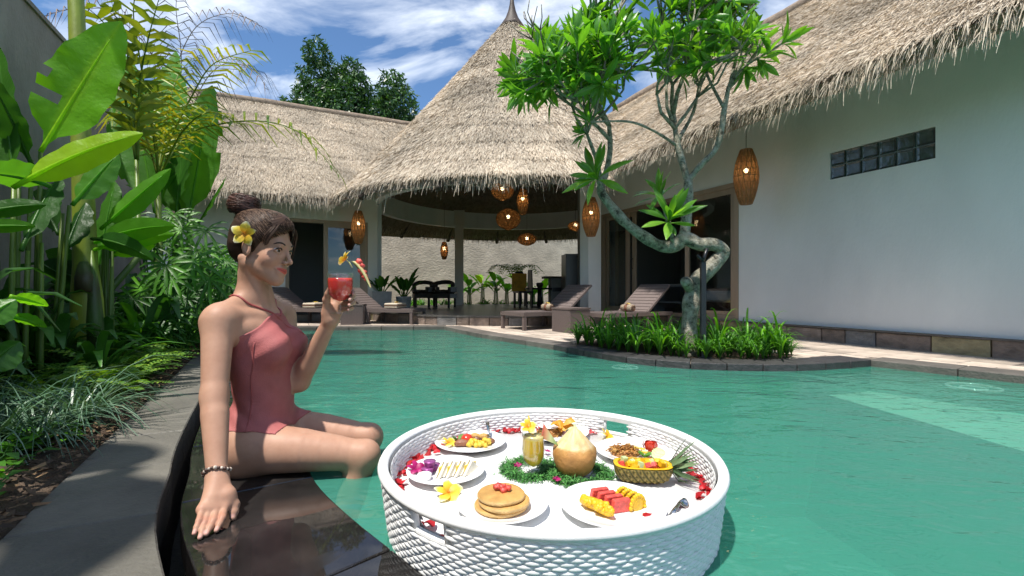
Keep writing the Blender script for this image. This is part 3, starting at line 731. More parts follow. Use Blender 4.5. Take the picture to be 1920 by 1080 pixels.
M['lettuce'] = mat('lettuce', (.12, .3, .04), .5, .3, 30, .3, trans=.2)
M['cucumber'] = mat('cucumber', (.45, .58, .25), .35, .2, 40, .1, tint=[(0, (.55, .65, .35)), (.8, (.5, .62, .28)), (1, (.06, .2, .03))])
M['cracker'] = mat('prawn_cracker', (.72, .34, .03), .5, .2, 40, .2, trans=.15, transcol=(1, .9, .6))
M['coconut'] = mat('coconut_husk', (.5, .25, .07), .55, .4, 22, .25, 60, tint=[(0, (.46, .22, .06)), (.5, (.52, .28, .08)), (.75, (.74, .52, .24)), (1, (.82, .7, .45))])
M['juice'] = mat('yellow_juice', (.8, .55, .02), .15, .1, 10, 0, sss=.3, tint=[(0, (.7, .42, .01)), (.7, (.72, .5, .03)), (1, (.75, .66, .3))])
M['redjuice'] = mat('watermelon_juice', (.9, .06, .05), .15, .1, 10, 0, sss=.3)
M['clear'] = glass_mat('clear_glass', (.97, .98, .97), 1.0, .005)
M['shred'] = mat('green_shreds', (.05, .2, .03), .7, .3, 40, 0, tint=[(0, (.015, .09, .015)), (.6, (.05, .22, .035)), (1, (.12, .34, .07))])
M['pineskin'] = mat('pineapple_skin', (.3, .22, .04), .6, .4, 70, .5, 160, tint=[(0, (.08, .085, .02)), (.35, (.24, .19, .045)), (.7, (.46, .34, .085)), (1, (.62, .45, .17))])
M['pineleaf'] = mat('pineapple_leaf', (.1, .2, .08), .5, .3, 20, .1, tint=[(0, (.06, .13, .05)), (1, (.25, .36, .18))])
M['foil'] = mat('jam_foil', (.4, .1, .32), .3, .6, 60, .2, metal=.3)
M['onion'] = mat('roast_brown', (.22, .09, .04), .4, .4, 50, .3)
M['rind'] = mat('melon_rind', (.55, .62, .22), .4, .2, 30, .1, tint=[(0, (.1, .28, .04)), (.5, (.62, .66, .3)), (1, (.75, .12, .08))])
TC = Vector((.102, 1.299, 0)); TR = .455; FZ = .087
tray = thing('floating_tray', 'large round white wicker tray floating on the pool, loaded with breakfast dishes', 'tray', TC)
HA = [math.radians(231.9), math.radians(51.9)]; HW = math.radians(6.3); HZ0, HZ1 = .098, .139
def in_hole(a, z, m=0.0):
    for h in HA:
        d = (a-h+math.pi) % (2*math.pi)-math.pi
        if abs(d) < HW+m*2 and HZ0-m < z < HZ1+m: return True
    return False
def wall_r(z): return .436+.019*max(0, min(1, z/.15))-(.03*max(0, -z)/.06)
ae = sorted(set([2*math.pi*k/96 for k in range(96)]+[(h+s*HW) % (2*math.pi) for h in HA for s in (-1, 1)])); ze = [-.06, 0, .05, HZ0, HZ1, .152]
mb = MB(); na = len(ae)
for side in (0, 1):
    vv = [((wall_r(z)-(.006 if side == 0 else .026))*math.cos(a), (wall_r(z)-(.006 if side == 0 else .026))*math.sin(a), z) for z in ze for a in ae]
    ff = []
    for j in range(len(ze)-1):
        for i in range(na):
            am = ae[i]+((ae[(i+1) % na]-ae[i]) % (2*math.pi))/2
            if in_hole(am, (ze[j]+ze[j+1])/2): continue
            q = (j*na+i, j*na+(i+1) % na, (j+1)*na+(i+1) % na, (j+1)*na+i); ff.append(q if side == 0 else q[::-1])
    mb.add(vv, ff)
mb.build('wall', M['wickercore'], tray)
NB, RZ = 86, .0088
for side in (1, -1):
    Vw = []; Fw = []
    us = (-1, -.55, 0, .55, 1); vs3 = (-1, -.45, .45, 1)
    rows = 21 if side > 0 else 8
    for j in range(rows):
        z = .141-j*RZ
        for i in range(NB):
            a = 2*math.pi*(i+.5*(j % 2))/NB
            if in_hole(a, z, .004): continue
            o = len(Vw); R0 = wall_r(z)-(.004 if side > 0 else .028)
            jit = U(-.0006, .0006); am = U(-.0008, .0008); a += U(-.003, .003)
            for u in us:
                cu = math.cos(u*math.pi/2)
                for v in vs3:
                    amp = (.0044+am)*cu**.6*(1-.7*v**4)-.001
                    rr = R0+side*amp; an = a+u*(math.pi/NB)*1.24; zz_ = z+jit+v*RZ*.6*(.42+.58*cu)
                    Vw.append((rr*math.cos(an), rr*math.sin(an), zz_))
            for x in range(4):
                for y in range(3):
                    q = (o+x*4+y, o+(x+1)*4+y, o+(x+1)*4+y+1, o+x*4+y+1); Fw.append(q if side > 0 else q[::-1])
    stuff(npmesh('weave', np.array(Vw), np.array(Fw), M['wicker'], tray))
mb = MB()
nrim = 260; prof = [(-.017, -.004), (-.014, .006), (-.004, .011), (.006, .009), (.011, 0), (.008, -.008), (-.004, -.011), (-.013, -.010)]
vv = []
for k in range(nrim):
    a = 2*math.pi*k/nrim; w = 1+.05*math.sin(a*130)
    for dr, dz in prof: rr = TR-.008+dr*w; vv.append((rr*math.cos(a), rr*math.sin(a), .152+dz*w))
m_ = len(prof)
mb.add(vv, [(k*m_+j, ((k+1) % nrim)*m_+j, ((k+1) % nrim)*m_+(j+1) % m_, k*m_+(j+1) % m_) for k in range(nrim) for j in range(m_)]); mb.build('rim', M['wicker'], tray)
mb = MB(); mb.lathe([(.436, -.05), (.43, FZ-.012), (.432, FZ-.001), (0, FZ)], 96); mb.build('floor', M['ceramic'] if False else M['wicker'], tray)
for h in HA:
    mb = MB()
    for s in (-1, 1):
        a = h+s*(HW+.006); mb.tube([((wall_r(z)-.014)*math.cos(a), (wall_r(z)-.014)*math.sin(a), z) for z in (HZ0-.003, HZ1+.004)], .009, 8)
    for z in (HZ0-.004,):
        mb.tube([((wall_r(z)-.014)*math.cos(h+HW*k/4), (wall_r(z)-.014)*math.sin(h+HW*k/4), z) for k in range(-4, 5)], .009, 8)
    mb.build('handle_frame', M['wicker'], tray)
def TP(px, py, z=FZ): return G(px, py, z)
# --- plates
def plate(px, py, r, label, sx=1, sy=1, rz=0):
    p = TP(px, py, FZ+.01); p.z = FZ+.001
    mb = MB(); mb.lathe([(0, .0), (r*.58, 0), (r*.64, .004), (r*.85, .012), (r, .0185), (r*1.005, .0205), (r*.985, .0205), (r*.84, .0145), (r*.62, .0065), (r*.55, .005), (0, .0045)], 48, sx=sx, sy=sy)
    o = mb.build('plate', M['ceramic']); o.location = p; o.rotation_euler = (0, 0, rz)
    tag(o, label, 'plate', 'white plates on the tray'); return p+Vector((0, 0, .0055))
def place(mb, name, m, p, label, cat, group=None, rz=0, smooth=True):
    o = mb.build(name, m, None, smooth); o.location = p; o.rotation_euler = (0, 0, rz); tag(o, label, cat, group); return o
def flower(name, p, size, label, tilt=.5, rz=0, m=None, group=None, cup=.35):
    mb = MB()
    for k in range(5):
        a = 2*math.pi*k/5; R_ = Matrix.Rotation(a, 3, 'Z'); pts = []; wd_ = []
        for i in range(6):
            u = i/5; pts.append(R_ @ Vector((size*(.06+.94*u), .10*size*u, size*cup*u*(1.25-u)))); wd_.append(size*.40*max(.12, math.sin(math.pi*(.12+.80*u))))
        o0 = len(mb.t); mb.leaf(pts, wd_, R_ @ Vector((0, 1, .35)), .18, 2, 0)
        for i in range(6):
            for j in range(5): mb.t[o0+i*5+j] = min(1, (i/5)**.8*.85+.18*abs(j-2)/2*(i/5))
    mb.ball((0, 0, .02*size), size*.09, 6, 4, 0)
    o = mb.build(name, m or M['frangi']); o.location = p; o.rotation_euler = (tilt, 0, rz)
    if label: tag(o, label, 'flower', group)
    return o
# --- 1 pancakes
p = plate(942, 948, .107, 'round white plate carrying the pancake stack at the front of the tray')
for k in range(3):
    mb = MB(); r = (.062, .060, .056)[k]
    mb.lathe([(0, .0), (r*.94, 0), (r, .003), (r, .007), (r*.95, .0105), (r*.8, .0115), (0, .012)], 40, wob=.012, t=0)
    for i in range(len(mb.t)): z = mb.v[i][2]; mb.t[i] = .15 if .002 < z < .008 else .6+.25*mn.noise(Vector(mb.v[i])*60+Vector((k, 0, 0)))
    place(mb, 'pancake', M['pancake'], p+Vector(((-.004, .004, -.003)[k], (.003, -.002, .002)[k], k*.0118)), ('golden pancake at the bottom of the stack', 'golden pancake in the middle of the stack', 'golden pancake on top of the stack under red garnish')[k], 'pancake', 'stacked pancakes')
mb = MB()
for k in range(9): mb.box((U(-.016, .016), U(-.008, .008), .005+U(0, .006)), (.012, .011, .009), U(0, 3), M=Matrix.Rotation(U(-.4, .4), 3, 'X'))
place(mb, 'watermelon_dice', M['melon'], p+Vector((0, .006, .035)), 'small heap of red watermelon dice topping the pancakes', 'fruit')
# --- 2 fruit plate
p = plate(1148, 950, .122, 'wide white plate of sliced watermelon and pineapple at the front right')
dirv = Vector((.55, -.83, 0))
for k in range(4):
    mb = MB(); mb.add([(-.026, -.008, 0), (.026, -.008, 0), (.026, .008, 0), (-.026, .008, 0), (-.021, -.010, .030), (.021, -.010, .030), (.021, .004, .030), (-.021, .004, .030)], [(3, 2, 1, 0), (4, 5, 6, 7), (0, 1, 5, 4), (1, 2, 6, 5), (2, 3, 7, 6), (3, 0, 4, 7)])
    o = place(mb, 'watermelon_slice', M['melon'], p+Vector((-.022, .043, 0))+dirv*(.023*k), ('red watermelon slice at the far end of the row', 'second red watermelon slice from the far end of the row', 'third red watermelon slice from the far end of the row', 'nearest red watermelon slice of the row')[k], 'fruit', 'watermelon slices', .3, False)
    bv = o.modifiers.new('bevel', 'BEVEL'); bv.width = .0025; bv.segments = 2
for k, (dx, dy, rz, L) in enumerate(((-.060, -.012, .9, .07), (-.045, -.032, .8, .066))):
    mb = MB(); pts = [Vector((L*(i/6-.5), .006*math.sin(i/6*3.1), .008)) for i in range(7)]
    mb.tube(pts, [.006, .011, .013, .0135, .013, .011, .006], 10)
    for i_ in range(14): mb.ball((L*(i_/13-.5)*.9, U(-.009, .009), .010+U(-.002, .006)), (.0085, .008, .0075), 7, 5, lump=.4)
    o = place(mb, 'pineapple_piece', M['pineflesh'], p+Vector((dx+.012, dy, .006)), ('yellow pineapple wedge left of the watermelon, farther back', 'yellow pineapple wedge left of the watermelon, nearest the rim')[k], 'fruit', 'pineapple wedges', rz-1.7)
for k in range(4):
    mb = MB(); 
    for j in range(10):
        a = math.pi*j/9; mb.ball((.020*math.cos(a), 0, .004+.026*math.sin(a)), (.0055, .005, .0065), 6, 5)
    mb.ball((0, 0, .012), (.019, .0042, .019), 14, 9)
    place(mb, 'pineapple_slice', M['pineflesh'], p+Vector((.030+.009*k, .030-.013*k, .003)), ('scalloped pineapple half slice farthest back on the right', 'second scalloped pineapple half slice from the back', 'third scalloped pineapple half slice from the back', 'scalloped pineapple half slice nearest the red petals')[k], 'fruit', 'scalloped pineapple slices', .45)
def cutlery(name, pa, pb, label, kind):
    """fork / spoon / knife from handle end pa to head end pb"""
    d = (pb-pa); L = d.length; mb = MB(); hw = .0045
    if kind == 'spoon':
        mb.leaf([(0, 0, 0), (L*.3, 0, .004), (L*.62, 0, .004), (L*.66, 0, .002)], [.006, .005, .003, .003], (0, 1, 0), .1, 1)
        for i in range(0, 1): mb.leaf([(L*.64+L*.36*u, 0, .002-.007*math.sin(math.pi*u)) for u in (0, .15, .35, .6, .85, 1)], [.003, .010, .0145, .0145, .010, .003], (0, 1, 0), .35, 3)
    else:
        mb.leaf([(0, 0, .001), (L*.35, 0, .004), (L*.68, 0, .004), (L*.78, 0, .001)], [.0065, .005, .003, .007], (0, 1, 0), .08, 1)
        for y in (-.0055, -.0018, .0018, .0055): mb.tube([(L*.77, y, .001), (L*.9, y, -.001), (L, y, .003)], .0011, 5)
    o = mb.build(name, M['steel']); o.location = pa; o.rotation_euler = d.to_track_quat('X', 'Z').to_euler()
    sm = o.modifiers.new('thick', 'SOLIDIFY'); sm.thickness = .0015
    tag(o, label, 'cutlery'); return o
cutlery('fork', P(1072, 952, 1.10)+Vector((0, 0, 0)), P(1108, 985, 1.06), 'steel fork leaning on the fruit plate by the pineapple', 'fork')
# --- 3 sandwich plate
p = plate(836, 886, .107, 'white plate with sandwich triangles and jam pots on the left of the tray')
for k in range(4):
    mb = MB(); L = .068; h = .034; w = .0055
    for y0, y1 in ((-.0095, -.002), (.002, .0095)):
        mb.add([(-L/2, y0, 0), (L/2, y0, 0), (.0, y0, h), (-L/2, y1, 0), (L/2, y1, 0), (.0, y1, h)], [(0, 1, 2), (5, 4, 3), (0, 3, 4, 1), (1, 4, 5, 2), (2, 5, 3, 0)])
    o = place(mb, 'sandwich', M['bread'], p+Vector((-.004+.0235*k, -.004+.004*k, .002)), ('white bread sandwich triangle nearest the jam pots', 'second white bread sandwich triangle from the jam pots', 'third white bread sandwich triangle from the jam pots', 'white bread sandwich triangle at the right edge of its plate')[k], 'sandwich', 'sandwich triangles', math.radians(62)-.05*k, False)
    mb = MB(); mb.box((0, 0, .014), (.045, .0036, .02)); c = mb.build('filling', M['egg'], o, False)
for k, (dx, dy, dz) in enumerate(((-.050, -.004, 0), (-.036, .024, 0), (-.046, .006, .016))):
    mb = MB(); mb.lathe([(0, 0), (.013, 0), (.016, .013), (.0175, .0135), (.0175, .015), (0, .0155)], 18)
    place(mb, 'jam_pot', M['foil'], p+Vector((dx, dy, dz+.003)), ('small foil jam pot in front beside the red flower', 'small foil jam pot at the back of the sandwich plate', 'small foil jam pot stacked on top of two others')[k], 'jam pot', 'foil jam pots')
mb = MB(); mb.lathe([(0, 0), (.018, 0), (.019, .012), (.0165, .012), (.016, .004), (0, .003)], 20)
place(mb, 'sauce_dish', M['ceramic'], p+Vector((-.052, -.038, .003)), 'tiny white dish beside the jam pots', 'dish')
flower('bougainvillea_flower', p+Vector((-.083, -.002, .014)), .026, 'crimson bougainvillea flower at the left end of the sandwich plate', .5, .6, M['magenta'], cup=.8)
# --- 4 breakfast plate
p = plate(882, 831, .116, 'white plate of sausage, tomato and scrambled egg at the back left')
for k in range(2):
    mb = MB(); mb.tube([(-.028, 0, .008), (-.022, 0, .009), (.022, .002, .009), (.028, .002, .008)], [.004, .0095, .0095, .004], 10)
    place(mb, 'sausage', M['sausage'], p+Vector((-.022+.004*k, -.022+.016*k, .001)), ('brown sausage at the front of the breakfast plate', 'brown sausage behind the other sausage')[k], 'sausage', 'sausages', .1)
mb = MB()
for k in range(26): mb.ball((U(-.038, .038), U(-.014, .014), .006+U(0, .012)), U(.006, .010), 7, 5, lump=.5)
place(mb, 'scrambled_egg', M['egg'], p+Vector((.032, -.018, 0)), 'yellow scrambled egg heap on the breakfast plate', 'egg')
mb = MB(); mb.ball((0, 0, .014), (.021, .021, .017), 16, 9, lump=.1); place(mb, 'grilled_tomato', M['tomato'], p+Vector((-.012, .010, 0)), 'halved red tomato in the middle of the breakfast plate', 'tomato')
for k, (dx, dy) in enumerate(((.02, .022), (.048, .012), (.068, .004))):
    mb = MB(); mb.ball((0, 0, .009), (.013, .010, .010), 12, 7, lump=.3); place(mb, 'mushroom', M['onion'], p+Vector((dx, dy, 0)), ('brown roast mushroom behind the tomato', 'brown roast mushroom left of the fork', 'brown roast mushroom right of the fork')[k], 'mushroom', 'roast mushrooms')
for k, (dx, dy) in enumerate(((.012, .045), (.042, .042))):
    mb = MB(); mb.ball((0, 0, .010), (.019, .013, .011), 12, 7, lump=.25); place(mb, 'potato_wedge', M['pancake'], p+Vector((dx, dy, .002)), ('golden potato wedge at the back of the breakfast plate, left', 'golden potato wedge at the back of the breakfast plate, right')[k], 'potato', 'potato wedges')
mb = MB()
for k in range(9):
    a = U(0, 6.28); mb.leaf([(0, 0, 0), (.012*math.cos(a), .012*math.sin(a), .012), (.022*math.cos(a), .022*math.sin(a), .016)], [.006, .011, .004], (-math.sin(a), math.cos(a), .3), .3, 2, .5, seed=k)
place(mb, 'lettuce_garnish', M['lettuce'], p+Vector((-.040, .025, .004)), 'curly green garnish at the back of the breakfast plate', 'garnish')
flower('frangipani_flower', p+Vector((-.07, -.012, .010)), .030, 'yellow frangipani flower at the left edge of the breakfast plate', .3, 1, group='frangipani flowers')
cutlery('fork', p+Vector((.052, .075, .05)), p+Vector((.062, .008, .012)), 'steel fork standing up out of the breakfast plate', 'fork')
# --- 5 fried rice plate behind the coconut
p = plate(1040, 812, .120, 'white plate of fried rice and egg at the back behind the coconut')
def grains(n, rx, ry, h, L, w, name='x'):
    a = nr.uniform(0, 6.28, n); r = np.sqrt(nr.uniform(0, 1, n)); b = np.stack([r*rx*np.cos(a), r*ry*np.sin(a), h*(1-r**2)*nr.uniform(.6, 1, n)+.004], 1)
    g = nr.uniform(0, 6.28, n); d = np.stack([np.cos(g), np.sin(g), nr.normal(0, .5, n)], 1); sd = np.stack([-np.sin(g), np.cos(g), nr.normal(0, .4, n)], 1)
    return blades(b, d, sd, nr.uniform(.6, 1.2, n)*L, nr.uniform(.7, 1.2, n)*w, nr.uniform(.2, 1, n), 2, .6, nr.uniform(0, 1, n))
Vg, Fg, Tg = grains(900, .045, .038, .03, .009, .0022)
mb = MB(); mb.add(Vg.tolist(), Fg.tolist(), Tg.tolist()); mb.ball((0, 0, 0), (.043, .037, .027), 16, 8, .3)
place(mb, 'fried_rice', M['rice'], p+Vector((-.02, 0, 0)), 'mound of brown fried rice behind the drink glass', 'rice')
mb = MB(); mb.lathe([(0, 0), (.036, 0), (.040, .002), (.034, .005), (.016, .006), (.012, .011), (0, .013)], 24, wob=.04)
place(mb, 'fried_egg', M['ceramic'], p+Vector((-.02, .01, .026)), 'white fried egg lying on top of the fried rice', 'egg')
for k in range(6):
    mb = MB(); a = U(0, 6.28); L = U(.035, .05)
    mb.leaf([(0, 0, 0), (L*.3, .004, .018), (L*.7, 0, .022), (L, -.003, .012)], [.008, .02, .018, .007], (0, 1, .3), .5, 3, .4, seed=k)
    o = place(mb, 'prawn_cracker', M['cracker'], p+Vector((.012+U(-.01, .035), -.02+U(-.02, .01), .008+.006*k)), 'orange curled prawn cracker behind the coconut, %s from the bottom of the heap' % ORD[k], 'cracker', 'heaped orange prawn crackers', a)
for k in range(3):
    mb = MB(); mb.lathe([(0, 0), (.018, 0), (.0185, .002), (.0175, .003), (0, .003)], 20, t=.3)
    for i in range(len(mb.t)): mb.t[i] = 1 if math.hypot(*mb.v[i][:2]) > .0182 else .2
    o = place(mb, 'cucumber_slice', M['cucumber'], p+Vector((.055+.006*k, .02+.012*k, .006+.004*k)), 'pale cucumber slice on the plate behind the coconut, %s from the left' % ORD[k], 'cucumber', 'cucumber slices behind the coconut')
    o.rotation_euler = (.5, .3, 0)
for k in range(2):
    mb = MB(); mb.ball((0, 0, .008), (.022, .010, .009), 12, 7, lump=.3); place(mb, 'tomato_wedge', M['tomato'], p+Vector((.02+.03*k, .05, .008)), ('red tomato wedge at the back edge of the rice plate, left', 'red tomato wedge at the back edge of the rice plate, right')[k], 'tomato', 'tomato wedges')
# --- 6 noodle plate
p = plate(1190, 849, .120, 'white plate of fried noodles with a tomato rose at the back right')
mb = MB()
for k in range(90):
    a = U(0, 6.28); r = .040*math.sqrt(U(0, 1)); c = Vector((r*math.cos(a)*1.25, r*math.sin(a), .004+.026*(1-(r/.042)**2)*U(.5, 1))); g = U(0, 6.28); L = U(.015, .03)
    pts = [c+Vector((L*(i/4-.5)*math.cos(g)+.005*math.sin(i*2+k), L*(i/4-.5)*math.sin(g)+.005*math.cos(i*1.7+k), .004*math.sin(i*1.5+k))) for i in range(5)]
    mb.tube(pts, .0017, 4, U(.1, 1))
mb.ball((0, 0, 0), (.044, .036, .02), 14, 7, .3)
place(mb, 'fried_noodles', M['rice'], p+Vector((-.03, .0, 0)), 'brown heap of fried noodles on the back right plate', 'noodles')
for k in range(4):
    mb = MB(); mb.box((0, 0, .003), (.034, .008, .005), 0); place(mb, 'egg_strip', M['egg'] if k % 2 else M['bread'], p+Vector((.008+.006*k, .008-.010*k, .018-.003*k)), 'omelette strip across the fried noodles, %s from the back of the plate' % ORD[k], 'egg', 'omelette strips', -.9+.2*k, False)
mb = MB(); mb.ball((0, 0, .018), (.017, .017, .016), 14, 8)
for k in range(10):
    a = k*2.4; r = .008+.0012*k; mb.leaf([(r*math.cos(a), r*math.sin(a), .006), (r*1.35*math.cos(a), r*1.35*math.sin(a), .022), (r*1.2*math.cos(a), r*1.2*math.sin(a), .034)], [.008, .013, .009], (-math.sin(a), math.cos(a), 0), -.3, 2)
place(mb, 'tomato_rose', M['tomato'], p+Vector((.052, .012, 0)), 'red tomato carved like a rose beside the noodles', 'tomato')
mb = MB()
for k in range(10):
    a = U(0, 6.28); mb.leaf([(0, 0, 0), (.010*math.cos(a), .010*math.sin(a), .010), (.02*math.cos(a), .02*math.sin(a), .012)], [.005, .009, .003], (-math.sin(a), math.cos(a), .3), .3, 2, .5, seed=k)
place(mb, 'lettuce_garnish', M['lettuce'], p+Vector((.022, -.032, .004)), 'dark green salad leaves in front of the tomato rose', 'garnish')
for k in range(3):
    mb = MB(); mb.lathe([(0, 0), (.019, 0), (.0195, .002), (.0185, .0035), (0, .0035)], 20, t=.3)
    for i in range(len(mb.t)): mb.t[i] = 1 if math.hypot(*mb.v[i][:2]) > .0192 else .2
    o = place(mb, 'cucumber_slice', M['cucumber'], p+Vector((.058+.008*k, -.032+.012*k, .004+.003*k)), ('cucumber slice nearest the pineapple boat', 'middle cucumber slice of the three beside the tomato rose', 'cucumber slice leaning on the tomato rose')[k], 'cucumber', 'cucumber slices by the noodles')
    o.rotation_euler = (.25, .2, 0)
# --- 7 pineapple boat
p = TP(1212, 913, FZ)+Vector((0, .035, 0)); p.z = FZ
pb = thing('pineapple_boat', 'halved pineapple boat filled with fruit cubes, leafy crown pointing right', 'pineapple', p, math.radians(-6))
mb = MB(); na, nb = 36, 20; vv = []; tt = []
for i in range(na+1):
    u = -1+2*i/na; rr = math.sqrt(max(0, 1-abs(u)**5))
    for j in range(nb+1):
        a = math.pi+math.pi*j/nb
        bumpy = .005*abs(math.sin((i+j*1.0)*.785))*abs(math.sin((i-j*1.0)*.785)); R_ = .045*rr+bumpy*rr
        vv.append((u*.078, R_*math.cos(a), .048+R_*math.sin(a)*1.02)); tt.append(min(1, bumpy*220))
mb.add(vv, [(i*(nb+1)+j, (i+1)*(nb+1)+j, (i+1)*(nb+1)+j+1, i*(nb+1)+j+1) for i in range(na) for j in range(nb)], tt)
mb.build('shell', M['pineskin'], pb)
mb = MB(); k0 = 22
sgn = lambda v, e: math.copysign(abs(v)**e, v)
ring_ = [(.077*sgn(math.cos(2*math.pi*k/k0), .55), .044*sgn(math.sin(2*math.pi*k/k0), .75)) for k in range(k0)]
vv = [(x, y, .0485) for x, y in ring_]+[(x*.86, y*.84, .0495) for x, y in ring_]+[(x*.8, y*.78, .034) for x, y in ring_]
mb.add(vv, [(k, (k+1) % k0, k0+(k+1) % k0, k0+k) for k in range(k0)]+[(k0+k, k0+(k+1) % k0, 2*k0+(k+1) % k0, 2*k0+k) for k in range(k0)]+[tuple(range(2*k0, 3*k0))]); mb.build('flesh', M['pineflesh'], pb, False)
for k in range(30):
    a = U(0, 6.28); r = math.sqrt(U(0, 1)); mb = MB(); mb.box((0, 0, 0), (.015, .014, .013), U(0, 3))
    o = mb.build('fruit_cube', (M['melon'], M['pineflesh'], M['pineflesh'], M['cucumber'])[k % 4], pb, False); o.location = (.056*r*math.cos(a), .03*r*math.sin(a), .042+U(0, .012)); o.rotation_euler = (U(-.5, .5), U(-.5, .5), 0)
for k in range(34):
    a = 2.4*k; L = U(.05, .085)*(1.1-.35*k/34); sp = .95-.75*k/34; e = Vector((0, math.cos(a), math.sin(a)))
    b0 = Vector((.074+.018*k/34, 0, .044))+e*.012*(1-k/40)
    pts = [b0, b0+(Vector((.5, 0, 0))+e*sp*.8)*L*.5, b0+(Vector((.75, 0, .1))+e*sp)*L]
    pts[2].z = max(pts[2].z, .004); pts[1].z = max(pts[1].z, .004)
    mb = MB(); mb.leaf(pts, [.0075, .0065, .0008], Vector((1, 0, 0)).cross(e), .35, 1, t=U(.1, 1)); mb.build('crown_leaf', M['pineleaf'], pb)
# --- 8 coconut
p = TP(1079, 896, FZ)+Vector((0, .02, 0)); p.z = FZ+.012
mb = MB(); n = 28; prof = [(0, -.012), (.030, -.010), (.047, .004), (.057, .026), (.061, .046), (.0605, .060), (.050, .074), (.034, .092), (.018, .110), (.006, .120), (0, .121)]
vv = []; tt = []
for i, (r, z) in enumerate(prof):
    for k in range(n):
        a = 2*math.pi*k/n; fc = 1
        if i >= 6: fc = 1-.07*(1-abs(math.cos(a*3.5)))
        zz_ = z+(.004*math.cos(a*7) if i == 5 else 0)
        vv.append((r*fc*math.cos(a), r*fc*math.sin(a), zz_)); tt.append(.1+.3*max(0, mn.noise(Vector((math.cos(a)*2, math.sin(a)*2, z*30)))) if i < 6 else .8+.25*mn.noise(Vector((a*3, z*60, 1))))
mb.add(vv, [(i*n+k, i*n+(k+1) % n, (i+1)*n+(k+1) % n, (i+1)*n+k) for i in range(len(prof)-1) for k in range(n)], tt)
place(mb, 'coconut', M['coconut'], p, 'orange brown young coconut with its top shaved to a pale cone', 'coconut')
# --- 9 juice glass
p = TP(1000, 893, FZ); p.z = FZ+.002
gl = thing('juice_glass', 'tulip glass of yellow juice garnished with flower and watermelon, on the tray', 'glass', p); gl.scale = (1.1, 1.1, 1.14)
mb = MB(); mb.lathe([(0, 0), (.024, 0), (.025, .002), (.006, .005), (.0045, .012), (.007, .018), (.020, .030), (.028, .048), (.029, .066), (.0265, .088), (.0285, .108), (.0278, .108), (.0255, .088), (.0278, .066), (.0268, .048), (.019, .031), (.0, .021)], 32); mb.build('bowl', M['clear'], gl)
mb = MB(); mb.lathe([(0, .0205), (.0185, .0315), (.0262, .048), (.0272, .066), (.0252, .086), (.0262, .097), (0, .0975)], 32)
for i in range(len(mb.t)): mb.t[i] = 1 if mb.v[i][2] > .09 else .2+.4*(mb.v[i][2]/.09)
mb.build('juice', M['juice'], gl)
f = flower('frangipani_flower', (0, 0, 0), .024, None, .6, .3, cup=.5); f.parent = gl; f.location = (-.014, 0, .118)
mb = MB(); mb.tube([(.004, 0, .085), (-.006, 0, .112), (-.012, 0, .145)], .0018, 6, 1); mb.build('stirrer', M['pineflesh'], gl)
mb = MB(); mb.add([(.0, -.004, 0), (.042, -.004, -.018), (.006, -.004, .034), (.0, .004, 0), (.042, .004, -.018), (.006, .004, .034)], [(0, 1, 2), (5, 4, 3), (0, 3, 4, 1), (1, 4, 5, 2), (2, 5, 3, 0)], [1, 0, 1, 1, 0, 1]); o = mb.build('melon_wedge', M['rind'], gl, False); o.location = (.020, 0, .092)
# --- 10 shredded leaf wreath (two joined rings)
def wring(cx, cy, rx, ry, n):
    a = nr.uniform(0, 6.28, n); w = nr.normal(0, .013, n); h = np.abs(nr.normal(0, .006, n))
    b = np.stack([cx+(rx+w)*np.cos(a), cy+(ry+w)*np.sin(a), h], 1); g = nr.uniform(0, 6.28, n)
    d = np.stack([np.cos(g), np.sin(g), nr.normal(.2, .5, n)], 1); sd = np.stack([-np.sin(g), np.cos(g), nr.normal(0, .5, n)], 1)
    return blades(b, d, sd, nr.uniform(.008, .02, n), nr.uniform(.0006, .0015, n), nr.uniform(.3, 1.4, n), 3, .5, nr.uniform(0, 1, n))
c1 = TP(992, 882); c2 = TP(1087, 890)
A1 = wring(c1.x, c1.y, .062, .066, 3600); A2 = wring(c2.x, c2.y, .072, .075, 4200)
Vv = np.concatenate([A1[0], A2[0]])+np.array([0, 0, FZ+.002]); Ff = np.concatenate([A1[1], A2[1]+len(A1[0])]); Tt = np.concatenate([A1[2], A2[2]])
stuff(tag(npmesh('shredded_leaf_wreath', Vv, Ff, M['shred'], None, Tt), 'figure eight wreath of shredded green leaf around the drink and coconut', 'wreath'))
for k, (x, y) in enumerate(((970, 880), (1043, 907), (1025, 853))):
    flower('purple_blossom', TP(x, y)+Vector((0, 0, .012)), .013, ('small purple blossom inside the left green ring', 'small purple blossom in front of the coconut', 'small purple blossom behind the juice glass')[k], .2, k, M['magenta'], 'purple blossoms', .6)
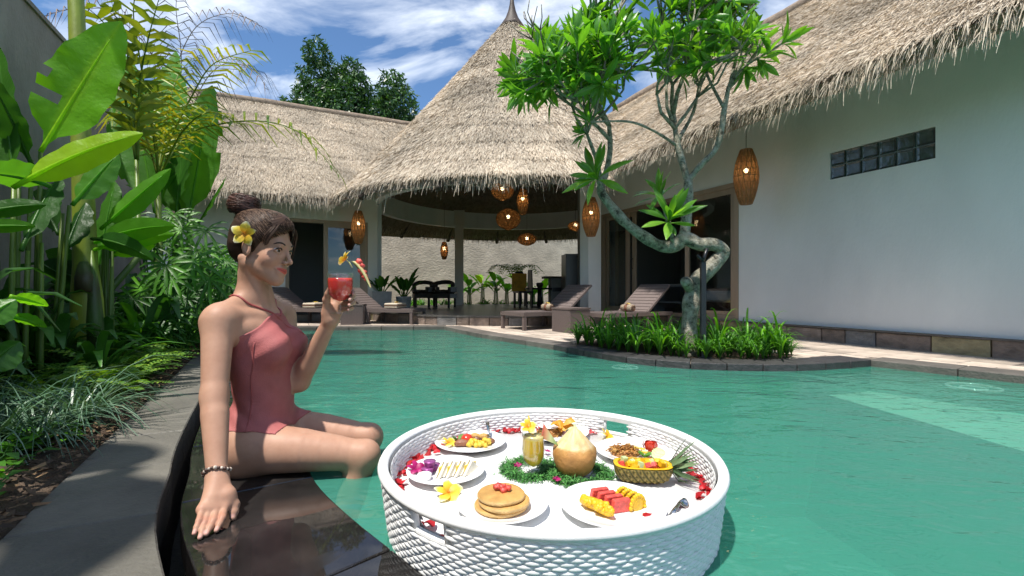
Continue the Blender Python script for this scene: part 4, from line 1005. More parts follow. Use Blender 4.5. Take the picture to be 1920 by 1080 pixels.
# --- flowers and petals
flower('frangipani_flower', TP(841, 932)+Vector((0, 0, .012)), .037, 'yellow frangipani flower lying on the tray floor between two front plates', .45, .4, group='frangipani flowers')
flower('frangipani_flower', TP(1138, 822)+Vector((0, 0, .012)), .032, 'pale yellow frangipani flower below the far handle of the tray', .7, 1.1, group='frangipani flowers')
pm = []
for v in range(4):
    mb = MB(); L = .02; c = U(.2, .7)
    mb.leaf([(L*(u-.5), 0, L*c*u*(1-u)*1.5+L*.3*u*u*(v % 2)) for u in (0, .3, .6, .85, 1)], [L*.12, L*.33, L*.42, L*.34, L*.1], (0, 1, 0), .3*(v-1), 2, .3, seed=v)
    o = mb.build('petal', M['redpetal']); pm.append(o.data); bpy.data.objects.remove(o)
spots = []
for a0, a1, n in ((128, 205, 84), (62, 125, 60), (-42, 22, 58), (205, 250, 10)):
    for k in range(n):
        a = math.radians(a0+(a1-a0)*((k+U(-.4, .4))/n)); cl = .5+.5*math.sin(a*26+a0)
        if a0 != 205 and U(0, 1) > .35+.65*cl: continue
        r = .418-abs(nr.normal(0, .014)); spots.append((TC.x+r*math.cos(a), TC.y+r*math.sin(a)))
q = TP(1205, 973); spots += [(q.x+U(-.012, .012), q.y+U(-.01, .01)) for k in range(3)]
for x, y in spots:
    o = link('petal', pm[rng.randrange(4)]); o.location = (x, y, FZ+.0015+U(0, .006)); o.rotation_euler = (U(-.5, .5), U(-.5, .5), U(0, 6.28)); sc = U(.95, 1.5); o.scale = (sc, sc, sc)
    tag(o, 'small crimson flower petal strewn on the tray floor along its wall', 'petal', 'crimson petals strewn inside the tray')
cutlery('spoon', P(1258, 968, 1.05), P(1284, 936, 1.13), 'steel spoon resting near the right rim of the tray', 'spoon')
# ================================================================== seated woman (one continuous body from blended volumes)
def glass_fix(m):
    """mirror weight from the facing angle, the same from both sides of a thin wall"""
    t = m.node_tree
    fr = next(n for n in t.nodes if n.type == 'FRESNEL'); dst = [l.to_socket for l in fr.outputs[0].links]
    lw = t.nodes.new('ShaderNodeLayerWeight'); lw.inputs[0].default_value = .5
    pw = t.nodes.new('ShaderNodeMath'); pw.operation = 'POWER'; pw.inputs[1].default_value = 3.5; t.links.new(lw.outputs['Facing'], pw.inputs[0])
    ma = t.nodes.new('ShaderNodeMath'); ma.operation = 'MULTIPLY_ADD'; ma.inputs[1].default_value = .55; ma.inputs[2].default_value = .045; t.links.new(pw.outputs[0], ma.inputs[0])
    for d in dst: t.links.new(ma.outputs[0], d)
glass_fix(M['clear']); glass_fix(M['glass'])
PRIMS = []
def prim(lo, hi, fn, k=.02, op='u'): PRIMS.append((np.array(lo, float), np.array(hi, float), fn, k, op))
def cap(a, b, ra, rb=None, k=.02, op='u'):
    rb = ra if rb is None else rb; a = np.array(a, float); b = np.array(b, float); ab = b-a; L2 = max(1e-9, ab @ ab); r = max(ra, rb)
    def fn(X):
        t = np.clip(((X-a) @ ab)/L2, 0, 1); return np.linalg.norm(X-a-t[..., None]*ab, axis=-1)-(ra+(rb-ra)*t)
    prim(np.minimum(a, b)-r, np.maximum(a, b)+r, fn, k, op)
def ell(c, r, k=.02, op='u', R=None):
    c = np.array(c, float); r = np.array(r, float); R = np.eye(3) if R is None else np.array(R, float)   # columns of R = axes
    def fn(X):
        Y = (X-c) @ R; k0 = np.linalg.norm(Y/r, axis=-1); k1 = np.linalg.norm(Y/(r*r), axis=-1)+1e-9; return k0*(k0-1)/k1
    e = np.sqrt((R*r) ** 2 @ np.ones(3)); prim(c-e, c+e, fn, k, op)
def chain(pts, rad, k=.012):
    """one tapering limb through several joints (no swelling where the pieces meet)"""
    q = np.array([tuple(p) for p in smooth_line([Vector(p) for p in pts], 4)]); m = len(q); rs_ = np.interp(np.linspace(0, 1, m), np.linspace(0, 1, len(pts)), rad)
    def fn(X):
        d = None
        for i in range(m-1):
            a = q[i]; ab = q[i+1]-a; t = np.clip(((X-a) @ ab)/max(1e-9, ab @ ab), 0, 1); v = np.linalg.norm(X-a-t[..., None]*ab, axis=-1)-(rs_[i]+(rs_[i+1]-rs_[i])*t); d = v if d is None else np.minimum(d, v)
        return d
    prim(q.min(0)-max(rad), q.max(0)+max(rad), fn, k)
def combine(d, v, k, op):
    if op == 'u': h = np.maximum(k-np.abs(d-v), 0)/k; return np.minimum(d, v)-h*h*k*.25
    v = -v; h = np.maximum(k-np.abs(d-v), 0)/k; return np.maximum(d, v)+h*h*k*.25
def sdf(X, prims=None):
    d = np.full(X.shape[:-1], 1.0)
    for lo, hi, fn, k, op in (prims or PRIMS): d = combine(d, fn(X), k, op)
    return d
def grid_field(lo, hi, h, prims):
    lo = np.array(lo, float); n = np.ceil((np.array(hi, float)-lo)/h).astype(int)+1; A = np.full(n, .2, np.float32)
    ax = [lo[i]+h*np.arange(n[i]) for i in range(3)]
    for plo, phi, fn, k, op in prims:
        m = k+2*h if op == 'u' else k+.02
        i0 = np.clip(np.floor((plo-m-lo)/h).astype(int), 0, n); i1 = np.clip(np.ceil((phi+m-lo)/h).astype(int)+1, 0, n)
        if np.any(i1 <= i0): continue
        sl = tuple(slice(a, b) for a, b in zip(i0, i1))
        X = np.stack(np.meshgrid(*[ax[i][sl[i]] for i in range(3)], indexing='ij'), -1)
        A[sl] = combine(A[sl], fn(X), k, op)
    return A, lo
def surface_net(A, lo, h):
    s = A < 0; nx, ny, nz = A.shape
    c8 = [s[i:nx-1+i, j:ny-1+j, k:nz-1+k] for i in (0, 1) for j in (0, 1) for k in (0, 1)]
    cnt = sum(c.astype(np.int8) for c in c8); act = (cnt > 0) & (cnt < 8); idx = np.argwhere(act)
    ids = np.full(act.shape, -1, np.int64); ids[act] = np.arange(len(idx))
    corners = [(i, j, k) for i in (0, 1) for j in (0, 1) for k in (0, 1)]
    vals = np.stack([A[idx[:, 0]+i, idx[:, 1]+j, idx[:, 2]+k] for i, j, k in corners], 1)
    acc = np.zeros((len(idx), 3)); num = np.zeros(len(idx))
    for a in range(8):
        for b in range(a+1, 8):
            ca, cb = np.array(corners[a]), np.array(corners[b])
            if np.abs(ca-cb).sum() != 1: continue
            va, vb = vals[:, a], vals[:, b]; m = (va < 0) != (vb < 0); t = va/(va-vb+1e-12)
            acc[m] += (ca+t[:, None]*(cb-ca))[m]; num[m] += 1
    V = lo+h*(idx+acc/num[:, None]); Fs = []
    for axis in range(3):
        sa = [slice(None)]*3; sb = [slice(None)]*3; sa[axis] = slice(0, -1); sb[axis] = slice(1, None)
        d = s[tuple(sa)] != s[tuple(sb)]; e = np.argwhere(d); o = [x for x in range(3) if x != axis]
        ok = np.ones(len(e), bool)
        for x in o: ok &= (e[:, x] > 0) & (e[:, x] < A.shape[x]-1)
        e = e[ok]; inn = s[e[:, 0], e[:, 1], e[:, 2]]
        def cid(da, db):
            q = e.copy(); q[:, o[0]] -= da; q[:, o[1]] -= db; return ids[q[:, 0], q[:, 1], q[:, 2]]
        f = np.stack([cid(1, 1), cid(0, 1), cid(0, 0), cid(1, 0)], 1)
        flip = inn if axis != 1 else ~inn
        f[~flip] = f[~flip][:, ::-1]; Fs.append(f)
    return V, np.concatenate(Fs)
YC = 1.575
# torso
ell((-.858, 1.60, .108), (.118, .160, .108), .05)
for y in (1.525, 1.68): ell((-.885, y, .090), (.100, .088, .098), .05)
ell((-.842, 1.588, .235), (.083, .106, .13), .045)
ell((-.845, 1.572, .375), (.088, .117, .125), .045)
ell((-.862, 1.567, .475), (.076, .145, .068), .05)
for y in (1.512, 1.637): ell((-.775, y, .412), (.052, .054, .055), .04)
cap((-.868, 1.552, .575), (-.893, 1.435, .528), .034, .032, .04); cap((-.862, 1.56, .575), (-.848, 1.70, .528), .034, .03, .04)
cap((-.80, 1.555, .518), (-.872, 1.425, .528), .013, .016, .02); cap((-.80, 1.585, .518), (-.835, 1.70, .525), .013, .016, .02)
ell((-.893, 1.424, .505), (.044, .042, .048), .03); ell((-.847, 1.715, .505), (.042, .042, .046), .03)
# near arm: planted on the ledge
SHn = (-.893, 1.418, .50); ELn = tuple(P(402, 742, 1.335)); WRn = tuple(P(407, 895, 1.235))
def lerp(a, b, t): return tuple(np.array(a)*(1-t)+np.array(b)*t)
chain([SHn, lerp(SHn, ELn, .5), ELn], [.046, .039, .033], .03)
chain([ELn, lerp(ELn, WRn, .25), lerp(ELn, WRn, .6), WRn], [.033, .0355, .030, .0235], .02)
PLn = tuple(P(406, 938, 1.20))
def hand(wr, mcps, pips, tips, th, rr=.0074, wrr=.022):
    for i, m in enumerate(mcps): cap(wr, m, wrr*.62, .0105, .018); 
    cap(mcps[0], mcps[-1], .0098, .009, .016)
    c = np.mean([wr, mcps[0], mcps[-1]], 0); cap(wr, c, wrr*.8, .016, .02)
    for i in range(4):
        f = (1, 1.02, .97, .86)[i]; d = lerp(pips[i], tips[i], .5)
        cap(mcps[i], pips[i], 0.0094*f, rr*1.08*f, .005); cap(pips[i], d, rr*1.06*f, rr*.95*f, .004); cap(d, tips[i], rr*.95*f, rr*.78*f, .004)
    cap(wr, th[0], wrr*.7, .016, .02); cap(th[0], th[1], .0155, .0115, .014); cap(th[1], lerp(th[1], th[2], .55), .0115, .0108, .006); cap(lerp(th[1], th[2], .55), th[2], .0105, .0082, .005)
hn_m = [tuple(P(x, y, d)) for x, y, d in ((421, 950, 1.192), (405, 954, 1.180), (391, 956, 1.170), (379, 955, 1.162))]
hn_p = [tuple(P(x, y, d)) for x, y, d in ((417, 971, 1.158), (400, 976, 1.145), (384, 979, 1.136), (373, 976, 1.130))]
hn_t = [tuple(P(x, y, d)) for x, y, d in ((406, 994, 1.128), (387, 1001, 1.113), (375, 1008, 1.100), (364, 1000, 1.106))]
hn_th = [tuple(P(x, y, d)) for x, y, d in ((428, 927, 1.212), (440, 946, 1.212), (437, 970, 1.195))]
hand(WRn, hn_m, hn_p, hn_t, hn_th)
# far arm: raised with the glass
SHf = (-.845, 1.715, .50); ELf = tuple(P(562, 716, 1.64)); WRf = tuple(P(620, 600, 1.565))
chain([SHf, lerp(SHf, ELf, .5), ELf], [.042, .037, .031], .03)
chain([ELf, lerp(ELf, WRf, .28), lerp(ELf, WRf, .65), WRf], [.031, .033, .028, .0225], .02)
hf_m = [tuple(P(x, y, d)) for x, y, d in ((630, 549, 1.592), (634, 560, 1.590), (636, 571, 1.585), (635, 581, 1.578))]
hf_p = [tuple(P(x, y, d)) for x, y, d in ((659, 543, 1.578), (662, 555, 1.572), (663, 567, 1.566), (659, 578, 1.560))]
hf_t = [tuple(P(x, y, d)) for x, y, d in ((663, 551, 1.530), (656, 562, 1.510), (655, 572, 1.510), (653, 581, 1.515))]
hf_th = [tuple(P(x, y, d)) for x, y, d in ((614, 586, 1.555), (612, 562, 1.535), (619, 541, 1.512))]
hand(WRf, hf_m, hf_p, hf_t, hf_th)
# legs
KNn, KNf = (-.488, 1.535, .058), (-.522, 1.69, .068)
chain([(-.85, 1.512, .088), (-.68, 1.515, .082), KNn], [.085, .068, .043], .03); ell((-.478, 1.535, .062), (.040, .041, .042), .025)
chain([(-.85, 1.688, .09), (-.68, 1.69, .084), KNf], [.085, .068, .043], .03); ell((-.512, 1.69, .072), (.040, .041, .042), .025)
for kn, an, hl, to in ((KNn, (-.60, 1.51, -.34), (-.62, 1.51, -.37), (-.46, 1.48, -.40)), (KNf, (-.64, 1.64, -.34), (-.66, 1.64, -.37), (-.50, 1.61, -.40))):
    chain([kn, lerp(kn, an, .3), lerp(kn, an, .65), an], [.042, .047, .034, .026], .025); cap(an, hl, .027, .026, .02); cap(hl, to, .026, .018, .02)
# neck
HO = np.array((-.822, 1.539, .738)); th_ = math.radians(-7)
fw = np.array((math.cos(th_), math.sin(th_), 0)); lf_ = np.array((-math.sin(th_), math.cos(th_), 0)); upv = np.array((0, 0, 1.0))
# slight roll and lift of the head
ro = math.radians(-4); lf2 = lf_*math.cos(ro)+upv*math.sin(ro); up2 = np.cross(fw, lf2); pt_ = math.radians(-8); fw2 = fw*math.cos(pt_)+up2*math.sin(pt_); up3 = np.cross(fw2, lf2); HR = np.stack([fw2, lf2, up3], 1)
HSC = [1.0]
def H(x, y, z): return HO+HSC[0]*(HR @ np.array((x, y, z), float))
NHEAD = len(PRIMS)
cap((-.866, 1.556, .54), H(-.026, 0, -.055), .044, .043, .035)
cap(H(-.03, -.045, -.04), (-.815, 1.55, .53), .014, .012, .02); cap(H(-.03, .045, -.04), (-.81, 1.58, .53), .014, .012, .02)
# head
ell(H(-.014, 0, .044), (.096, .0735, .080), .03, R=HR)
ell(H(.034, 0, -.012), (.058, .055, .080), .022, R=HR)
ell(H(.036, 0, -.062), (.046, .042, .040), .022, R=HR)
cap(H(.075, 0, -.101), H(.069, 0, -.096), .0130, .0155, .022)
for s in (-1, 1):
    cap(H(.004, s*.046, -.056), H(.066, s*.014, -.100), .0150, .013, .036)
    ell(H(.056, s*.039, -.032), (.027, .021, .024), .022, R=HR)
cap(H(.079, -.026, .020), H(.079, .026, .020), .0125, .0125, .018)
for s in (-1, 1): ell(H(.101, s*.031, -.003), (.0155, .0185, .0142), .010, 's', R=HR)
cap(H(.089, 0, .008), H(.1105, 0, -.033), .0062, .0078, .010); ell(H(.1120, 0, -.035), (.0085, .0082, .0078), .006, R=HR)
for s in (-1, 1):
    ell(H(.099, s*.0098, -.040), (.0095, .0065, .0065), .005, R=HR)
    for a, b, c in (((.078, .0465, -.002), (.0868, .034, .0088), (.0825, .0175, -.0025)), ((.078, .0465, -.003), (.0852, .033, -.0096), (.0825, .0175, -.0035))):
        for u, v in ((a, b), (b, c)): cap(H(u[0], s*u[1], u[2]), H(v[0], s*v[1], v[2]), .0026, .0026, .004)
ell(H(.086, 0, -.070), (.0125, .024, .018), .012, R=HR)
for s in (-1, 1):
    cap(H(.0795, s*.0285, -.0612), H(.0955, s*.004, -.0660), .0024, .0036, .004); cap(H(.0795, s*.0275, -.0632), H(.0940, s*.004, -.0758), .0024, .0044, .004)
    Re = HR @ np.array(Matrix.Rotation(-.2, 3, 'Y'))
    ell(H(-.006, s*.0745, -.008), (.0165, .0075, .029), .006, R=Re); ell(H(-.003, s*.083, -.006), (.0095, .006, .0175), .004, 's', R=Re)
HS = .93                                  # the head as a whole, scaled about its centre
def shrink(p):
    lo_, hi_, fn, k, op = p; return (HO+(lo_-HO)*HS, HO+(hi_-HO)*HS, lambda X, fn=fn: HS*fn(HO+(X-HO)/HS), k*HS, op)
NNECK = NHEAD+3
PRIMS[NNECK:] = [shrink(p) for p in PRIMS[NNECK:]]
person_prims = list(PRIMS)
headlo, headhi = HO+np.array((-.15, -.15, -.135)), HO+np.array((.15, .15, .15))
hnb = (np.array((-.80, 1.085, -.01)), np.array((-.66, 1.26, .13))); hfb = (np.array((-.64, 1.48, .50)), np.array((-.52, 1.62, .64)))
boxes = [(headlo, headhi, .0018), (hnb[0], hnb[1], .0018), (hfb[0], hfb[1], .0018)]
A, lo = grid_field((-1.05, 1.07, -.45), (-.38, 1.85, .92), .004, person_prims); Vb, Fb = surface_net(A, lo, .004)
cen = Vb[Fb].mean(1); keep = np.ones(len(Fb), bool)
for blo, bhi, hh in boxes: keep &= ~np.all((cen > blo+.008) & (cen < bhi-.008), axis=1)
Fb = Fb[keep]; VV = [Vb]; FF = [Fb]; off = len(Vb)
for blo, bhi, hh in boxes:
    A, lo = grid_field(blo, bhi, hh, person_prims); v, f = surface_net(A, lo, hh); VV.append(v); FF.append(f+off); off += len(v)
VV = np.concatenate(VV); FF = np.concatenate(FF)
used = np.zeros(len(VV), bool); used[FF.ravel()] = True; rm = np.cumsum(used)-1; VV = VV[used]; FF = rm[FF]
# natural skin colour: lips, cheeks, knuckles, nails; mouth line and nostrils hold painted shade
colr = np.tile(np.array((.47, .275, .19)), (len(VV), 1))
def blend(mask, c):
    global colr; colr = colr*(1-mask[:, None])+np.array(c)*mask[:, None]
L = (VV-HO) @ HR/HS
HSC[0] = HS
def bump_at(c, r): return np.clip(1-np.linalg.norm((L-np.array(c))/np.array(r), axis=1), 0, 1)
for s in (-1, 1): blend(np.clip(bump_at((.062, s*.042, -.038), (.04, .03, .03))*1.0, 0, .18), (.52, .22, .16))
zc_ = L[:, 2]+.0705-np.abs(L[:, 1])/.029*.0085; lip = np.clip((1-np.sqrt((L[:, 1]/.0305)**2+(zc_/.0098)**2))*5, 0, 1)*(L[:, 0] > .074)
blend(lip*.9, (.60, .095, .07))
ml = np.clip((1-np.sqrt((L[:, 1]/.029)**2+((zc_+.0)/.0019)**2))*4, 0, 1); blend(ml*.75*(L[:, 0] > .074), (.22, .045, .04))  # dark crease between the lips, its shade painted instead of a groove
for s in (-1, 1): blend(np.clip((1-np.linalg.norm((L-np.array((.108, s*.0065, -.0435)))/np.array((.008, .004, .003)), axis=1))*3, 0, .45), (.26, .1, .08))  # nostril shade painted as dark spots
for tlist, nv in ((hn_t+[hn_th[2]], (0, -.35, 1)), (hf_t+[hf_th[2]], (.1, -1, .2))):
    for tp in tlist:
        c = np.array(tp)+np.array(nv)/np.linalg.norm(nv)*.006; blend(np.clip((1-np.linalg.norm(VV-c, axis=1)/.0075)*3, 0, .8), (.62, .36, .31))
for tp in hn_p+hn_m: blend(np.clip((1-np.linalg.norm(VV-np.array(tp), axis=1)/.018), 0, .35), (.45, .2, .14))
def skin_mat():
    m, t, out = new_mat('skin'); b = t.nodes.new('ShaderNodeBsdfPrincipled')
    a = t.nodes.new('ShaderNodeAttribute'); a.attribute_name = 'skin'
    n = noise_node(t, 19, 8, rough=.65); c = mixcol(t, 1.0, a.outputs['Color'], rampnode(t, [(.3, (.90, .83, .80)), (.7, (1.07, 1.06, 1.05))], n.outputs[0]).outputs[0], 'MULTIPLY')
    t.links.new(c, b.inputs['Base Color']); b.inputs['Roughness'].default_value = .52; b.inputs['Specular IOR Level'].default_value = .28
    b.inputs['Subsurface Weight'].default_value = .08; b.inputs['Subsurface Radius'].default_value = (.012, .005, .003); b.inputs['Subsurface Scale'].default_value = 1
    n2 = noise_node(t, 420, 2); bp = t.nodes.new('ShaderNodeBump'); bp.inputs['Strength'].default_value = .05; bp.inputs['Distance'].default_value = .001
    t.links.new(n2.outputs[0], bp.inputs['Height']); t.links.new(bp.outputs[0], b.inputs['Normal']); t.links.new(b.outputs[0], out.inputs[0]); return m
M['skin'] = skin_mat()
per = thing('person', 'person in a dusty rose halter swimsuit sitting on the pool ledge, raising a red drink', 'person', (-.86, 1.6, .012))
body = npmesh('body', VV, FF, M['skin']); ca = body.data.attributes.new('skin', 'FLOAT_COLOR', 'POINT'); ca.data.foreach_set('color', np.concatenate([colr, np.ones((len(colr), 1))], 1).astype(np.float32).ravel())
under(body, per)
# --- swimsuit: cloth shell over the body
M['suit'] = mat('swimsuit_fabric', (.42, .125, .12), .6, .1, 30, .25, 300, spec=.3)
M['suitseam'] = mat('swimsuit_trim', (.36, .08, .075), .5, .1, 30, .1)
def suit_region(X):
    x, y, z = X[..., 0], X[..., 1], X[..., 2]; ay = np.abs(y-YC-(.03*np.clip((.3-z)/.3, 0, 1)))
    r = -.815*x+.579*z-.952
    r = np.maximum(r, (ay-(.016+1.7*(.535-z)))*.5); r = np.maximum(r, z-.525)
    leg = .162-z-.10*np.clip(1-ay/.13, 0, 1)-.03*np.clip((x+.86)/.1, 0, 1)*np.clip(1-ay/.16, 0, 1)
    r = np.maximum(r, leg*.8)
    return np.maximum(r, x+.745-1.1*np.clip(z-.15, 0, .09))
torso_prims = [p for p in person_prims[:14]]+[person_prims[i] for i in range(14, len(person_prims)) if False]
legp = []
_sv = PRIMS[:]; PRIMS.clear()
chain([(-.85, 1.512, .088), (-.68, 1.515, .082), KNn], [.085, .068, .043], .03); chain([(-.85, 1.688, .09), (-.68, 1.69, .084), KNf], [.085, .068, .043], .03)
legp = PRIMS[:]; PRIMS.clear(); PRIMS.extend(_sv)
A, lo = grid_field((-1.02, 1.40, -.02), (-.64, 1.80, .56), .0028, torso_prims+legp)
n = A.shape; X = np.stack(np.meshgrid(*[lo[i]+.0028*np.arange(n[i]) for i in range(3)], indexing='ij'), -1).astype(np.float32)
fold = (.0021*np.sin(X[..., 2]*88+X[..., 0]*75+3*np.sin(X[..., 1]*17))*np.clip((.34-X[..., 2])/.08, 0, 1)*np.clip((X[..., 2]-.12)/.05, 0, 1)*(.6+.4*np.sin(X[..., 0]*40+X[..., 2]*23))+.0012*np.sin(X[..., 0]*70-X[..., 2]*110+X[..., 1]*30)*np.clip((X[..., 2]-.34)/.06, 0, 1))
S_ = np.maximum(A-.0032-fold.astype(np.float32), suit_region(X).astype(np.float32)); S_ = np.maximum(S_, -(A+.006))
v, f = surface_net(S_.astype(np.float32), lo, .0028)
suit = under(npmesh('swimsuit', v, f, M['suit']), per)
def drape(pts, r, lift=.002, n=5):
    """project a line onto the skin"""
    q = np.array([tuple(p) for p in smooth_line([Vector(p) for p in pts], n)])
    for _ in range(6):
        e = 1e-3; d = sdf(q, person_prims); g = np.stack([(sdf(q+np.eye(3)[i]*e, person_prims)-d)/e for i in range(3)], 1); g /= np.linalg.norm(g, axis=1)[:, None]+1e-9
        q = q-g*(d-lift)[:, None]
    return [Vector(p) for p in q]
for pts in (((-.925, 1.55, .585), (-.90, 1.50, .575), (-.855, 1.49, .562), (-.81, 1.525, .535), (-.785, 1.57, .505), (-.76, 1.61, .475), (-.74, 1.64, .44)),
            ((-.925, 1.55, .585), (-.90, 1.60, .575), (-.84, 1.62, .562), (-.80, 1.60, .535), (-.785, 1.575, .515))):
    mb = MB(); mb.tube(drape(pts, .003), .0034, 6); s_ = mb.build('strap', M['suitseam'], suit); s_.location = (0, 0, 0); s_.matrix_parent_inverse = Matrix.Identity(4); s_.location = -(suit.location+per.location)
mb = MB(); mb.tube(drape([(-.80, 1.48, .43), (-.815, 1.455, .33), (-.82, 1.455, .24), (-.825, 1.44, .165)], .002, .0045), .0014, 5); sm_ = mb.build('seam', M['suitseam'], suit); sm_.location = -(suit.location+per.location)
# --- eyes, brows, lashes
M['eye'] = mat('eyeball', (.8, .8, .8), .08, 0, 5, 0, tint=[(0, (.01, .008, .006)), (.28, (.012, .008, .006)), (.36, (.10, .045, .02)), (.56, (.05, .02, .01)), (.62, (.66, .61, .58)), (1, (.66, .62, .6))], spec=.7)
M['brow'] = mat('brow_hair', (.045, .025, .018), .7, .2, 60, 0)
M['lash'] = mat('lash_hair', (.012, .009, .008), .6, .1, 60, 0)
for s in (-1, 1):
    c = H(.0742, s*.0315, -.0010); g = Vector(H(1, s*.0315-.10, -.02)-H(0, s*.0315, 0)).normalized(); q = g.to_track_quat('Z', 'Y').to_matrix(); r = .0124*HS
    mb = MB(); mb.ball(c, r, 20, 18, M=q)
    for i, pv in enumerate(mb.v): mb.t[i] = min(1, math.acos(max(-1, min(1, (Vector(pv)-Vector(c)).normalized().dot(g))))/1.0)
    under(mb.build('eye', M['eye']), per)
    mb = MB(); mb.tube([H(.0775, s*.0485, -.0005), H(.084, s*.042, .0055), H(.0885, s*.033, .0092), H(.0885, s*.024, .0062), H(.085, s*.018, -.001)], [.0010, .0024, .0028, .0022, .0010], 6); under(mb.build('eyelash', M['lash']), per)
    mb = MB(); mb.tube(drape([H(.072, s*.053, .0185), H(.082, s*.043, .0255), H(.09, s*.03, .0255), H(.093, s*.017, .0215)], .002, .0006), [.0010, .0026, .0032, .0024, .0022, .0026, .003, .0032, .003, .003, .003, .003, .003, .003, .002, .001][:16], 6) if False else mb.tube(drape([H(.072, s*.053, .0185), H(.082, s*.043, .0255), H(.09, s*.03, .0255), H(.093, s*.017, .0215)], .002, .0003, 4), [.0008, .0014, .0018, .0021, .0024, .0026, .0027, .0028, .0028, .0027, .0026, .0024, .0018], 6); under(mb.build('eyebrow', M['brow']), per)
# --- hair
M['hair'] = mat('brown_hair', (.06, .03, .02), .5, .25, 30, 0, 130, tint=[(0, (.020, .011, .008)), (.5, (.055, .030, .020)), (.8, (.12, .07, .046)), (1, (.21, .135, .09))], stretch=(1, 1, 1), spec=.22)
PRIMS.clear()
ell(H(-.018, 0, .046), (.097, .0775, .0855), .02, R=HR); ell(H(-.062, 0, -.008), (.048, .058, .052), .03, R=HR)
ell(H(.035, 0, .088), (.052, .052, .037), .03, R=HR)
cap(H(-.075, .004, .075), H(-.093, .004, .115), .032, .030, .02)
hp = [p for p in PRIMS]; PRIMS.clear()
hl_, hh_ = HO+np.array((-.19, -.16, -.10)), HO+np.array((.14, .16, .20))
A, lo = grid_field(hl_, hh_, .0022, hp); n = A.shape; X = np.stack(np.meshgrid(*[lo[i]+.0022*np.arange(n[i]) for i in range(3)], indexing='ij'), -1); Lh = (X-HO) @ HR/HS
strand = .0004*np.sin(np.arctan2(Lh[..., 2]-.13, Lh[..., 1]*1.0+.001)*46+Lh[..., 0]*50)
face = (.81*Lh[..., 0]-.586*Lh[..., 2]-.0190-.10*np.clip(Lh[..., 2]-.02, 0, .05)*0+.13*np.maximum(0, np.abs(Lh[..., 1])-.045))
earv = np.sqrt(((Lh[..., 0]-.003)/.024)**2+((np.abs(Lh[..., 1])-.088)/.028)**2+((Lh[..., 2]+.012)/.036)**2)-1
S_ = np.maximum(A-strand, face*.9); S_ = np.maximum(S_, -earv*.02); S_ = np.maximum(S_, (-.068-Lh[..., 2])+.25*np.maximum(0, Lh[..., 0]+.06))
v, f = surface_net(S_.astype(np.float32), lo, .0022); lv_ = (v-HO) @ HR/HS
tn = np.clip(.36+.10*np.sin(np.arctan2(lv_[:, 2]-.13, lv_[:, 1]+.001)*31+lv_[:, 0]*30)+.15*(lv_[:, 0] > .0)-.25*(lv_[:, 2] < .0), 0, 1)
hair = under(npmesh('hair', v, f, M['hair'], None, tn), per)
def hsub(o): o.parent = hair; o.location = -(hair.location+per.location); return o
mb = MB(); rs = random.Random(3)
def hproj(p, lift):
    q = np.array(p, float)[None]
    for _ in range(5):
        e = 1e-3; d = sdf(q, hp); g = np.stack([(sdf(q+np.eye(3)[i]*e, hp)-d)/e for i in range(3)], 1); g /= np.linalg.norm(g)+1e-9; q = q-g*(d-lift)[:, None]
    return Vector(q[0])
for k in range(900):
    y0 = rs.uniform(-.075, .075); z0 = .088-abs(y0)*.9+rs.uniform(-.01, .008); a = (.032+.72*z0+.0+rs.uniform(-.008, .010), y0, z0)
    b = (-.085+rs.uniform(-.01, .01), .004+y0*.35, .105+rs.uniform(-.02, .01)); mid = (lerp(a, b, .5)[0], y0*1.0, lerp(a, b, .5)[2]+.03)
    pts = [hproj(H(*(np.array(a)*(1-t)**2+2*np.array(mid)*t*(1-t)+np.array(b)*t*t)), rs.uniform(.0, .002)) for t in np.linspace(0, 1, 8)]
    mb.tube(pts, [.0004]+[rs.uniform(.0006, .0011)]*6+[.0005], 4, rs.choice((.05, .25, .4, .55, .75, .95)))
hsub(mb.build('strands', M['hair'], None))
mb = MB()
for (pts, r) in (([(.066, -.025, .098), (.074, -.052, .075), (.066, -.068, .045), (.060, -.071, .018), (.056, -.072, .012)], .0048), ([(.062, -.03, .097), (.066, -.060, .07), (.058, -.072, .045), (.053, -.075, .022)], .005),
                 ([(.07, .02, .1), (.08, .05, .075), (.072, .066, .04), (.068, .069, .005), (.066, .071, -.02)], .0042)):
    for j in range(22):
        jj = np.array((rs.uniform(-.007, .007), rs.uniform(-.004, .004), rs.uniform(-.006, .006)))
        q = smooth_line([Vector(H(*(np.array(p)+jj))) for p in pts], 4); n_ = len(q); mb.tube(q, [r*.2*math.sin(math.pi*(.12+.83*i/(n_-1)))+.0003 for i in range(n_)], 4, rs.uniform(.3, .8))
hsub(mb.build('loose_lock', M['hair'], None))
M['bun'] = mat('bun_hair', (.075, .03, .02), .4, .3, 50, 0, 150, tint=[(0, (.03, .011, .008)), (.6, (.085, .034, .024)), (1, (.18, .085, .06))], spec=.5)
mb = MB(); bc = H(-.104, .004, .146)
mb.ball(bc, (.036, .034, .033), 20, 14, .2)
for k in range(170):
    ph = rs.uniform(-.9, .9); rr = .036*math.cos(ph)+.008; a0 = rs.uniform(0, 6.28); ln = rs.uniform(1.6, 3.4)
    pts = [Vector(bc)+Vector(HR @ np.array(((rr+.003)*math.cos(a0+ln*i/9)*1.12, (rr+.003)*math.sin(a0+ln*i/9), .038*math.sin(ph)+.004*math.sin(i+k)))) for i in range(10)]
    mb.tube(pts, [.0006]+[rs.uniform(.0010, .0020)]*8+[.0006], 4, rs.uniform(0, 1))
hsub(mb.build('bun', M['bun'], None))
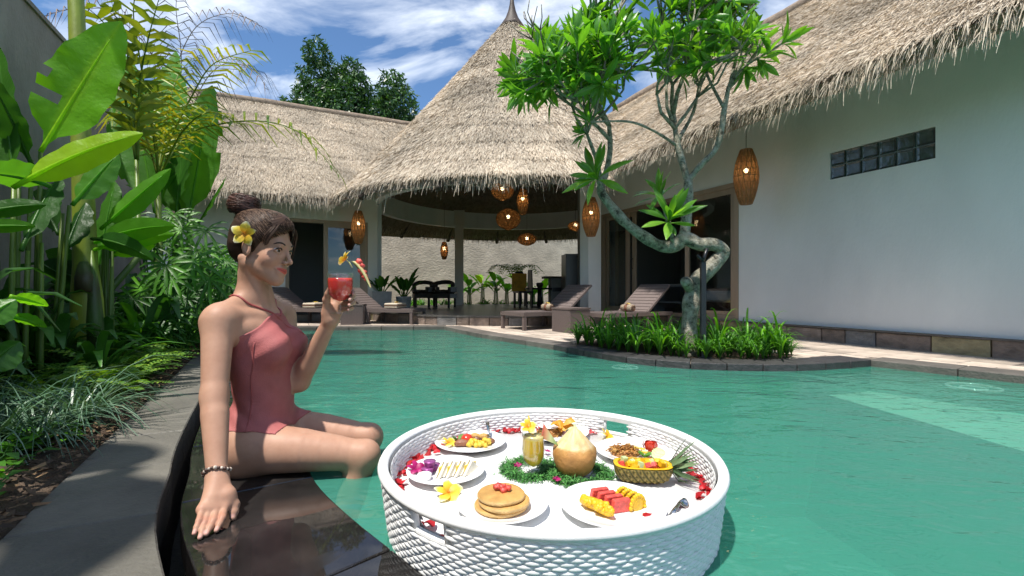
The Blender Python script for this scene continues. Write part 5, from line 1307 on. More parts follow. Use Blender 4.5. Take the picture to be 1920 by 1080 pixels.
# --- flower over the ear, bracelet
fpos = Vector(H(-.012, -.088, .036)); fl = flower('frangipani_flower', fpos, .039, 'yellow and white frangipani flower tucked into the hair above the ear', 0, 0, group='frangipani flowers', cup=.4)
nv = (Vector((0, 0, .6))-fpos).normalized()*1.0+Vector(-lf_)*.35; fl.rotation_euler = nv.to_track_quat('Z', 'Y').to_euler()
M['bead'] = mat('shell_beads', (.6, .52, .44), .35, .4, 200, .1, rand=.3); M['darkbead'] = mat('dark_beads', (.08, .04, .03), .4, .2, 100, .1)
wa = Vector(lerp(ELn, WRn, .93)); ax = (Vector(WRn)-Vector(ELn)).normalized(); e1 = ax.orthogonal().normalized(); e2 = ax.cross(e1)
brc = link('bracelet'); under(brc, per)
for k in range(26):
    a = 2*math.pi*k/26; mb = MB(); p_ = wa+(e1*math.cos(a)+e2*math.sin(a))*.0305+ax*.004*math.sin(a*2)
    mb.ball(p_, (.0042 if k % 3 else .0055), 8, 6); b_ = mb.build('bead', M['bead'] if k % 2 else M['darkbead'], brc); b_.location = -(per.location+brc.location)
# ================================================================== cocktail in her hand
gp = P(638, 588, 1.525); ck = thing('cocktail_glass', 'stemmed glass of red watermelon juice held up in the raised hand', 'glass', gp)
sc = 1.525/875
mb = MB(); mb.lathe([(0, 0), (.034, 0), (.035, .0015), (.008, .006), (.005, .012), (.0048, .030), (.008, .036), (.024, .046), (.036, .064), (.0395, .086), (.040, .104), (.0405, .132), (.0395, .132), (.039, .104), (.0385, .086), (.035, .065), (.023, .048), (0, .040)], 40); mb.build('bowl', M['clear'], ck)
mb = MB(); mb.lathe([(0, .0395), (.0225, .0478), (.0342, .0648), (.0378, .086), (.0384, .104), (.0385, .116), (0, .1165)], 40); mb.build('juice', M['redjuice'], ck)
mb = MB(); nn = 18; vv = []; tt = []
for i in range(nn+1):
    u = i/nn; ang = math.radians(150-215*u) if u < .55 else math.radians(150-215*.55)
    if u < .55: c = Vector((.052+.020*math.cos(math.radians(200-200*u/.55)), 0, .134+.022*math.sin(math.radians(200-200*u/.55))+.0))
    c = Vector((.043-.004*math.sin(u*6)+.055*u*u, -.002*u, .168-.030*u-.055*u*u+.02*math.sin(u*3))); w = .006*math.sin(math.pi*min(1, .1+.9*u))+.0035
    for j, (a, b) in enumerate(((-1, 0), (0, 1), (1, 0), (0, -1))): vv.append(c+Vector((a*w, b*.006, 0))); tt.append((0, .5, .75, .5)[j])
mb.add(vv, [(i*4+j, (i+1)*4+j, (i+1)*4+(j+1) % 4, i*4+(j+1) % 4) for i in range(nn) for j in range(4)], tt); mb.build('rind_garnish', M['rind'], ck)
mb = MB()
for k, (x, z, r) in enumerate(((.060, .168, .012), (.068, .156, .010), (.066, .142, .010), (.074, .134, .011), (.078, .122, .009), (.084, .112, .007))): mb.ball((x, .002, z), (r, .006, r*.95), 10, 7, lump=.5)
mb.build('melon_garnish', M['melon'], ck)
fo = flower('frangipani_flower', (0, 0, 0), .030, None, 0, 0, cup=.9); fo.parent = ck; fo.location = (.018, 0, .178); fo.rotation_euler = (-.3, -.9, .4)
mb = MB(); mb.tube([(.040, 0, .150), (.030, 0, .166), (.018, 0, .178)], .0022, 6, .5); mb.build('pick', M['rind'], ck)
# ================================================================== plants
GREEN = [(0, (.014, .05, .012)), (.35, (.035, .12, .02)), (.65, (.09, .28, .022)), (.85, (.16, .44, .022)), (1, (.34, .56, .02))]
M['banana'] = mat('banana_leaf', (.05, .15, .03), .38, .18, 5, .25, 26, tint=GREEN, trans=.5, transcol=(2.0, 1.9, .5), stretch=(1, 1, 1))
M['leaf'] = mat('garden_leaf', (.05, .15, .03), .42, .25, 12, .12, 60, tint=GREEN, trans=.3, transcol=(1.6, 1.6, .5))
M['frleaf'] = mat('frangipani_leaf', (.05, .15, .03), .3, .2, 10, .1, 60, tint=[(0, (.05, .14, .02)), (.5, (.11, .30, .035)), (1, (.24, .48, .05))], trans=.4, transcol=(1.9, 1.9, .5), spec=.5)
M['palm'] = mat('palm_leaf', (.1, .2, .03), .45, .25, 10, .1, 60, tint=[(0, (.03, .09, .015)), (.4, (.08, .18, .02)), (.75, (.26, .33, .02)), (1, (.48, .42, .03))], trans=.35, transcol=(1.4, 1.3, .5))
M['deadpalm'] = mat('dry_frond', (.2, .13, .09), .8, .3, 20, 0, tint=[(0, (.09, .06, .05)), (1, (.3, .22, .16))])
M['fern'] = mat('fern_leaf', (.06, .17, .02), .5, .3, 14, 0, tint=[(0, (.05, .14, .02)), (.6, (.12, .28, .03)), (1, (.28, .42, .04))], trans=.3, transcol=(1.5, 1.5, .5))
M['turf'] = mat('lilyturf_blade', (.04, .1, .05), .35, .25, 10, 0, tint=[(0, (.04, .10, .05)), (.6, (.10, .20, .11)), (1, (.24, .34, .24))], trans=.15, spec=.6)
M['cane'] = mat('green_cane', (.1, .18, .03), .45, .3, 12, .1, 60, tint=[(0, (.05, .035, .02)), (.3, (.05, .11, .02)), (.7, (.14, .22, .02)), (1, (.30, .34, .04))], stretch=(1, 1, .3))
def bark_mat():
    m, t, out = new_mat('frangipani_bark'); b = t.nodes.new('ShaderNodeBsdfPrincipled'); n1 = noise_node(t, 22, 9, rough=.7); n2 = noise_node(t, 6, 4); n3 = noise_node(t, 70, 4)
    c = rampnode(t, [(.36, (.06, .05, .04)), (.46, (.26, .24, .19)), (.6, (.44, .415, .35)), (.8, (.55, .53, .46))], n1.outputs[0]).outputs[0]
    c = mixcol(t, .55, c, rampnode(t, [(.35, (.62, .66, .5)), (.65, (1.05, 1.0, .95))], n2.outputs[0]).outputs[0], 'MULTIPLY'); t.links.new(c, b.inputs['Base Color']); b.inputs['Roughness'].default_value = .9
    ad = t.nodes.new('ShaderNodeMath'); ad.operation = 'ADD'; t.links.new(n1.outputs[0], ad.inputs[0]); t.links.new(n3.outputs[0], ad.inputs[1])
    bp = t.nodes.new('ShaderNodeBump'); bp.inputs['Strength'].default_value = .8; bp.inputs['Distance'].default_value = .015; t.links.new(ad.outputs[0], bp.inputs['Height']); t.links.new(bp.outputs[0], b.inputs['Normal']); t.links.new(b.outputs[0], out.inputs[0]); return m
M['bark'] = bark_mat()
M['treebark'] = mat('tree_bark', (.1, .08, .06), .9, .4, 6, .4, 30)
M['rock'] = mat('garden_rock', (.12, .11, .105), .9, .5, 6, .9, 18)
def bez(a, b, c, n):
    a, b, c = Vector(a), Vector(b), Vector(c); return [a*(1-t)**2+b*2*t*(1-t)+c*t*t for t in [i/n for i in range(n+1)]]
def big_leaf(parent, a, b, w, t, arch=.15, side=None, tears=None, fold=.3, stem=.12, seed=0, m=None):
    """paddle leaf from petiole a to tip b (world), half width w"""
    a, b = Vector(a), Vector(b); d = b-a; L = d.length; mid = (a+b)/2+ZV*L*arch
    pts = bez(a, mid, b, 16)
    if side is None: side = d.cross(Vector((0, 1, .25)))
    ws = []
    for i in range(17):
        u = i/16; ws.append(.012 if u < stem else max(.004, w*math.sin(math.pi*min(1, (u-stem)/(1-stem))**.72)**.62))
    mb = MB(); mb.leaf(pts, ws, side, fold, 4, .10, t, tears, seed)
    mb.tube(pts[:15], [.011*(1-i/17) for i in range(15)], 6, min(1, t+.15))
    return under(mb.build('leaf', m or M['banana']), parent)
def clump(name, label, cat, base, group=None): return thing(name, label, cat, base, 0, group)
def gz(q, s): return W(q, s, .02)
# ---- front-left heliconia clump (each leaf its own part)
bA = gz(-1.35, 1.9); hA_ = clump('heliconia_plant', 'tall heliconia with huge lit paddle leaves and a yellow green blade at the left', 'plant', bA)
rs = random.Random(5)
tearsA = {(5, 5), (5, 6), (5, 7), (8, 6), (8, 7)} if False else {(5, 0), (5, 1), (5, 2), (7, 0)}
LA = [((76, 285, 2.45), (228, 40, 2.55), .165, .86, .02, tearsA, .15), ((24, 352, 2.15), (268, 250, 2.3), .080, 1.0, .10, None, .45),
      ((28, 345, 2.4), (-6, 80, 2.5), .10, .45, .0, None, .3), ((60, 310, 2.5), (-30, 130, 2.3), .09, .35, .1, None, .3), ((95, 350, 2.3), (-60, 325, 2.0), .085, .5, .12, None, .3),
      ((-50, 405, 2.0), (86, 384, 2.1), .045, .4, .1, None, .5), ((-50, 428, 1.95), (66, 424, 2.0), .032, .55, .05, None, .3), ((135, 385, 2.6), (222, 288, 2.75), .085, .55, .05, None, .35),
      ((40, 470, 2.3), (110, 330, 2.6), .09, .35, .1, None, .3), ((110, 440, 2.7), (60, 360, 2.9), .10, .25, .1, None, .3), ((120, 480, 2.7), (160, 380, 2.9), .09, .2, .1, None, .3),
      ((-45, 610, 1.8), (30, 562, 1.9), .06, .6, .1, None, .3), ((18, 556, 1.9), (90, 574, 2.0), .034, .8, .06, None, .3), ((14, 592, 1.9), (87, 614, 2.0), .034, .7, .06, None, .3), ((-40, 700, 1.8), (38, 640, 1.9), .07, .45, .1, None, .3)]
for i, (a, b, w, t, ar, te, fo_) in enumerate(LA): big_leaf(hA_, P(*a), P(*b), w, t, ar, Vector((1, 0, .3)) if i in (2, 3) else (Vector((.75, .3, -.45)) if i == 0 else None), te, fo_, seed=i)
for i, (x0, y0, x1, y1, d) in enumerate(((28, 700, 36, 330, 2.45), (42, 690, 60, 300, 2.5), (66, 690, 70, 395, 2.55), (70, 690, 76, 285, 2.5), (45, 680, 52, 470, 2.4), (18, 690, 26, 350, 2.3), (95, 690, 118, 400, 2.7), (100, 690, 130, 385, 2.7), (75, 700, 78, 455, 2.45))):
    mb = MB(); b = P(x0, y0, d); b.z = max(.0, b.z-.12); e = P(x1, y1, d); mb.tube([b, b.lerp(e, .3), b.lerp(e, .65), e], [.016, .014, .012, .009], 8, [.25, .4, .55, .6]); under(mb.build('stalk', M['cane']), hA_)
# ---- mid bed heliconia with lit leaves to the right of the banana stem
hB = clump('heliconia_plant', 'low heliconia with broad glossy leaves spreading right of the banana stem', 'plant', gz(-1.5, 3.6))
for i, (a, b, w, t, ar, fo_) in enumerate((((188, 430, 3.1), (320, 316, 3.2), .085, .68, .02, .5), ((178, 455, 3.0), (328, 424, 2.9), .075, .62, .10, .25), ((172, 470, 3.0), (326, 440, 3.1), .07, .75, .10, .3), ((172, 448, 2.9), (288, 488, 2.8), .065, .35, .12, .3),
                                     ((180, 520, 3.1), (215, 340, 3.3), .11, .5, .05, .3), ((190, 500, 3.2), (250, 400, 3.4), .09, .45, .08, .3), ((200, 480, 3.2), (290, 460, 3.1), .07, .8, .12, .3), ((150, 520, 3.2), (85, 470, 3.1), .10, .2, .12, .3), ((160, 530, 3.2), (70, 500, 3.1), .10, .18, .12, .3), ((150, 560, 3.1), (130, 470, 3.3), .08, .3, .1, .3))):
    big_leaf(hB, P(*a), P(*b), w, t, ar, None, None, fo_, seed=20+i)
for i in range(8):
    x = 175+i*5; mb = MB(); b = P(x, 640, 3.15); b.z = 0; e = P(x+U(-6, 12), U(440, 500), 3.1); mb.tube([b, b.lerp(e, .5), e], [.015, .012, .008], 8, [.2, .4, .5]); under(mb.build('stalk', M['cane']), hB)
# ---- tall banana
ban = clump('banana_plant', 'banana plant with a thick smooth yellow green trunk by the ferns', 'banana plant', P(166, 690, 3.0)*1)
mb = MB(); b0 = P(166, 705, 3.0); tr = [b0, P(165, 640, 3.0), P(163, 560, 3.0), P(160, 500, 3.0), P(157, 380, 3.02), P(152, 250, 3.05), P(146, 90, 3.1), P(138, -120, 3.2), P(130, -300, 3.3)]
mb.tube(tr, [.078, .088, .083, .064, .058, .052, .046, .040, .035], 18, [.5, .85, .9, .8, .8, .85, .9, .8, .7]); under(mb.build('trunk', M['cane']), ban)
mb = MB(); mb.tube([P(176, 690, 2.99), P(178, 600, 2.97), P(176, 540, 2.97), P(172, 470, 2.99)], [.05, .045, .030, .006], 12, [.0, .3, .1, .6]); under(mb.build('sheath', M['cane']), ban)
mb = MB(); mb.tube([P(161, 548, 2.955), P(160, 520, 2.96), P(158, 492, 2.97)], [.055, .054, .03], 14, [0, .05, .3]); under(mb.build('bract', M['cane']), ban)
for i, (a, b, w, t) in enumerate((((130, -300, 3.3), (-250, -420, 2.6), .2, .6), ((130, -300, 3.3), (420, -420, 3.2), .2, .6), ((130, -310, 3.3), (150, -500, 4.6), .22, .6), ((130, -300, 3.3), (20, -300, 2.0), .2, .7))): big_leaf(ban, P(*a), P(*b), w, t, .25, Vector((.2, 1, 0)) if i < 2 else None, None, .2, seed=40+i)
# ---- unseen banana plant added at the near end, leaves set to shade the path
bN = clump('banana_plant', 'unseen added banana plant at the near left end of the bed shading the path', 'banana plant', gz(-1.25, 1.45))
b = gz(-1.25, 1.45); tp_ = b+Vector((.05, .1, 1.95)); mb = MB(); mb.tube([b, b.lerp(tp_, .5), tp_], [.08, .065, .04], 14, [.5, .8, .7]); under(mb.build('trunk', M['cane']), bN)
for i, (e, w) in enumerate((((-2.3, .95, 2.3), .17), ((-1.9, .15, 2.25), .17), ((-1.5, .0, 2.5), .17))):
    big_leaf(bN, tp_, Vector(e), w, .6, .22, Vector((.5, -.6, .1)) if i % 2 else Vector((.6, .3, 0)), None, .2, .1, 70+i)
# ---- background banana leaves
bC = clump('banana_plant', 'banana plant with broad upright leaves in front of the thatched wing', 'banana plant', gz(-1.3, 5.6))
for i, (a, b, w, t, sd) in enumerate((((352, 420, 5.0), (398, 160, 5.2), .23, .55, (1, .25, 0)), ((330, 400, 4.9), (352, 190, 5.1), .2, .42, (1, -.3, 0)), ((290, 400, 4.7), (236, 105, 4.9), .20, .62, (1, .3, .2)), ((300, 400, 4.9), (330, 95, 5.3), .22, .6, (1, .1, 0)), ((372, 420, 5.1), (425, 330, 5.0), .08, .5, (0, .5, 1)), ((270, 380, 4.8), (210, 200, 5.0), .16, .6, (1, .2, .2)), ((345, 420, 5.2), (300, 250, 5.3), .2, .4, (1, .2, 0)))):
    te = {(k, j) for k in range(3, 15) for j in (0, 7) if rs.random() < .25}
    big_leaf(bC, P(*a), P(*b), w, t, .03, Vector(sd), te, .18, seed=60+i)
for i, x in enumerate((292, 330, 352)):
    mb = MB(); b = P(x, 640, 5.0); b.z = 0; e = P(x+4, 395, 5.0); mb.tube([b, b.lerp(e, .5), e], [.05, .04, .022], 10, [.2, .4, .6]); under(mb.build('trunk', M['cane']), bC)
# ---- palms
def frond(mb, pts, L, n, t0, t1, w=.012, droop=.5, start=.15, tmesh=2, fwd=.55, sidev=None, rr=.008):
    pts = smooth_line([Vector(p) for p in pts], 8); m = len(pts); mb.tube(pts, [rr*(1-.8*i/(m-1)) for i in range(m)], 5, t1*.7)
    rp = resample(pts, sum((b-a).length for a, b in zip(pts, pts[1:]))/n)
    for i in range(len(rp)):
        u = i/(len(rp)-1)
        if u < start: continue
        tg = (rp[min(i+1, len(rp)-1)]-rp[max(i-1, 0)]).normalized(); sd = tg.cross(sidev or ZV)
        if sd.length < .1: sd = tg.cross(Vector((1, 0, 0)))
        sd.normalize(); l = L*(.35+.65*math.sin(math.pi*min(1, .15+.8*(u-start)/(1-start))))*U(.85, 1.1); nm = sd.cross(tg)
        for s in (-1, 1):
            d = (sd*s+tg*fwd+nm*U(.05, .3)).normalized(); a = rp[i]; b = a+d*l*.5; c = a+d*l-ZV*l*droop*U(.6, 1.3)
            mb.leaf([a, b, c], [w*.5, w, w*.15], tg+nm*U(-.3, .3), .25, 1, 0, U(t0, t1))
def palm(name, label, base, fronds, m='palm', **kw):
    o = clump(name, label, 'palm', base)
    for pts, L, n, t0, t1 in fronds:
        mb = MB(); frond(mb, [P(*p) for p in pts], L, n, t0, t1, **kw); under(mb.build('frond', M[m]), o)
    return o
pa = palm('areca_palm', 'yellow green feathery palm arching over the banana leaves', gz(-1.2, 4.6),
     [([(296, 330, 4.4), (315, 270, 4.4), (360, 180, 4.3), (400, 120, 4.2), (470, 95, 4.1)], .40, 22, .55, 1.0), ([(296, 330, 4.4), (290, 250, 4.3), (265, 180, 4.1), (230, 160, 3.9), (190, 175, 3.8)], .42, 22, .5, .95),
      ([(296, 330, 4.4), (310, 240, 4.6), (330, 150, 4.8), (360, 110, 5.0)], .4, 20, .5, .9), ([(300, 340, 4.4), (285, 240, 4.2), (262, 110, 4.0), (250, 20, 3.9), (262, -40, 3.9)], .36, 18, .6, .9),
      ([(296, 330, 4.4), (350, 255, 4.6), (415, 232, 4.6), (500, 228, 4.6), (570, 255, 4.6), (632, 326, 4.6)], .36, 20, .35, .75), ([(296, 330, 4.4), (270, 250, 4.4), (235, 215, 4.3), (205, 225, 4.2)], .36, 18, .5, .95),
      ([(300, 330, 4.4), (340, 250, 4.2), (390, 210, 4.0), (440, 230, 3.9)], .33, 18, .5, .95)], w=.012, droop=.45, rr=.012)
mb = MB(); b = gz(-1.2, 4.6); mb.tube([b, P(300, 480, 4.45), P(296, 330, 4.4)], [.03, .026, .02], 8, [.2, .5, .8]); under(mb.build('trunk', M['cane']), pa)
yl = palm('areca_palm', 'young palm with broad light green leaflets at the top left against the sky', gz(-1.55, 4.1),
     [([(255, 300, 4.0), (245, 160, 3.9), (235, 80, 3.8), (212, 20, 3.7)], .30, 12, .5, .75), ([(258, 300, 4.0), (262, 160, 3.9), (276, 80, 3.8), (300, -10, 3.7)], .28, 12, .5, .8), ([(255, 300, 4.0), (230, 160, 3.9), (205, 60, 3.8), (165, 15, 3.6)], .28, 12, .5, .75)], w=.03, droop=.15, rr=.012)
mb = MB(); b = gz(-1.55, 4.1); mb.tube([b, P(262, 480, 4.0), P(256, 300, 4.0)], [.03, .025, .015], 8, [.2, .4, .6]); under(mb.build('trunk', M['cane']), yl)
dp = palm('dry_palm', 'withered brown palm fronds hanging against the sky', gz(-1.0, 6.2),
     [([(330, 330, 6.2), (320, 180, 6.0), (360, 60, 5.8), (430, 25, 5.6), (486, 48, 5.4)], .32, 30, .2, .9), ([(330, 330, 6.2), (300, 130, 6.0), (200, 20, 5.6), (100, 25, 5.2), (60, 60, 5.0)], .34, 34, .1, .8), ([(330, 330, 6.2), (340, 120, 6.0), (330, 10, 5.8), (345, -60, 5.8)], .34, 30, .1, .8),
      ([(330, 330, 6.2), (370, 180, 6.0), (420, 120, 5.9), (480, 135, 5.7), (497, 165, 5.7)], .5, 34, .2, .9), ([(330, 330, 6.2), (290, 120, 6.0), (230, 20, 5.8), (180, -20, 5.8)], .34, 28, .1, .8)], m='deadpalm', w=.006, droop=.9, rr=.008)
mb = MB(); b = gz(-1.0, 6.2); mb.tube([b, P(330, 480, 6.2), P(330, 330, 6.2)], [.05, .045, .04], 8, .3); under(mb.build('trunk', M['treebark']), dp)
# fan palms
def fan(mb, c, nv, R_, n, t):
    nv = Vector(nv).normalized(); e1 = nv.orthogonal().normalized(); dn = (-ZV+nv*.2); dn = (dn-nv*dn.dot(nv)); e1 = dn.normalized() if dn.length > .1 else e1; e2 = nv.cross(e1)
    for k in range(n):
        a = -2.3+4.6*k/(n-1)+U(-.08, .08); d = e1*math.cos(a)+e2*math.sin(a); l = R_*U(.85, 1.1); a0 = Vector(c)
        mb.leaf([a0, a0+d*l*.35+nv*l*.05, a0+d*l*.75+nv*l*.02-ZV*l*.06, a0+d*l-ZV*l*.22], [.003, R_*.06, R_*.062, R_*.012], d.cross(nv), .3, 1, 0, t+U(-.1, .1))
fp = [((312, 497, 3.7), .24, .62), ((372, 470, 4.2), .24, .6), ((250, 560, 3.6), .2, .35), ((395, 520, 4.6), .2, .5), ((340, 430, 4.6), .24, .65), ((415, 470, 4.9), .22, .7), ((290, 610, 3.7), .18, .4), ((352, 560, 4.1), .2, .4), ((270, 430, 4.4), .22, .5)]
for i, (c, R_, t) in enumerate(fp):
    b = P(*c); b.z = 0; b += Vector((U(-.1, .05), .15, 0)); o = clump('fan_palm', ('fan palm with a fully open hand shaped leaf behind the rock', 'fan palm with lit leaflets left of the hair bun', 'shaded fan palm beside the banana trunk', 'small fan palm near the shoulder of the seated person', 'fan palm high in the bed under the banana leaves', 'fan palm with bright leaflets just left of the hair', 'low fan palm behind the garden rock', 'dim fan palm in the middle of the bed', 'fan palm in front of the grey wall end')[i], 'palm', b, 'fan palms in the garden bed')
    for k in range(5 if i else 6):
        mb = MB(); e = P(*c)+(Vector((0, 0, 0)) if k == 0 else Vector((U(-.25, .25), U(-.05, .3), U(-.25, .2)))); mb.tube([b, b.lerp(e, .6)+Vector((0, 0, .1)), e], [.008, .006, .004], 5, .4); fan(mb, e, (U(-.3, .3), -1, U(.3, .9)) if k else (.1, -1, .5), R_*U(.8, 1.05), 10, t+U(-.15, .05)); under(mb.build('fan_leaf', M['leaf']), o)
# ---- understorey plants with lance leaves
def lance_mesh(n, L, w, t0, t1, spread=.7, droop=.6):
    mb = MB()
    for k in range(n):
        a = 2.4*k+U(-.3, .3); l = L*U(.6, 1.1); sp = spread*U(.35, 1.1); e = Vector((math.cos(a), math.sin(a), 0)); h = l*U(.65, 1.0)
        pts = bez((0, 0, 0), e*l*sp*.35+ZV*h, e*l*sp+ZV*(h*(1-droop*U(.3, 1))), 6)
        ws = [w*(.15 if i == 0 else math.sin(math.pi*(.1+.88*i/6))**.8)+.001 for i in range(7)]
        mb.leaf(pts, ws, e.cross(ZV), .25, 1, 0, U(t0, t1))
    o = mb.build('x', M['leaf']); d = o.data; bpy.data.objects.remove(o); return d
LM = [lance_mesh(16, .55, .035, .15, .6), lance_mesh(20, .45, .022, .2, .7, 1.0), lance_mesh(14, .7, .05, .1, .5, .6), lance_mesh(26, .5, .014, .3, .85, 1.0), lance_mesh(18, .35, .03, .35, .8, 1.1)]
k_ = 0
descs = ('broad leaved', 'narrow leaved', 'tall broad leaved', 'grassy leaved', 'short bright leaved')
for j in range(150):
    s = 1.9+6.4*j/150+U(-.1, .1); q = U(-1.93, -1.0) if s < 4.6 else U(-1.93, -.88)
    v = rng.randrange(5)
    if s < 3.2: q = U(-1.95, -1.35)
    o = link('understorey_plant', LM[v]); o.location = W(q, s, .02); sc_ = U(.7, 1.25)*(1+.06*max(0, s-4)); o.scale = (sc_, sc_, sc_*U(.9, 1.3)); o.rotation_euler = (U(-.1, .1), U(-.1, .1), U(0, 6.28))
    tag(o, '%s green understorey plant among the crowded foliage of the left garden bed' % descs[v], 'plant', 'understorey plants, '+descs[v])
# ---- ferns
def fern_mesh(n, L, t0, t1):
    mb = MB()
    for k in range(n):
        a = 2.4*k+U(-.3, .3); l = L*U(.6, 1.1); e = Vector((math.cos(a), math.sin(a), 0)); up = U(.5, 1.0)
        pts = bez((0, 0, 0), e*l*.35+ZV*l*up*.8, e*l*.95+ZV*l*(up*.55), 7); frond(mb, pts, .05*L/.4, 22, t0, t1, w=.0085*L/.4, droop=.15, start=.08, fwd=.25, rr=.003)
    o = mb.build('x', M['fern']); d = o.data; bpy.data.objects.remove(o); return d
FM = [fern_mesh(15, .42, .1, .7), fern_mesh(13, .5, .3, 1.0), fern_mesh(17, .36, .0, .5)]
FS = [((205, 735), 1, 1.0), ((262, 715), 0, .9), ((120, 730), 2, 1.0), ((60, 735), 2, 1.0), ((170, 700), 0, 1.0), ((300, 690), 1, .8), ((235, 690), 0, .9), ((90, 690), 2, 1.1), ((20, 720), 2, 1.1), ((335, 665), 0, .8), ((150, 760), 1, .7), ((350, 650), 1, .8), ((280, 660), 2, .9), ((380, 640), 0, .9), ((230, 745), 1, .7), ((40, 760), 0, .9), ((110, 765), 1, .8), ((310, 670), 1, .8), ((190, 720), 1, .9), ((265, 700), 1, .8), ((10, 690), 0, 1.0), ((140, 690), 1, 1.0), ((360, 640), 1, .8), ((325, 640), 2, .9), ((400, 630), 1, .8)]
ferns = []
for i, ((x, y), v, sc_) in enumerate(FS):
    o = link('fern', FM[v]); p = G(x, y, .03); qv = p.dot(QV); o.location = p if qv < qleft(p.dot(DV))-.1 else W(qleft(p.dot(DV))-.12, p.dot(DV), .03); o.scale = (sc_*.85,)*3; o.rotation_euler = (0, 0, U(0, 6.28))
    ferns.append((v, o))
for v in range(3):
    for k, o in enumerate(sorted([f for w_, f in ferns if w_ == v], key=lambda f: f.location.y)):
        tag(o, ('dark green fern clump', 'bright yellow green fern clump', 'deep green shaded fern clump')[v]+' in the left bed, %s from the near end' % (ORD[k] if k < 10 else 'eleventh or later'), 'fern', 'ferns of the left bed, '+('dark', 'bright', 'deep green')[v])
# long arching frond over the path
mb = MB(); frond(mb, [G(225, 735, .06), P(270, 722, 3.0), P(310, 730, 2.85), P(346, 737, 2.75)], .03, 44, .6, 1.0, w=.006, droop=.1, start=.1, fwd=.2, rr=.003)
tag(mb.build('fern_frond', M['fern']), 'single bright fern frond reaching out over the stone path', 'fern')
# ---- lilyturf tufts
def tuft_mesh(n, L, w, m, t0=0, t1=1, sp=1.0):
    a = nr.uniform(0, 6.28, n); e = np.stack([np.cos(a), np.sin(a), 0*a], 1); b = e*nr.uniform(0, .03, n)[:, None]
    up = nr.uniform(.7, 2.2, n); d = e*sp+np.array([0, 0, 1.0])*up[:, None]; d /= np.linalg.norm(d, axis=1)[:, None]; sd = np.stack([-np.sin(a), np.cos(a), nr.normal(0, .2, n)], 1)
    V, Fq, T = blades(b, d, sd, nr.uniform(.6, 1.1, n)*L, nr.uniform(.7, 1.1, n)*w, nr.uniform(.9, 2.0, n), 6, .15, nr.uniform(t0, t1, n))
    o = npmesh('x', V, Fq, M[m], None, T); d_ = o.data; bpy.data.objects.remove(o); return d_
TM = [tuft_mesh(90, .5, .005, 'turf'), tuft_mesh(80, .42, .005, 'turf', .2, 1)]
for i, (x, y) in enumerate(((70, 830), (10, 815), (130, 800), (30, 770), (-30, 840), (95, 780), (-20, 780), (165, 790))):
    o = link('lilyturf_tuft', TM[i % 2]); p = G(x, y, .03); o.location = p; o.rotation_euler = (0, 0, U(0, 6.28)); o.scale = (U(.85, 1.1),)*3
    tag(o, 'blue green lilyturf tuft by the path, %s' % ('just left of centre of the tuft row', 'at the picture edge, middle of the row', 'whose blades reach farthest over the path', 'behind the others near the ferns', 'cut by the picture edge, nearest the camera', 'in the back row above the soil', 'cut by the picture edge, in the back row', 'at the right end of the row')[i], 'grass', 'lilyturf tufts by the path')
# ---- small ground cover
def cover_mesh():
    mb = MB()
    for k in range(26):
        a = U(0, 6.28); r = .11*math.sqrt(U(0, 1)); c = Vector((r*math.cos(a), r*math.sin(a), U(.015, .06))); mb.tube([(c.x*.15, c.y*.15, -.01), c], .0016, 4, .4); g = U(0, 6.28); e = Vector((math.cos(g), math.sin(g), U(-.1, .5))); l = U(.03, .06)
        mb.leaf([c, c+e*l*.5, c+e*l-ZV*l*.2], [.003, l*.3, .002], e.cross(ZV), .2, 1, 0, U(.35, .8))
    o = mb.build('x', M['leaf']); d = o.data; bpy.data.objects.remove(o); return d
CM = [cover_mesh() for _ in range(3)]
for i in range(60):
    s = U(.9, 2.2) if i < 40 else U(2.2, 4.5); q = qleft(s)-U(.15, .65 if i < 40 else .35); o = link('ground_cover_plant', CM[i % 3]); o.location = W(q, s, .015); o.rotation_euler = (0, 0, U(0, 6.28)); o.scale = (U(.8, 1.4),)*3
    tag(o, 'small bright leafy ground cover plant beside the stone path', 'plant', 'ground cover plants along the path')
# ---- rock
mb = MB(); mb.ball((0, 0, .11), (.10, .09, .16), 18, 12, lump=.55); o = mb.build('garden_rock', M['rock']); o.location = P(266, 650, 3.55); o.location.z = .0; o.rotation_euler = (.1, -.25, .5); tag(o, 'rough grey upright rock among the ferns beside the path', 'rock')
# ================================================================== frangipani tree
FD = 4.0
ft = thing('frangipani_tree', 'gnarled pale frangipani tree leaning over the pool bed, tufts of long leaves', 'tree', P(1292, 655, FD))
tb = MB(); rt = random.Random(21)
def limb(pts, r0, r1, knob=.22):
    q = smooth_line([P(*p) for p in pts], 6); n = len(q); tb.tube(q, [.8*(r0+(r1-r0)*i/(n-1))*(1+knob*mn.noise(q[i]*9)) for i in range(n)], 12); return q
limb([(1294, 668, FD), (1292, 620, FD), (1296, 570, FD), (1306, 530, FD), (1330, 505, FD-.03), (1348, 482, FD-.05)], .092, .078)
limb([(1296, 545, FD), (1288, 530, FD-.07), (1284, 528, FD-.13)], .06, .048)
limb([(1334, 500, FD-.03), (1356, 474, FD-.05), (1340, 459, FD-.05), (1312, 458, FD-.02), (1285, 448, FD+.02), (1262, 462, FD+.05), (1236, 460, FD+.08), (1208, 444, FD+.1), (1178, 422, FD+.12), (1155, 398, FD+.14), (1130, 365, FD+.15), (1126, 348, FD+.15)], .080, .050)
limb([(1356, 472, FD-.05), (1358, 466, FD-.07)], .076, .066)
limb([(1282, 452, FD+.02), (1286, 420, FD+.04), (1290, 370, FD+.05), (1290, 338, FD+.05)], .062, .048)
limb([(1126, 350, FD+.15), (1136, 325, FD+.18), (1144, 280, FD+.2), (1142, 235, FD+.2)], .036, .026)
limb([(1128, 352, FD+.15), (1120, 305, FD+.05), (1100, 250, FD-.05)], .026, .016)
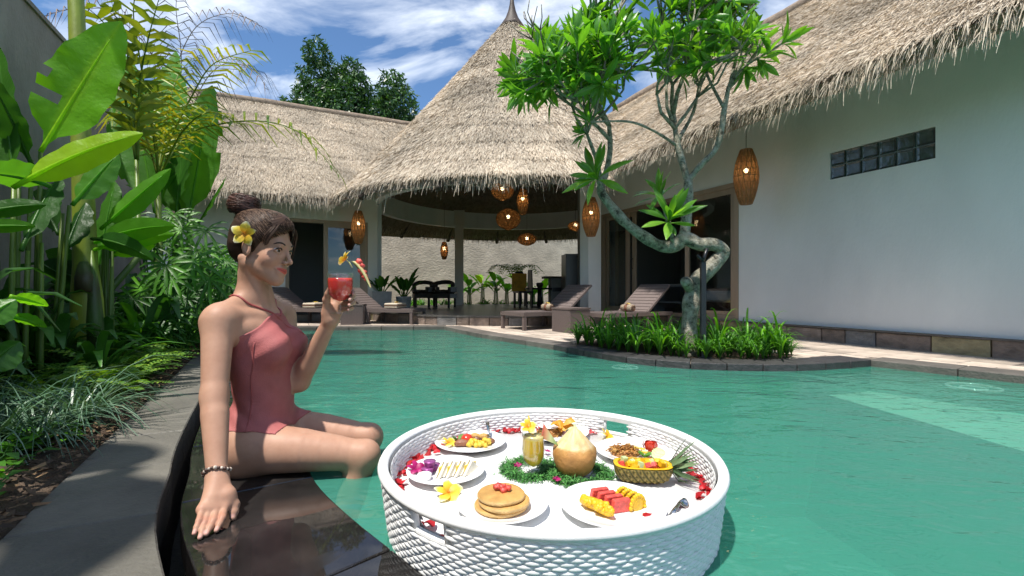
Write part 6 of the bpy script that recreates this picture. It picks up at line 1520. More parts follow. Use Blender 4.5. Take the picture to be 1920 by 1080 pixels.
limb([(1143, 262, FD+.2), (1110, 228, FD+.1), (1058, 188, FD), (1012, 162, FD-.1)], .022, .013)
limb([(1290, 342, FD+.05), (1278, 300, FD+.05), (1270, 268, FD+.05), (1262, 215, FD+.1)], .038, .026)
limb([(1290, 340, FD+.05), (1312, 312, FD), (1340, 282, FD-.05), (1352, 250, FD-.08), (1358, 205, FD-.1), (1366, 165, FD-.1)], .036, .024)
limb([(1268, 272, FD+.05), (1225, 245, FD-.1), (1178, 228, FD-.2), (1105, 229, FD-.3)], .016, .009)
limb([(1366, 168, FD-.1), (1390, 130, FD-.15), (1440, 98, FD-.25), (1466, 82, FD-.3)], .016, .008)
limb([(1366, 168, FD-.1), (1385, 90, FD-.05), (1402, 20, FD), (1410, -30, FD)], .018, .012)
limb([(1356, 200, FD-.1), (1330, 150, FD), (1315, 110, FD+.1)], .018, .012)
limb([(1272, 262, FD+.05), (1300, 210, FD+.2), (1310, 160, FD+.3)], .022, .014)
tips = []
def grow(p, d, r, gen, L):
    n = 2 if gen else 1
    for k in range(rt.choice((2, 2, 3)) if gen < 3 else 2):
        dd = (d+Vector((rt.gauss(0, .55), rt.gauss(0, .55), rt.gauss(.12, .3)))).normalized(); dd.z = max(dd.z, -.1); l = L*rt.uniform(.7, 1.25)
        m_ = p+dd*l*.5+Vector((rt.gauss(0, .02), rt.gauss(0, .02), 0)); e = p+(dd+ZV*.15).normalized()*l; tb.tube([p, m_, e], [r, r*.8, r*.65], 7)
        e2 = (e-m_).normalized()
        if gen <= 0 or rt.random() < .08: tips.append((e, e2))
        else: grow(e, e2, r*.65, gen-1, L*.82)
def Pd(a, b): return (P(*b)-P(*a)).normalized()
grow(P(1142, 235, FD+.2), Vector((-.25, -.1, 1)).normalized(), .022, 2, .34)
grow(P(1100, 250, FD-.05), Vector((-.35, -.2, .8)).normalized(), .015, 1, .3)
grow(P(1012, 162, FD-.1), Vector((-.5, -.1, .75)).normalized(), .013, 2, .26); grow(P(1058, 188, FD), Vector((-.2, .1, 1)).normalized(), .014, 2, .28); grow(P(1030, 172, FD-.05), Vector((-.5, -.2, .2)).normalized(), .012, 1, .24)
grow(P(1110, 228, FD+.1), Vector((0, .1, 1)), .016, 2, .32); grow(P(1058, 188, FD), Vector((-.1, -.5, .3)).normalized(), .012, 1, .25)
grow(P(1262, 215, FD+.1), Vector((-.1, .1, 1)).normalized(), .022, 3, .30); grow(P(1265, 240, FD+.05), Vector((-.6, -.1, .7)).normalized(), .018, 2, .32)
grow(P(1366, 165, FD-.1), Vector((.05, .1, 1)).normalized(), .02, 1, .30)
grow(P(1310, 160, FD+.3), Vector((.05, .2, 1)).normalized(), .014, 2, .28); grow(P(1315, 110, FD+.1), Vector((-.2, -.1, 1)).normalized(), .012, 2, .24); grow(P(1410, -30, FD), Vector((.2, 0, 1)), .012, 1, .25)
grow(P(1402, 20, FD), Vector((.3, -.2, .9)).normalized(), .010, 0, .2)
for a, d in (((1105, 229, FD-.3), (-.4, -.3, .5)), ((1466, 82, FD-.3), (.6, -.2, .5)), ((1440, 98, FD-.25), (.2, -.2, .9)), ((1420, 110, FD-.2), (.3, -.3, -.5)), ((1395, 125, FD-.15), (.2, -.4, -.7)), ((1100, 250, FD-.05), (-.5, -.2, .1)), ((1012, 162, FD-.1), (-.8, -.2, -.3)), ((1000, 165, FD-.1), (-.6, -.3, -.5))): tips.append((P(*a), Vector(d).normalized()))
low = [(P(1120, 335, FD+.05), Vector((-.5, -.6, .35)).normalized(), 17, .3), (P(1254, 415, FD-.12), Vector((-.05, -.8, .55)).normalized(), 18, .30), (P(1240, 370, FD+.1), Vector((-.35, -.2, .9)).normalized(), 11, .28)]
limb([(1126, 350, FD+.15), (1121, 338, FD+.08)], .03, .02); limb([(1262, 455, FD+.03), (1255, 425, FD-.06), (1254, 415, FD-.1)], .026, .018); limb([(1262, 455, FD+.05), (1250, 410, FD+.1), (1240, 372, FD+.1)], .02, .015)
def crown_ok(p):
    x, y = 960+F*p.x/p.y, HY-F*(p.z-CAMZ)/p.y; lim = 1095 if y < 75 else (1005 if y < 125 else 960); return lim < x < (1400 if y < 60 else 1470)
tips = [t for t in tips if crown_ok(t[0])]
for k in range(170):
    x, y = rt.uniform(1060, 1400), rt.uniform(-130, 140)
    if rt.random() < .4: x, y = rt.uniform(960, 1140), rt.uniform(75, 175)
    e = P(x, y, FD+rt.uniform(-.5, .6)); near_ = min(tips[:60], key=lambda t: (t[0]-e).length); b_ = near_[0]
    if (b_-e).length > .8 or not crown_ok(e): continue
    mid_ = (b_+e)/2-ZV*.05; tb.tube([b_-near_[1]*.1, mid_, e], [.011, .010, .009], 6); tips.append((e, ((e-mid_).normalized()+ZV*.4).normalized()))
under(tb.build('trunk', M['bark']), ft)
FLM = []
for v in range(6):
    mb = MB(); L = 1; dr = (.05, .2, .35, .1, .28, .45)[v]; pts = [Vector((u, 0, .12*math.sin(u*2.2)-dr*u*u)) for u in [i/7 for i in range(8)]]
    mb.leaf(pts, [.010, .024, .058, .092, .112, .105, .068, .005], (0, 1, 0), .3, 2, .05, .5, seed=v); o = mb.build('leaf', M['frleaf']); FLM.append(o.data); bpy.data.objects.remove(o)
leaves = []
for (p, d, n, L) in [(a, b, rt.randint(9, 13), rt.uniform(.17, .25)) for a, b in tips]+low:
    e1 = d.orthogonal().normalized(); e2 = d.cross(e1)
    for k in range(n):
        a = 2.4*k; el = rt.uniform(.15, 1.25) if k > 3 else rt.uniform(.9, 1.35); f = (e1*math.cos(a)+e2*math.sin(a))*math.cos(el)+d*math.sin(el)-ZV*.08
        f.normalize(); s_ = f.cross(d);
        if s_.length < .05: s_ = e1
        s_.normalize(); u_ = f.cross(s_)*-1
        if u_.dot(d) < 0 and u_.z < 0: u_ = -u_; s_ = -s_
        l = L*rt.uniform(.7, 1.15); Mx = Matrix((f*l, s_*l, u_*l)).transposed().to_4x4(); Mx.translation = p-d*.02*rt.random(); leaves.append((p.y+.3*(p.z > 3.2), Mx, rt.randrange(6)))
print('frangipani leaves', len(leaves))
leaves.sort(key=lambda x: x[0]); tl_ = ft.location
for y_, Mx, v in leaves[:290]:
    o = link('leaf', FLM[v], ft); m2 = Mx.copy(); m2.translation = Mx.translation-tl_; o.matrix_local = m2
Vc = []; Fc = []; Tc = []; off = 0
tmpl = []
for d_ in FLM:
    v_ = np.array([x.co[:] for x in d_.vertices]); f_ = np.array([list(p.vertices) for p in d_.polygons]); tmpl.append((v_, f_))
for y_, Mx, v in leaves[290:]:
    v_, f_ = tmpl[v]; A_ = np.array(Mx); Vc.append(v_ @ A_[:3, :3].T+A_[:3, 3]); Fc.append(f_+off); off += len(v_); Tc.append(np.full(len(v_), rt.uniform(.1, .95)))
stuff(under(npmesh('crown', np.concatenate(Vc), np.concatenate(Fc), M['frleaf'], None, np.concatenate(Tc)), ft))
# ---- island plants (strap leaved lilies)
def strap_mesh(n, L, w):
    mb = MB()
    for k in range(n):
        a = 2.4*k+U(-.3, .3); l = L*U(.6, 1.15); e = Vector((math.cos(a), math.sin(a), 0)); sp = U(.2, .8); h = U(.55, .95)
        pts = bez((0, 0, 0), e*l*sp*.3+ZV*l*h, e*l*sp+ZV*l*h*U(.45, .95), 7); mb.leaf(pts, [w*.7, w, w*1.05, w, w*.95, w*.8, w*.5, .001], e.cross(ZV), .3, 1, 0, U(.3, .85))
    o = mb.build('x', M['leaf']); d = o.data; bpy.data.objects.remove(o); return d
SM = [strap_mesh(24, .42, .0095), strap_mesh(28, .36, .008), strap_mesh(20, .50, .011), strap_mesh(30, .32, .0075)]
pts_ = []; tries = 0
while len(pts_) < 105 and tries < 4000:
    tries += 1; c = Vector((U(.5, 2.6), U(3.6, 5.0)))
    if not inside(c, ISLAND) or any((c-k).length < .088 for k in pts_): continue
    if (c-Vector((1.53, 4.0))).length < .12: continue
    pts_.append(c)
isl_edge = resample(ISL, .05)
for i, c in enumerate(pts_):
    near = min((c-k).length for k in isl_edge) < .45; o = link('strap_leaf_lily', SM[i % 4]); o.location = (c.x, c.y, .045); o.rotation_euler = (0, 0, U(0, 6.28)); s_ = U(.6, .95); o.scale = (s_, s_, s_)
    rightp = c.x > 1.9
    tag(o, ('strap leaved lily in the front row of the pool bed, ' if near else 'strap leaved lily in the back row of the pool bed, ')+('right of the black post' if rightp else 'left of the black post'), 'plant', 'strap leaved lilies in the pool bed, '+('front' if near else 'back')+(' right' if rightp else ' left'))
# ================================================================== background tree
bt = thing('broadleaf_tree', 'dark green broadleaf tree standing beyond the thatched roofs', 'tree', (P(650, 300, 22).x, 22, 0))
mb = MB(); c0 = P(650, 240, 22); mb.tube([(c0.x, 22, 0), (c0.x+.2, 22, 4), (c0.x-.3, 22, 8)], [.45, .35, .2], 10)
for (x, y) in ((600, 150), (690, 200), (740, 180), (560, 215)): e = P(x, y, 22); mb.tube([(c0.x, 22, 5), (c0.x*.5+e.x*.5, 22, e.z*.7), e], [.2, .14, .06], 6)
under(mb.build('trunk', M['treebark']), bt)
M['farleaf'] = mat('far_leaf', (.03, .08, .02), .4, .2, 2, 0, tint=[(0, (.02, .055, .016)), (.5, (.045, .115, .03)), (1, (.09, .19, .045))], trans=.2, spec=.5)
lob = [((598, 150), 1.05), ((605, 112), .6), ((640, 170), 1.1), ((585, 200), 1.15), ((540, 215), .8), ((640, 215), 1.3), ((690, 205), 1.0), ((735, 165), .7), ((745, 200), 1.0), ((720, 230), 1.1), ((660, 130), .5), ((520, 225), .5), ((675, 165), .6)]
N_ = 15000; Cs = np.array([P(x, y, 22)+Vector((0, U(-.8, .8), 0)) for (x, y), r in lob]); Rs = np.array([r for _, r in lob]); pr = Rs**2/np.sum(Rs**2); ch = nr.choice(len(lob), N_, p=pr)
dd = nr.normal(0, 1, (N_, 3)); dd /= np.linalg.norm(dd, axis=1)[:, None]; rad = Rs[ch]*(.55+.5*nr.uniform(0, 1, N_)**.6)*(1+.22*np.sin(dd[:, 0]*7+ch)*np.sin(dd[:, 2]*6+ch*2))
base = Cs[ch]+dd*rad[:, None]; g = nr.normal(0, 1, (N_, 3))*.7+dd*.5+np.array([0, 0, -.4]); g /= np.linalg.norm(g, axis=1)[:, None]; sd = np.cross(g, nr.normal(0, 1, (N_, 3))); sd /= np.linalg.norm(sd, axis=1)[:, None]
V, Fq, T = blades(base, g, sd, nr.uniform(.14, .26, N_), nr.uniform(.035, .06, N_), nr.uniform(0, .5, N_), 2, .2, nr.uniform(0, 1, N_))
stuff(under(npmesh('crown', V, Fq, M['farleaf'], None, T), bt))
# ================================================================== plants behind the pavilion
for i, (x, d, h, t) in enumerate(((880, 14.2, 1.1, .75), (905, 14.5, 1.25, .85), (930, 14.0, 1.2, .8), (950, 14.4, 1.0, .7), (975, 14.6, 1.3, .75), (1015, 14.2, 1.0, .8), (862, 14.6, .9, .6), (1000, 14.5, .8, .8))):
    b = Vector(((x-960)/F*d, d, .06)); o = clump('banana_plant', ('young banana plant behind the pavilion beside the rear column', 'second young banana plant right of the rear column', 'tallest lit banana plant against the tan wall', 'young banana plant left of the feathery palm', 'young banana plant behind the yellow draped chair', 'young banana plant behind the dining table', 'small banana plant half hidden by the rear column', 'small banana plant low against the tan wall')[i], 'banana plant', b, 'young banana plants by the tan wall')
    for k in range(8):
        a = 2.4*k+i; e = Vector((math.cos(a), math.sin(a), 0)); l = U(.5, .75); s0_ = b+ZV*h*U(.35, .6)+e*.03; tip = s0_+e*l*.7+ZV*l*U(.1, .7); big_leaf(o, s0_, tip, .10, t+U(-.2, .15), .25, e.cross(ZV), None, .3, .2, k)
    mb = MB()
    for k in range(4): a = 1.6*k; mb.tube([b+Vector((.06*math.cos(a), .06*math.sin(a), 0)), b+Vector((.03*math.cos(a), .03*math.sin(a), h*.6))], [.025, .015], 6, .6)
    under(mb.build('trunk', M['cane']), o)
for i in range(46):
    d = U(13.9, 15.2); x = U(760, 1080); o = link('understorey_plant', LM[rng.choice((1, 3, 4))]); o.location = ((x-960)/F*d, d, .06); s_ = U(.5, .95); o.scale = (s_, s_, s_); o.rotation_euler = (0, 0, U(0, 6.28))
    tag(o, 'small leafy plant along the foot of the tan garden wall', 'plant', 'small plants along the tan wall')
pp = clump('feather_palm', 'feathery green palm rising in front of the tan garden wall', 'palm', Vector(((965-960)/F*13.9, 13.9, .06)))
for k in range(9):
    a = 2*math.pi*k/9; b = Vector(((965-960)/F*13.9, 13.9, .8)); e = Vector((math.cos(a), math.sin(a), 0)); mb = MB(); frond(mb, [b, b+e*.25+ZV*.45, b+e*.6+ZV*.55, b+e*.85+ZV*.35], .2, 16, .2, .6, w=.016, droop=.4); under(mb.build('frond', M['palm']), pp)
mb = MB(); mb.tube([Vector(((965-960)/F*13.9, 13.9, .06)), Vector(((965-960)/F*13.9, 13.9, .82))], [.05, .03], 8, .4); under(mb.build('trunk', M['cane']), pp)
# ================================================================== loungers, side tables, towels
M['rattan'] = mat('brown_rattan', (.15, .115, .105), .6, .25, 60, .5, 160, stretch=(1, 1, 1))
M['rattanline'] = mat('rattan_strand', (.19, .15, .14), .55, .2, 60, .2)
M['towel'] = mat('cream_towel', (.66, .56, .43), .95, .1, 60, .4, 300); M['towelb'] = mat('brown_towel_band', (.22, .1, .06), .9, .2, 60, .2)
M['blackmetal'] = mat('black_paint', (.012, .013, .016), .35, .1, 20, .05)
M['basket'] = mat('woven_bamboo', (.34, .17, .055), .6, .35, 30, .4, 120, stretch=(1, 1, .3))
M['bulb'] = mat('warm_bulb', (1.0, .72, .38), .5, 0, 5, 0, emit=9)
M['planter'] = mat('cement_planter', (.3, .3, .29), .8, .2, 8, .2); M['darkrattan'] = mat('dark_rattan', (.03, .022, .017), .55, .3, 60, .4, 140)
M['gold'] = mat('gold_cloth', (.62, .33, .02), .6, .3, 12, .2); M['fridge'] = mat('dark_steel_cabinet', (.10, .10, .105), .35, .08, 5, .02, metal=.3)
M['curtain'] = mat('pale_curtain', (.55, .62, .68), .9, .1, 6, .1, trans=.3, transcol=(1, 1, 1)); M['linen'] = mat('white_linen', (.68, .7, .74), .9, .08, 12, .2)
def lounger(near, ax, label, L=1.35, Wd=.58, back=38, hinge=.6, flip=1):
    """near = near foot corner on the deck; ax = unit direction foot -> head; width runs to the left of ax times flip"""
    o = thing('sun_lounger', label, 'lounger', (near[0], near[1], .047), math.atan2(ax[1], ax[0]), 'brown rattan sun loungers')
    y0, y1 = (0, Wd) if flip > 0 else (-Wd, 0); h = .25
    mb = MB()
    for y in (y0+.02, y1-.02): mb.box((L/2, y, h-.03), (L, .04, .05))
    for x in (.02, L-.02): mb.box((x, (y0+y1)/2, h-.03), (.04, Wd-.08, .05))
    mb.build('frame', M['rattan'], o, False)
    mb = MB(); hx = L*hinge; n = 22
    for k in range(n): mb.box((.04+(hx-.05)*(k+.5)/n, (y0+y1)/2, h-.004+.002*(k % 2)), ((hx-.05)/n*.86, Wd-.07, .012))
    mb.box((.02+hx/2, (y0+y1)/2, h-.012), (hx-.03, Wd-.06, .006)); mb.build('seat', M['rattanline'], o, False)
    mb = MB(); bl = L*.47; a = math.radians(back); Mx = Matrix.Rotation(-a, 3, 'Y'); c0 = Vector((hx, 0, h))
    for k in range(18): c = c0+Mx @ Vector((bl*(k+.5)/18, 0, .004*(k % 2))); mb.box((c.x, (y0+y1)/2, c.z), (bl/18*.88, Wd-.06, .014), M=Mx)
    c = c0+Mx @ Vector((bl/2, 0, -.008)); mb.box((c.x, (y0+y1)/2, c.z), (bl, Wd-.05, .008), M=Mx)
    for y in (y0+.03, y1-.03): mb.box((c.x, y, c.z), (bl, .03, .03), M=Mx)
    mb.build('backrest', M['rattanline'], o, False)
    mb = MB(); p1 = c0+Mx @ Vector((bl*.75, 0, -.02)); mb.tube([(p1.x, (y0+y1)/2, p1.z), (hx+.3, (y0+y1)/2, h-.05)], .012, 6); mb.build('prop', M['blackmetal'], o)
    for x in (.03, hx*.98, L-.03):
        for y in (y0+.025, y1-.025):
            mb = MB(); mb.box((x, y, h/2-.03), (.045, .045, h-.06), taper=1.0); mb.build('leg', M['rattan'], o, False)
    return o
AXR = Vector((.82, .57)).normalized()
R1 = lounger((.16, 6.42), AXR, 'brown rattan sun lounger left of the pair in front of the right pillar'); R2 = lounger((1.27, 6.14), AXR, 'brown rattan sun lounger behind the lily bed, nearest the sliding doors')
AXL = Vector((-.97, .2)).normalized()
L1 = lounger((-1.62, 7.6), AXL, 'brown rattan sun lounger between the left column and the pavilion steps', 1.2, flip=-1, hinge=.68); L2 = lounger((-3.05, 7.75), AXL, 'brown rattan sun lounger half hidden behind the raised arm', 1.25, flip=-1, hinge=.6)
def cube_table(c, sz, h, rz, label):
    o = thing('side_table', label, 'table', (c[0], c[1], .047), rz, 'rattan cube tables'); mb = MB(); mb.box((0, 0, h/2-.01), (sz-.012, sz-.012, h-.02)); mb.build('core', M['rattan'], o, False)
    mb = MB(); n = 20
    for k in range(n):
        x = -sz/2+sz*(k+.5)/n
        for y in (-sz/2, sz/2): mb.box((x, y, h/2-.012), (sz/n*.6, .010, h-.03)); mb.box((y, x, h/2-.012), (.010, sz/n*.6, h-.03))
    mb.build('weave', M['rattanline'], o, False); mb = MB(); mb.box((0, 0, h-.008), (sz+.02, sz+.02, .022)); mb.build('top', M['rattan'], o, False)
cube_table((.80, 6.34), .36, .32, math.atan2(AXR.y, AXR.x), 'square brown rattan side table between the two right loungers'); cube_table((-2.62, 7.72), .34, .33, .15, 'square brown rattan side table between the two left loungers')
def towel(lg, x, y, label, rolled):
    m_ = Matrix.LocRotScale(lg.location, lg.rotation_euler, None); mb = MB(); o = thing('towel', label, 'towel', m_ @ Vector((x, y, .258)), lg.rotation_euler[2], 'cream towels on the loungers')
    if rolled:
        for k in range(2): mb.tube([(-.02+.0*k, -.1+.2*i/4, .05) for i in range(5)], [.048, .052, .053, .052, .048], 16)
        mb.build('roll', M['towel'], o); mb = MB(); mb.tube([(-.02, -.025, .05), (-.02, .025, .05)], .0555, 16); mb.build('band', M['towelb'], o)
        mb = MB()
        for r in (.015, .03, .043): mb.tube([(-.02+r*math.cos(a*.5), -.104, .05+r*math.sin(a*.5)) for a in range(13)], .003, 5)
        mb.build('fold', M['towelb'], o); fz = .105
    else:
        for k in range(2):
            mb = MB(); mb.box((0, 0, .022+.045*k), (.24, .36, .038)); b_ = mb.build('fold', M['towel'], o, False); bv = b_.modifiers.new('bevel', 'BEVEL'); bv.width = .016; bv.segments = 3
        mb = MB(); mb.box((0, 0, .045), (.25, .365, .010)); mb.build('band', M['towelb'], o, False); fz = .09
    f = flower('blossom', (0, 0, 0), .04, None, .2, .5); f.parent = o; f.location = (-.02, 0, fz+.008)
towel(R1, .62, .22, 'rolled cream towel with brown band on the lounger before the right pillar', True); towel(R2, .62, .2, 'rolled cream towel with brown band on the lounger behind the lily bed', True)
towel(L1, .42, -.25, 'folded cream towel stack with a flower on the lounger by the left column', False); towel(L2, .42, -.25, 'folded cream towel stack on the lounger behind the raised arm', False)
# ================================================================== lanterns
def lantern(px, py, d, hh, r, label, top, round_=False, n=14, flat=1):
    c = P(px, py, d); o = thing('pendant_lantern', label, 'lantern', c, 0, 'woven bamboo pendant lanterns'); k_ = 9; prof = []
    for i in range(k_):
        u = i/(k_-1); z = (-.5+u)*hh; w = math.sin(math.pi*(.16+.68*u)) if not round_ else math.sqrt(max(.05, 1-(2*u-1)**2)); prof.append((r*w, z))
    vv = []; mb = MB(); mb.lathe(prof, 22); mb.f = mb.f[:-2] if True else mb.f
    mb.build('shade', M['basketsheer'], o)
    mb = MB()
    for j in range(n):
        for tw in (1, -1): mb.tube([(w*1.01*math.cos(2*math.pi*j/n+tw*i*.12), w*1.01*math.sin(2*math.pi*j/n+tw*i*.12), z) for i, (w, z) in enumerate(prof)], .0035*max(1, d/6), 4)
    for w, z in prof[::1]: mb.tube([(w*1.01*math.cos(a*math.pi/9), w*1.01*math.sin(a*math.pi/9), z) for a in range(19)], .0035*max(1, d/6), 4)
    stuff(mb.build('weave', M['basket'], o))
    mb = MB(); mb.ball((0, 0, hh*.12), .026*max(1, d/7), 10, 8); mb.build('bulb', M['bulb'], o)
    mb = MB(); mb.tube([(0, 0, hh*.12), (0, 0, hh*.5), (0, 0, top-c.z)], .004, 5); mb.build('cord', M['darkwood'], o)
    li = bpy.data.lights.new('glow', 'POINT'); li.energy = .3; li.color = (1, .66, .33); li.shadow_soft_size = .03; lo_ = link('glow', li, o); lo_.location = (0, 0, hh*.12-.05)
def sheer(): 
    m, t, out = new_mat('sheer_bamboo'); b = t.nodes.new('ShaderNodeBsdfPrincipled'); tr = t.nodes.new('ShaderNodeBsdfTranslucent'); tp = t.nodes.new('ShaderNodeBsdfTransparent'); n = noise_node(t, 60, 4, stretch=(1, 1, .3))
    c = rampnode(t, [(.3, (.14, .07, .025)), (.7, (.36, .19, .075))], n.outputs[0]).outputs[0]; t.links.new(c, b.inputs['Base Color']); t.links.new(c, tr.inputs[0])
    m1 = t.nodes.new('ShaderNodeMixShader'); m1.inputs[0].default_value = .45; t.links.new(b.outputs[0], m1.inputs[1]); t.links.new(tr.outputs[0], m1.inputs[2])
    m2 = t.nodes.new('ShaderNodeMixShader'); m2.inputs[0].default_value = .22; t.links.new(m1.outputs[0], m2.inputs[1]); t.links.new(tp.outputs[0], m2.inputs[2]); t.links.new(m2.outputs[0], out.inputs[0]); return m
M['basketsheer'] = sheer()
lantern(1399, 332, 5.5, .64, .135, 'long woven bamboo lantern hanging under the eave of the white wall', 2.75)
lantern(1108, 407, 7.3, .60, .135, 'long woven bamboo lantern hanging before the right pavilion pillar', 2.6)
lantern(672, 426, 8.4, .58, .12, 'long woven bamboo lantern hanging beside the left doorway', 2.5)
lantern(942, 358, 9.2, .36, .22, 'round woven lantern highest in the pavilion, under the fringe', 4.6, True)
lantern(980, 378, 9.0, .50, .11, 'slim woven lantern beside the two round pavilion lanterns', 4.2)
lantern(953, 411, 10.4, .46, .27, 'largest round woven lantern in the middle of the pavilion', 4.4, True)
lantern(1079, 424, 10.0, .20, .16, 'small flat woven lantern near the right pillar of the pavilion', 3.6, True)
lantern(988, 449, 12.0, .30, .24, 'bowl shaped woven lantern low over the dining corner', 3.4, True)
lantern(833, 470, 12.6, .46, .10, 'slim dark woven lantern hanging left of the rear column', 3.0)
# ================================================================== pavilion furniture
def pot(px, d, r, h, label, ribbed, nleaf, L):
    c = Vector(((px-960)/F*d, d, .207)); o = thing('potted_plant', label, 'potted plant', c); mb = MB()
    if ribbed:
        prof = [(0, 0), (r*.8, 0)]
        for k in range(6): prof += [(r*(.82+.035*k), h*k/6+.01), (r*(.86+.035*k), h*(k+.5)/6), (r*(.82+.035*k), h*(k+1)/6-.01)]
        mb.lathe(prof+[(r, h), (r*.9, h), (r*.85, h*.85), (0, h*.84)], 24)
    else: mb.box((0, 0, h/2), (r*2, r*2, h), .3, taper=1.12); 
    mb.build('planter', M['planter'], o, 'auto')
    for k in range(nleaf):
        a = 2.4*k; e = Vector((math.cos(a), math.sin(a), 0)); l = L*U(.7, 1.1); s0_ = c+ZV*(h*.9)+e*.03; big_leaf(o, s0_, s0_+e*l*U(.3, .8)+ZV*l*U(.4, .95), .055, U(.25, .6), .2, e.cross(ZV), None, .3, .25, k)
pot(716, 9.0, .16, .38, 'square cement planter with glossy leaves beside the left column', False, 10, .55); pot(757, 9.2, .15, .28, 'ribbed round planter with upright glossy leaves by the armchair', True, 12, .6)
def armchair(px, d, rz, label):
    c = Vector(((px-960)/F*d, d, .207)); o = thing('armchair', label, 'armchair', c, rz, 'dark rattan armchairs'); 
    mb = MB(); mb.box((0, 0, .27), (.56, .54, .10)); b_ = mb.build('seat', M['darkrattan'], o, False)
    mb = MB(); mb.tube([(.26*math.cos(a), .26*math.sin(a)-.02, .5+.10*math.sin(a)) for a in [math.pi*k/8 for k in range(9)]], .05, 8); mb.tube([(.25*math.cos(a), .25*math.sin(a)-.02, .36) for a in [math.pi*k/8 for k in range(9)]], .06, 8); mb.build('backrest', M['darkrattan'], o)
    for s in (-1, 1): mb = MB(); mb.box((s*.27, -.06, .42), (.07, .44, .12)); mb.build('armrest', M['darkrattan'], o, False)
    for x in (-.24, .24):
        for y in (-.22, .22): mb = MB(); mb.box((x, y, .11), (.045, .045, .22)); mb.build('leg', M['darkrattan'], o, False)
armchair(797, 11.2, .3, 'dark rattan armchair nearer the potted plants in the pavilion'); armchair(829, 10.9, -.2, 'dark rattan armchair nearer the rear column in the pavilion')
def dchair(px, d, rz, label, cloth):
    c = Vector(((px-960)/F*d, d, .207)); o = thing('dining_chair', label, 'chair', c, rz, 'dining chairs'); 
    mb = MB(); mb.box((0, 0, .36), (.36, .36, .04)); mb.build('seat', M['blackmetal'], o, False)
    mb = MB(); mb.box((0, .17, .62), (.30, .03, .50), taper=.75); b_ = mb.build('backrest', M['blackmetal'], o, False); bv = b_.modifiers.new('bevel', 'BEVEL'); bv.width = .05; bv.segments = 3; bv.limit_method = 'ANGLE'
    for x in (-.15, .15):
        for y in (-.15, .15): mb = MB(); mb.box((x, y, .17), (.035, .035, .34)); mb.build('leg', M['blackmetal'], o, False)
    if cloth:
        mb = MB(); mb.box((0, .17, .60), (.42, .055, .46)); cl = mb.build('chair_cover', M['gold'], o, False); bv = cl.modifiers.new('bevel', 'BEVEL'); bv.width = .02; bv.segments = 2
dchair(980, 11.6, .5, 'dining chair draped in gold yellow cloth beyond the loungers', True); dchair(981, 10.6, -1.2, 'black dining chair with rounded back in front of the yellow one', False)
c = Vector(((1012-960)/F*10.9, 10.9, .207)); o = thing('dining_table', 'small dark dining table by the black chair', 'table', c); mb = MB(); mb.lathe([(0, .42), (.34, .42), (.35, .44), (.34, .46), (0, .46)], 28); mb.build('top', M['blackmetal'], o, 'auto'); mb = MB(); mb.tube([(0, 0, .02), (0, 0, .43)], [.07, .05], 10); mb.lathe([(.2, 0), (.18, .03), (0, .035)], 20); mb.build('pedestal', M['blackmetal'], o)
mb = MB(); mb.lathe([(0, 0), (.05, 0), (.08, .05), (.085, .1), (.05, .12), (0, .12)], 16); b_ = mb.build('fruit_bowl', M['darkwood']); b_.location = c+Vector((.0, 0, .462)); tag(b_, 'dark round bowl standing on the dining table', 'bowl')
c = Vector(((1041-960)/F*10.9, 10.9, .207)); o = thing('bar_counter', 'grey bar counter with dark overhanging top beside the tall cabinet', 'counter', c, .1); mb = MB(); mb.box((.05, 0, .34), (.36, .4, .68)); mb.build('body', M['planter'], o, False); mb = MB(); mb.box((0, 0, .70), (.56, .5, .045)); mb.build('top', M['darkwood'], o, False); mb = MB(); mb.box((.05, -.205, .42), (.3, .012, .09)); mb.build('recess', M['blackmetal'], o, False)
c = Vector(((1076-960)/F*10.2, 10.2, .207)); o = thing('tall_cabinet', 'tall dark steel cabinet against the right pillar in the pavilion', 'cabinet', c, .1); mb = MB(); mb.box((0, 0, .59), (.46, .46, 1.18)); mb.build('body', M['fridge'], o, False); mb = MB(); mb.box((0, -.236, .59), (.44, .012, 1.15)); mb.build('door', M['fridge'], o, False)
for z in (.35, .95): mb = MB(); mb.box((.2, -.25, z), (.02, .02, .08)); mb.build('handle', M['steel'], o, False)
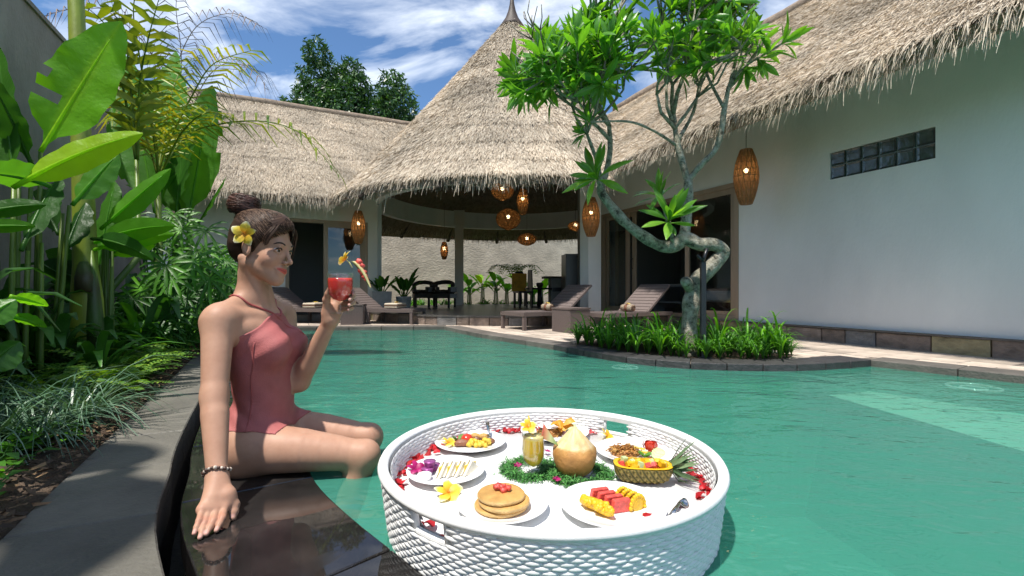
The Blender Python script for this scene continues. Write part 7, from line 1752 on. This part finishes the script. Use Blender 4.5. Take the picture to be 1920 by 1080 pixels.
# ================================================================== right villa room
cs = S_at(1143, 5.62); o = thing('curtain', 'pale blue curtain drawn aside at the left end of the sliding doors', 'curtain', W(5.6, cs, .21)); mb = MB(); n = 40
vv = [W(5.6+.025*math.sin(k*1.3), cs+.22-.40*k/n, z)-Vector(o.location) for z in (.215, 2.0) for k in range(n+1)]; mb.add(vv, [(k, k+1, n+2+k, n+1+k) for k in range(n)]); mb.build('drape', M['curtain'], o)
mb = MB(); mb.tube([W(5.6, cs-.3, 2.0)-Vector(o.location), W(5.6, cs+.3, 2.0)-Vector(o.location)], .012, 8); mb.build('rail', M['darkwood'], o)
c = W(6.6, 6.75, .2); o = thing('console_desk', 'grey console desk against the room wall behind the sliding doors', 'desk', c, ROTW); mb = MB(); mb.box((0, 0, .50), (.34, 1.0, .05)); mb.build('top', M['planter'], o, False)
for y in (-.47, .47): mb = MB(); mb.box((0, y, .24), (.32, .05, .48)); mb.build('side_panel', M['planter'], o, False)
mb = MB(); mb.box((0, 0, .18), (.30, .88, .03)); mb.build('shelf', M['planter'], o, False)
c = W(6.9, 4.9, .2); o = thing('bed', 'white linen bed seen through the right sliding door pane', 'bed', c, ROTW); mb = MB(); mb.box((0, 0, .12), (1.9, 1.5, .2)); mb.build('base', M['darkwood'], o, False); mb = MB(); mb.box((0, 0, .31), (1.86, 1.46, .18)); b_ = mb.build('mattress', M['linen'], o, False); bv = b_.modifiers.new('bevel', 'BEVEL'); bv.width = .05; bv.segments = 3
# ================================================================== black tree post
pp_ = Vector(((1318-960)/F*3.85, 3.85, .045)); o = thing('support_post', 'slim black steel post propping the frangipani trunk in the lily bed', 'post', pp_); top = .6+(545-492)/F*3.85
mb = MB(); mb.box((0, 0, (top-.045)/2), (.038, .038, top-.045)); mb.build('shaft', M['blackmetal'], o, False)
mb = MB(); mb.tube([(-.01, 0, top-.06), (.012, 0, top), (.035, 0, top+.07)], .014, 8); mb.tube([(0, 0, top-.03), (-.05, 0, top+.015)], .012, 8); mb.build('fork', M['blackmetal'], o)
mb = MB(); mb.box((0, 0, .006), (.11, .11, .012)); mb.build('base_plate', M['blackmetal'], o, False)
# underwater lamp rims
for i, (x, y, r) in enumerate(((1172, 689, .10), (1825, 726, .13))):
    c = G(x, y, -.012); o = thing('pool_lamp', ('round white pool lamp just under the surface below the lily bed', 'round white pool lamp just under the surface by the right coping')[i], 'pool lamp', c, 0, 'round pool lamps'); mb = MB()
    mb.tube([(r*math.cos(a*math.pi/12), r*math.sin(a*math.pi/12), 0) for a in range(25)], .008, 6); mb.build('ring', M['ceramic'], o); mb = MB(); mb.tube([(r*.5*math.cos(a*math.pi/12), r*.5*math.sin(a*math.pi/12), -.004) for a in range(25)], .005, 6); mb.build('inner_ring', M['ceramic'], o)
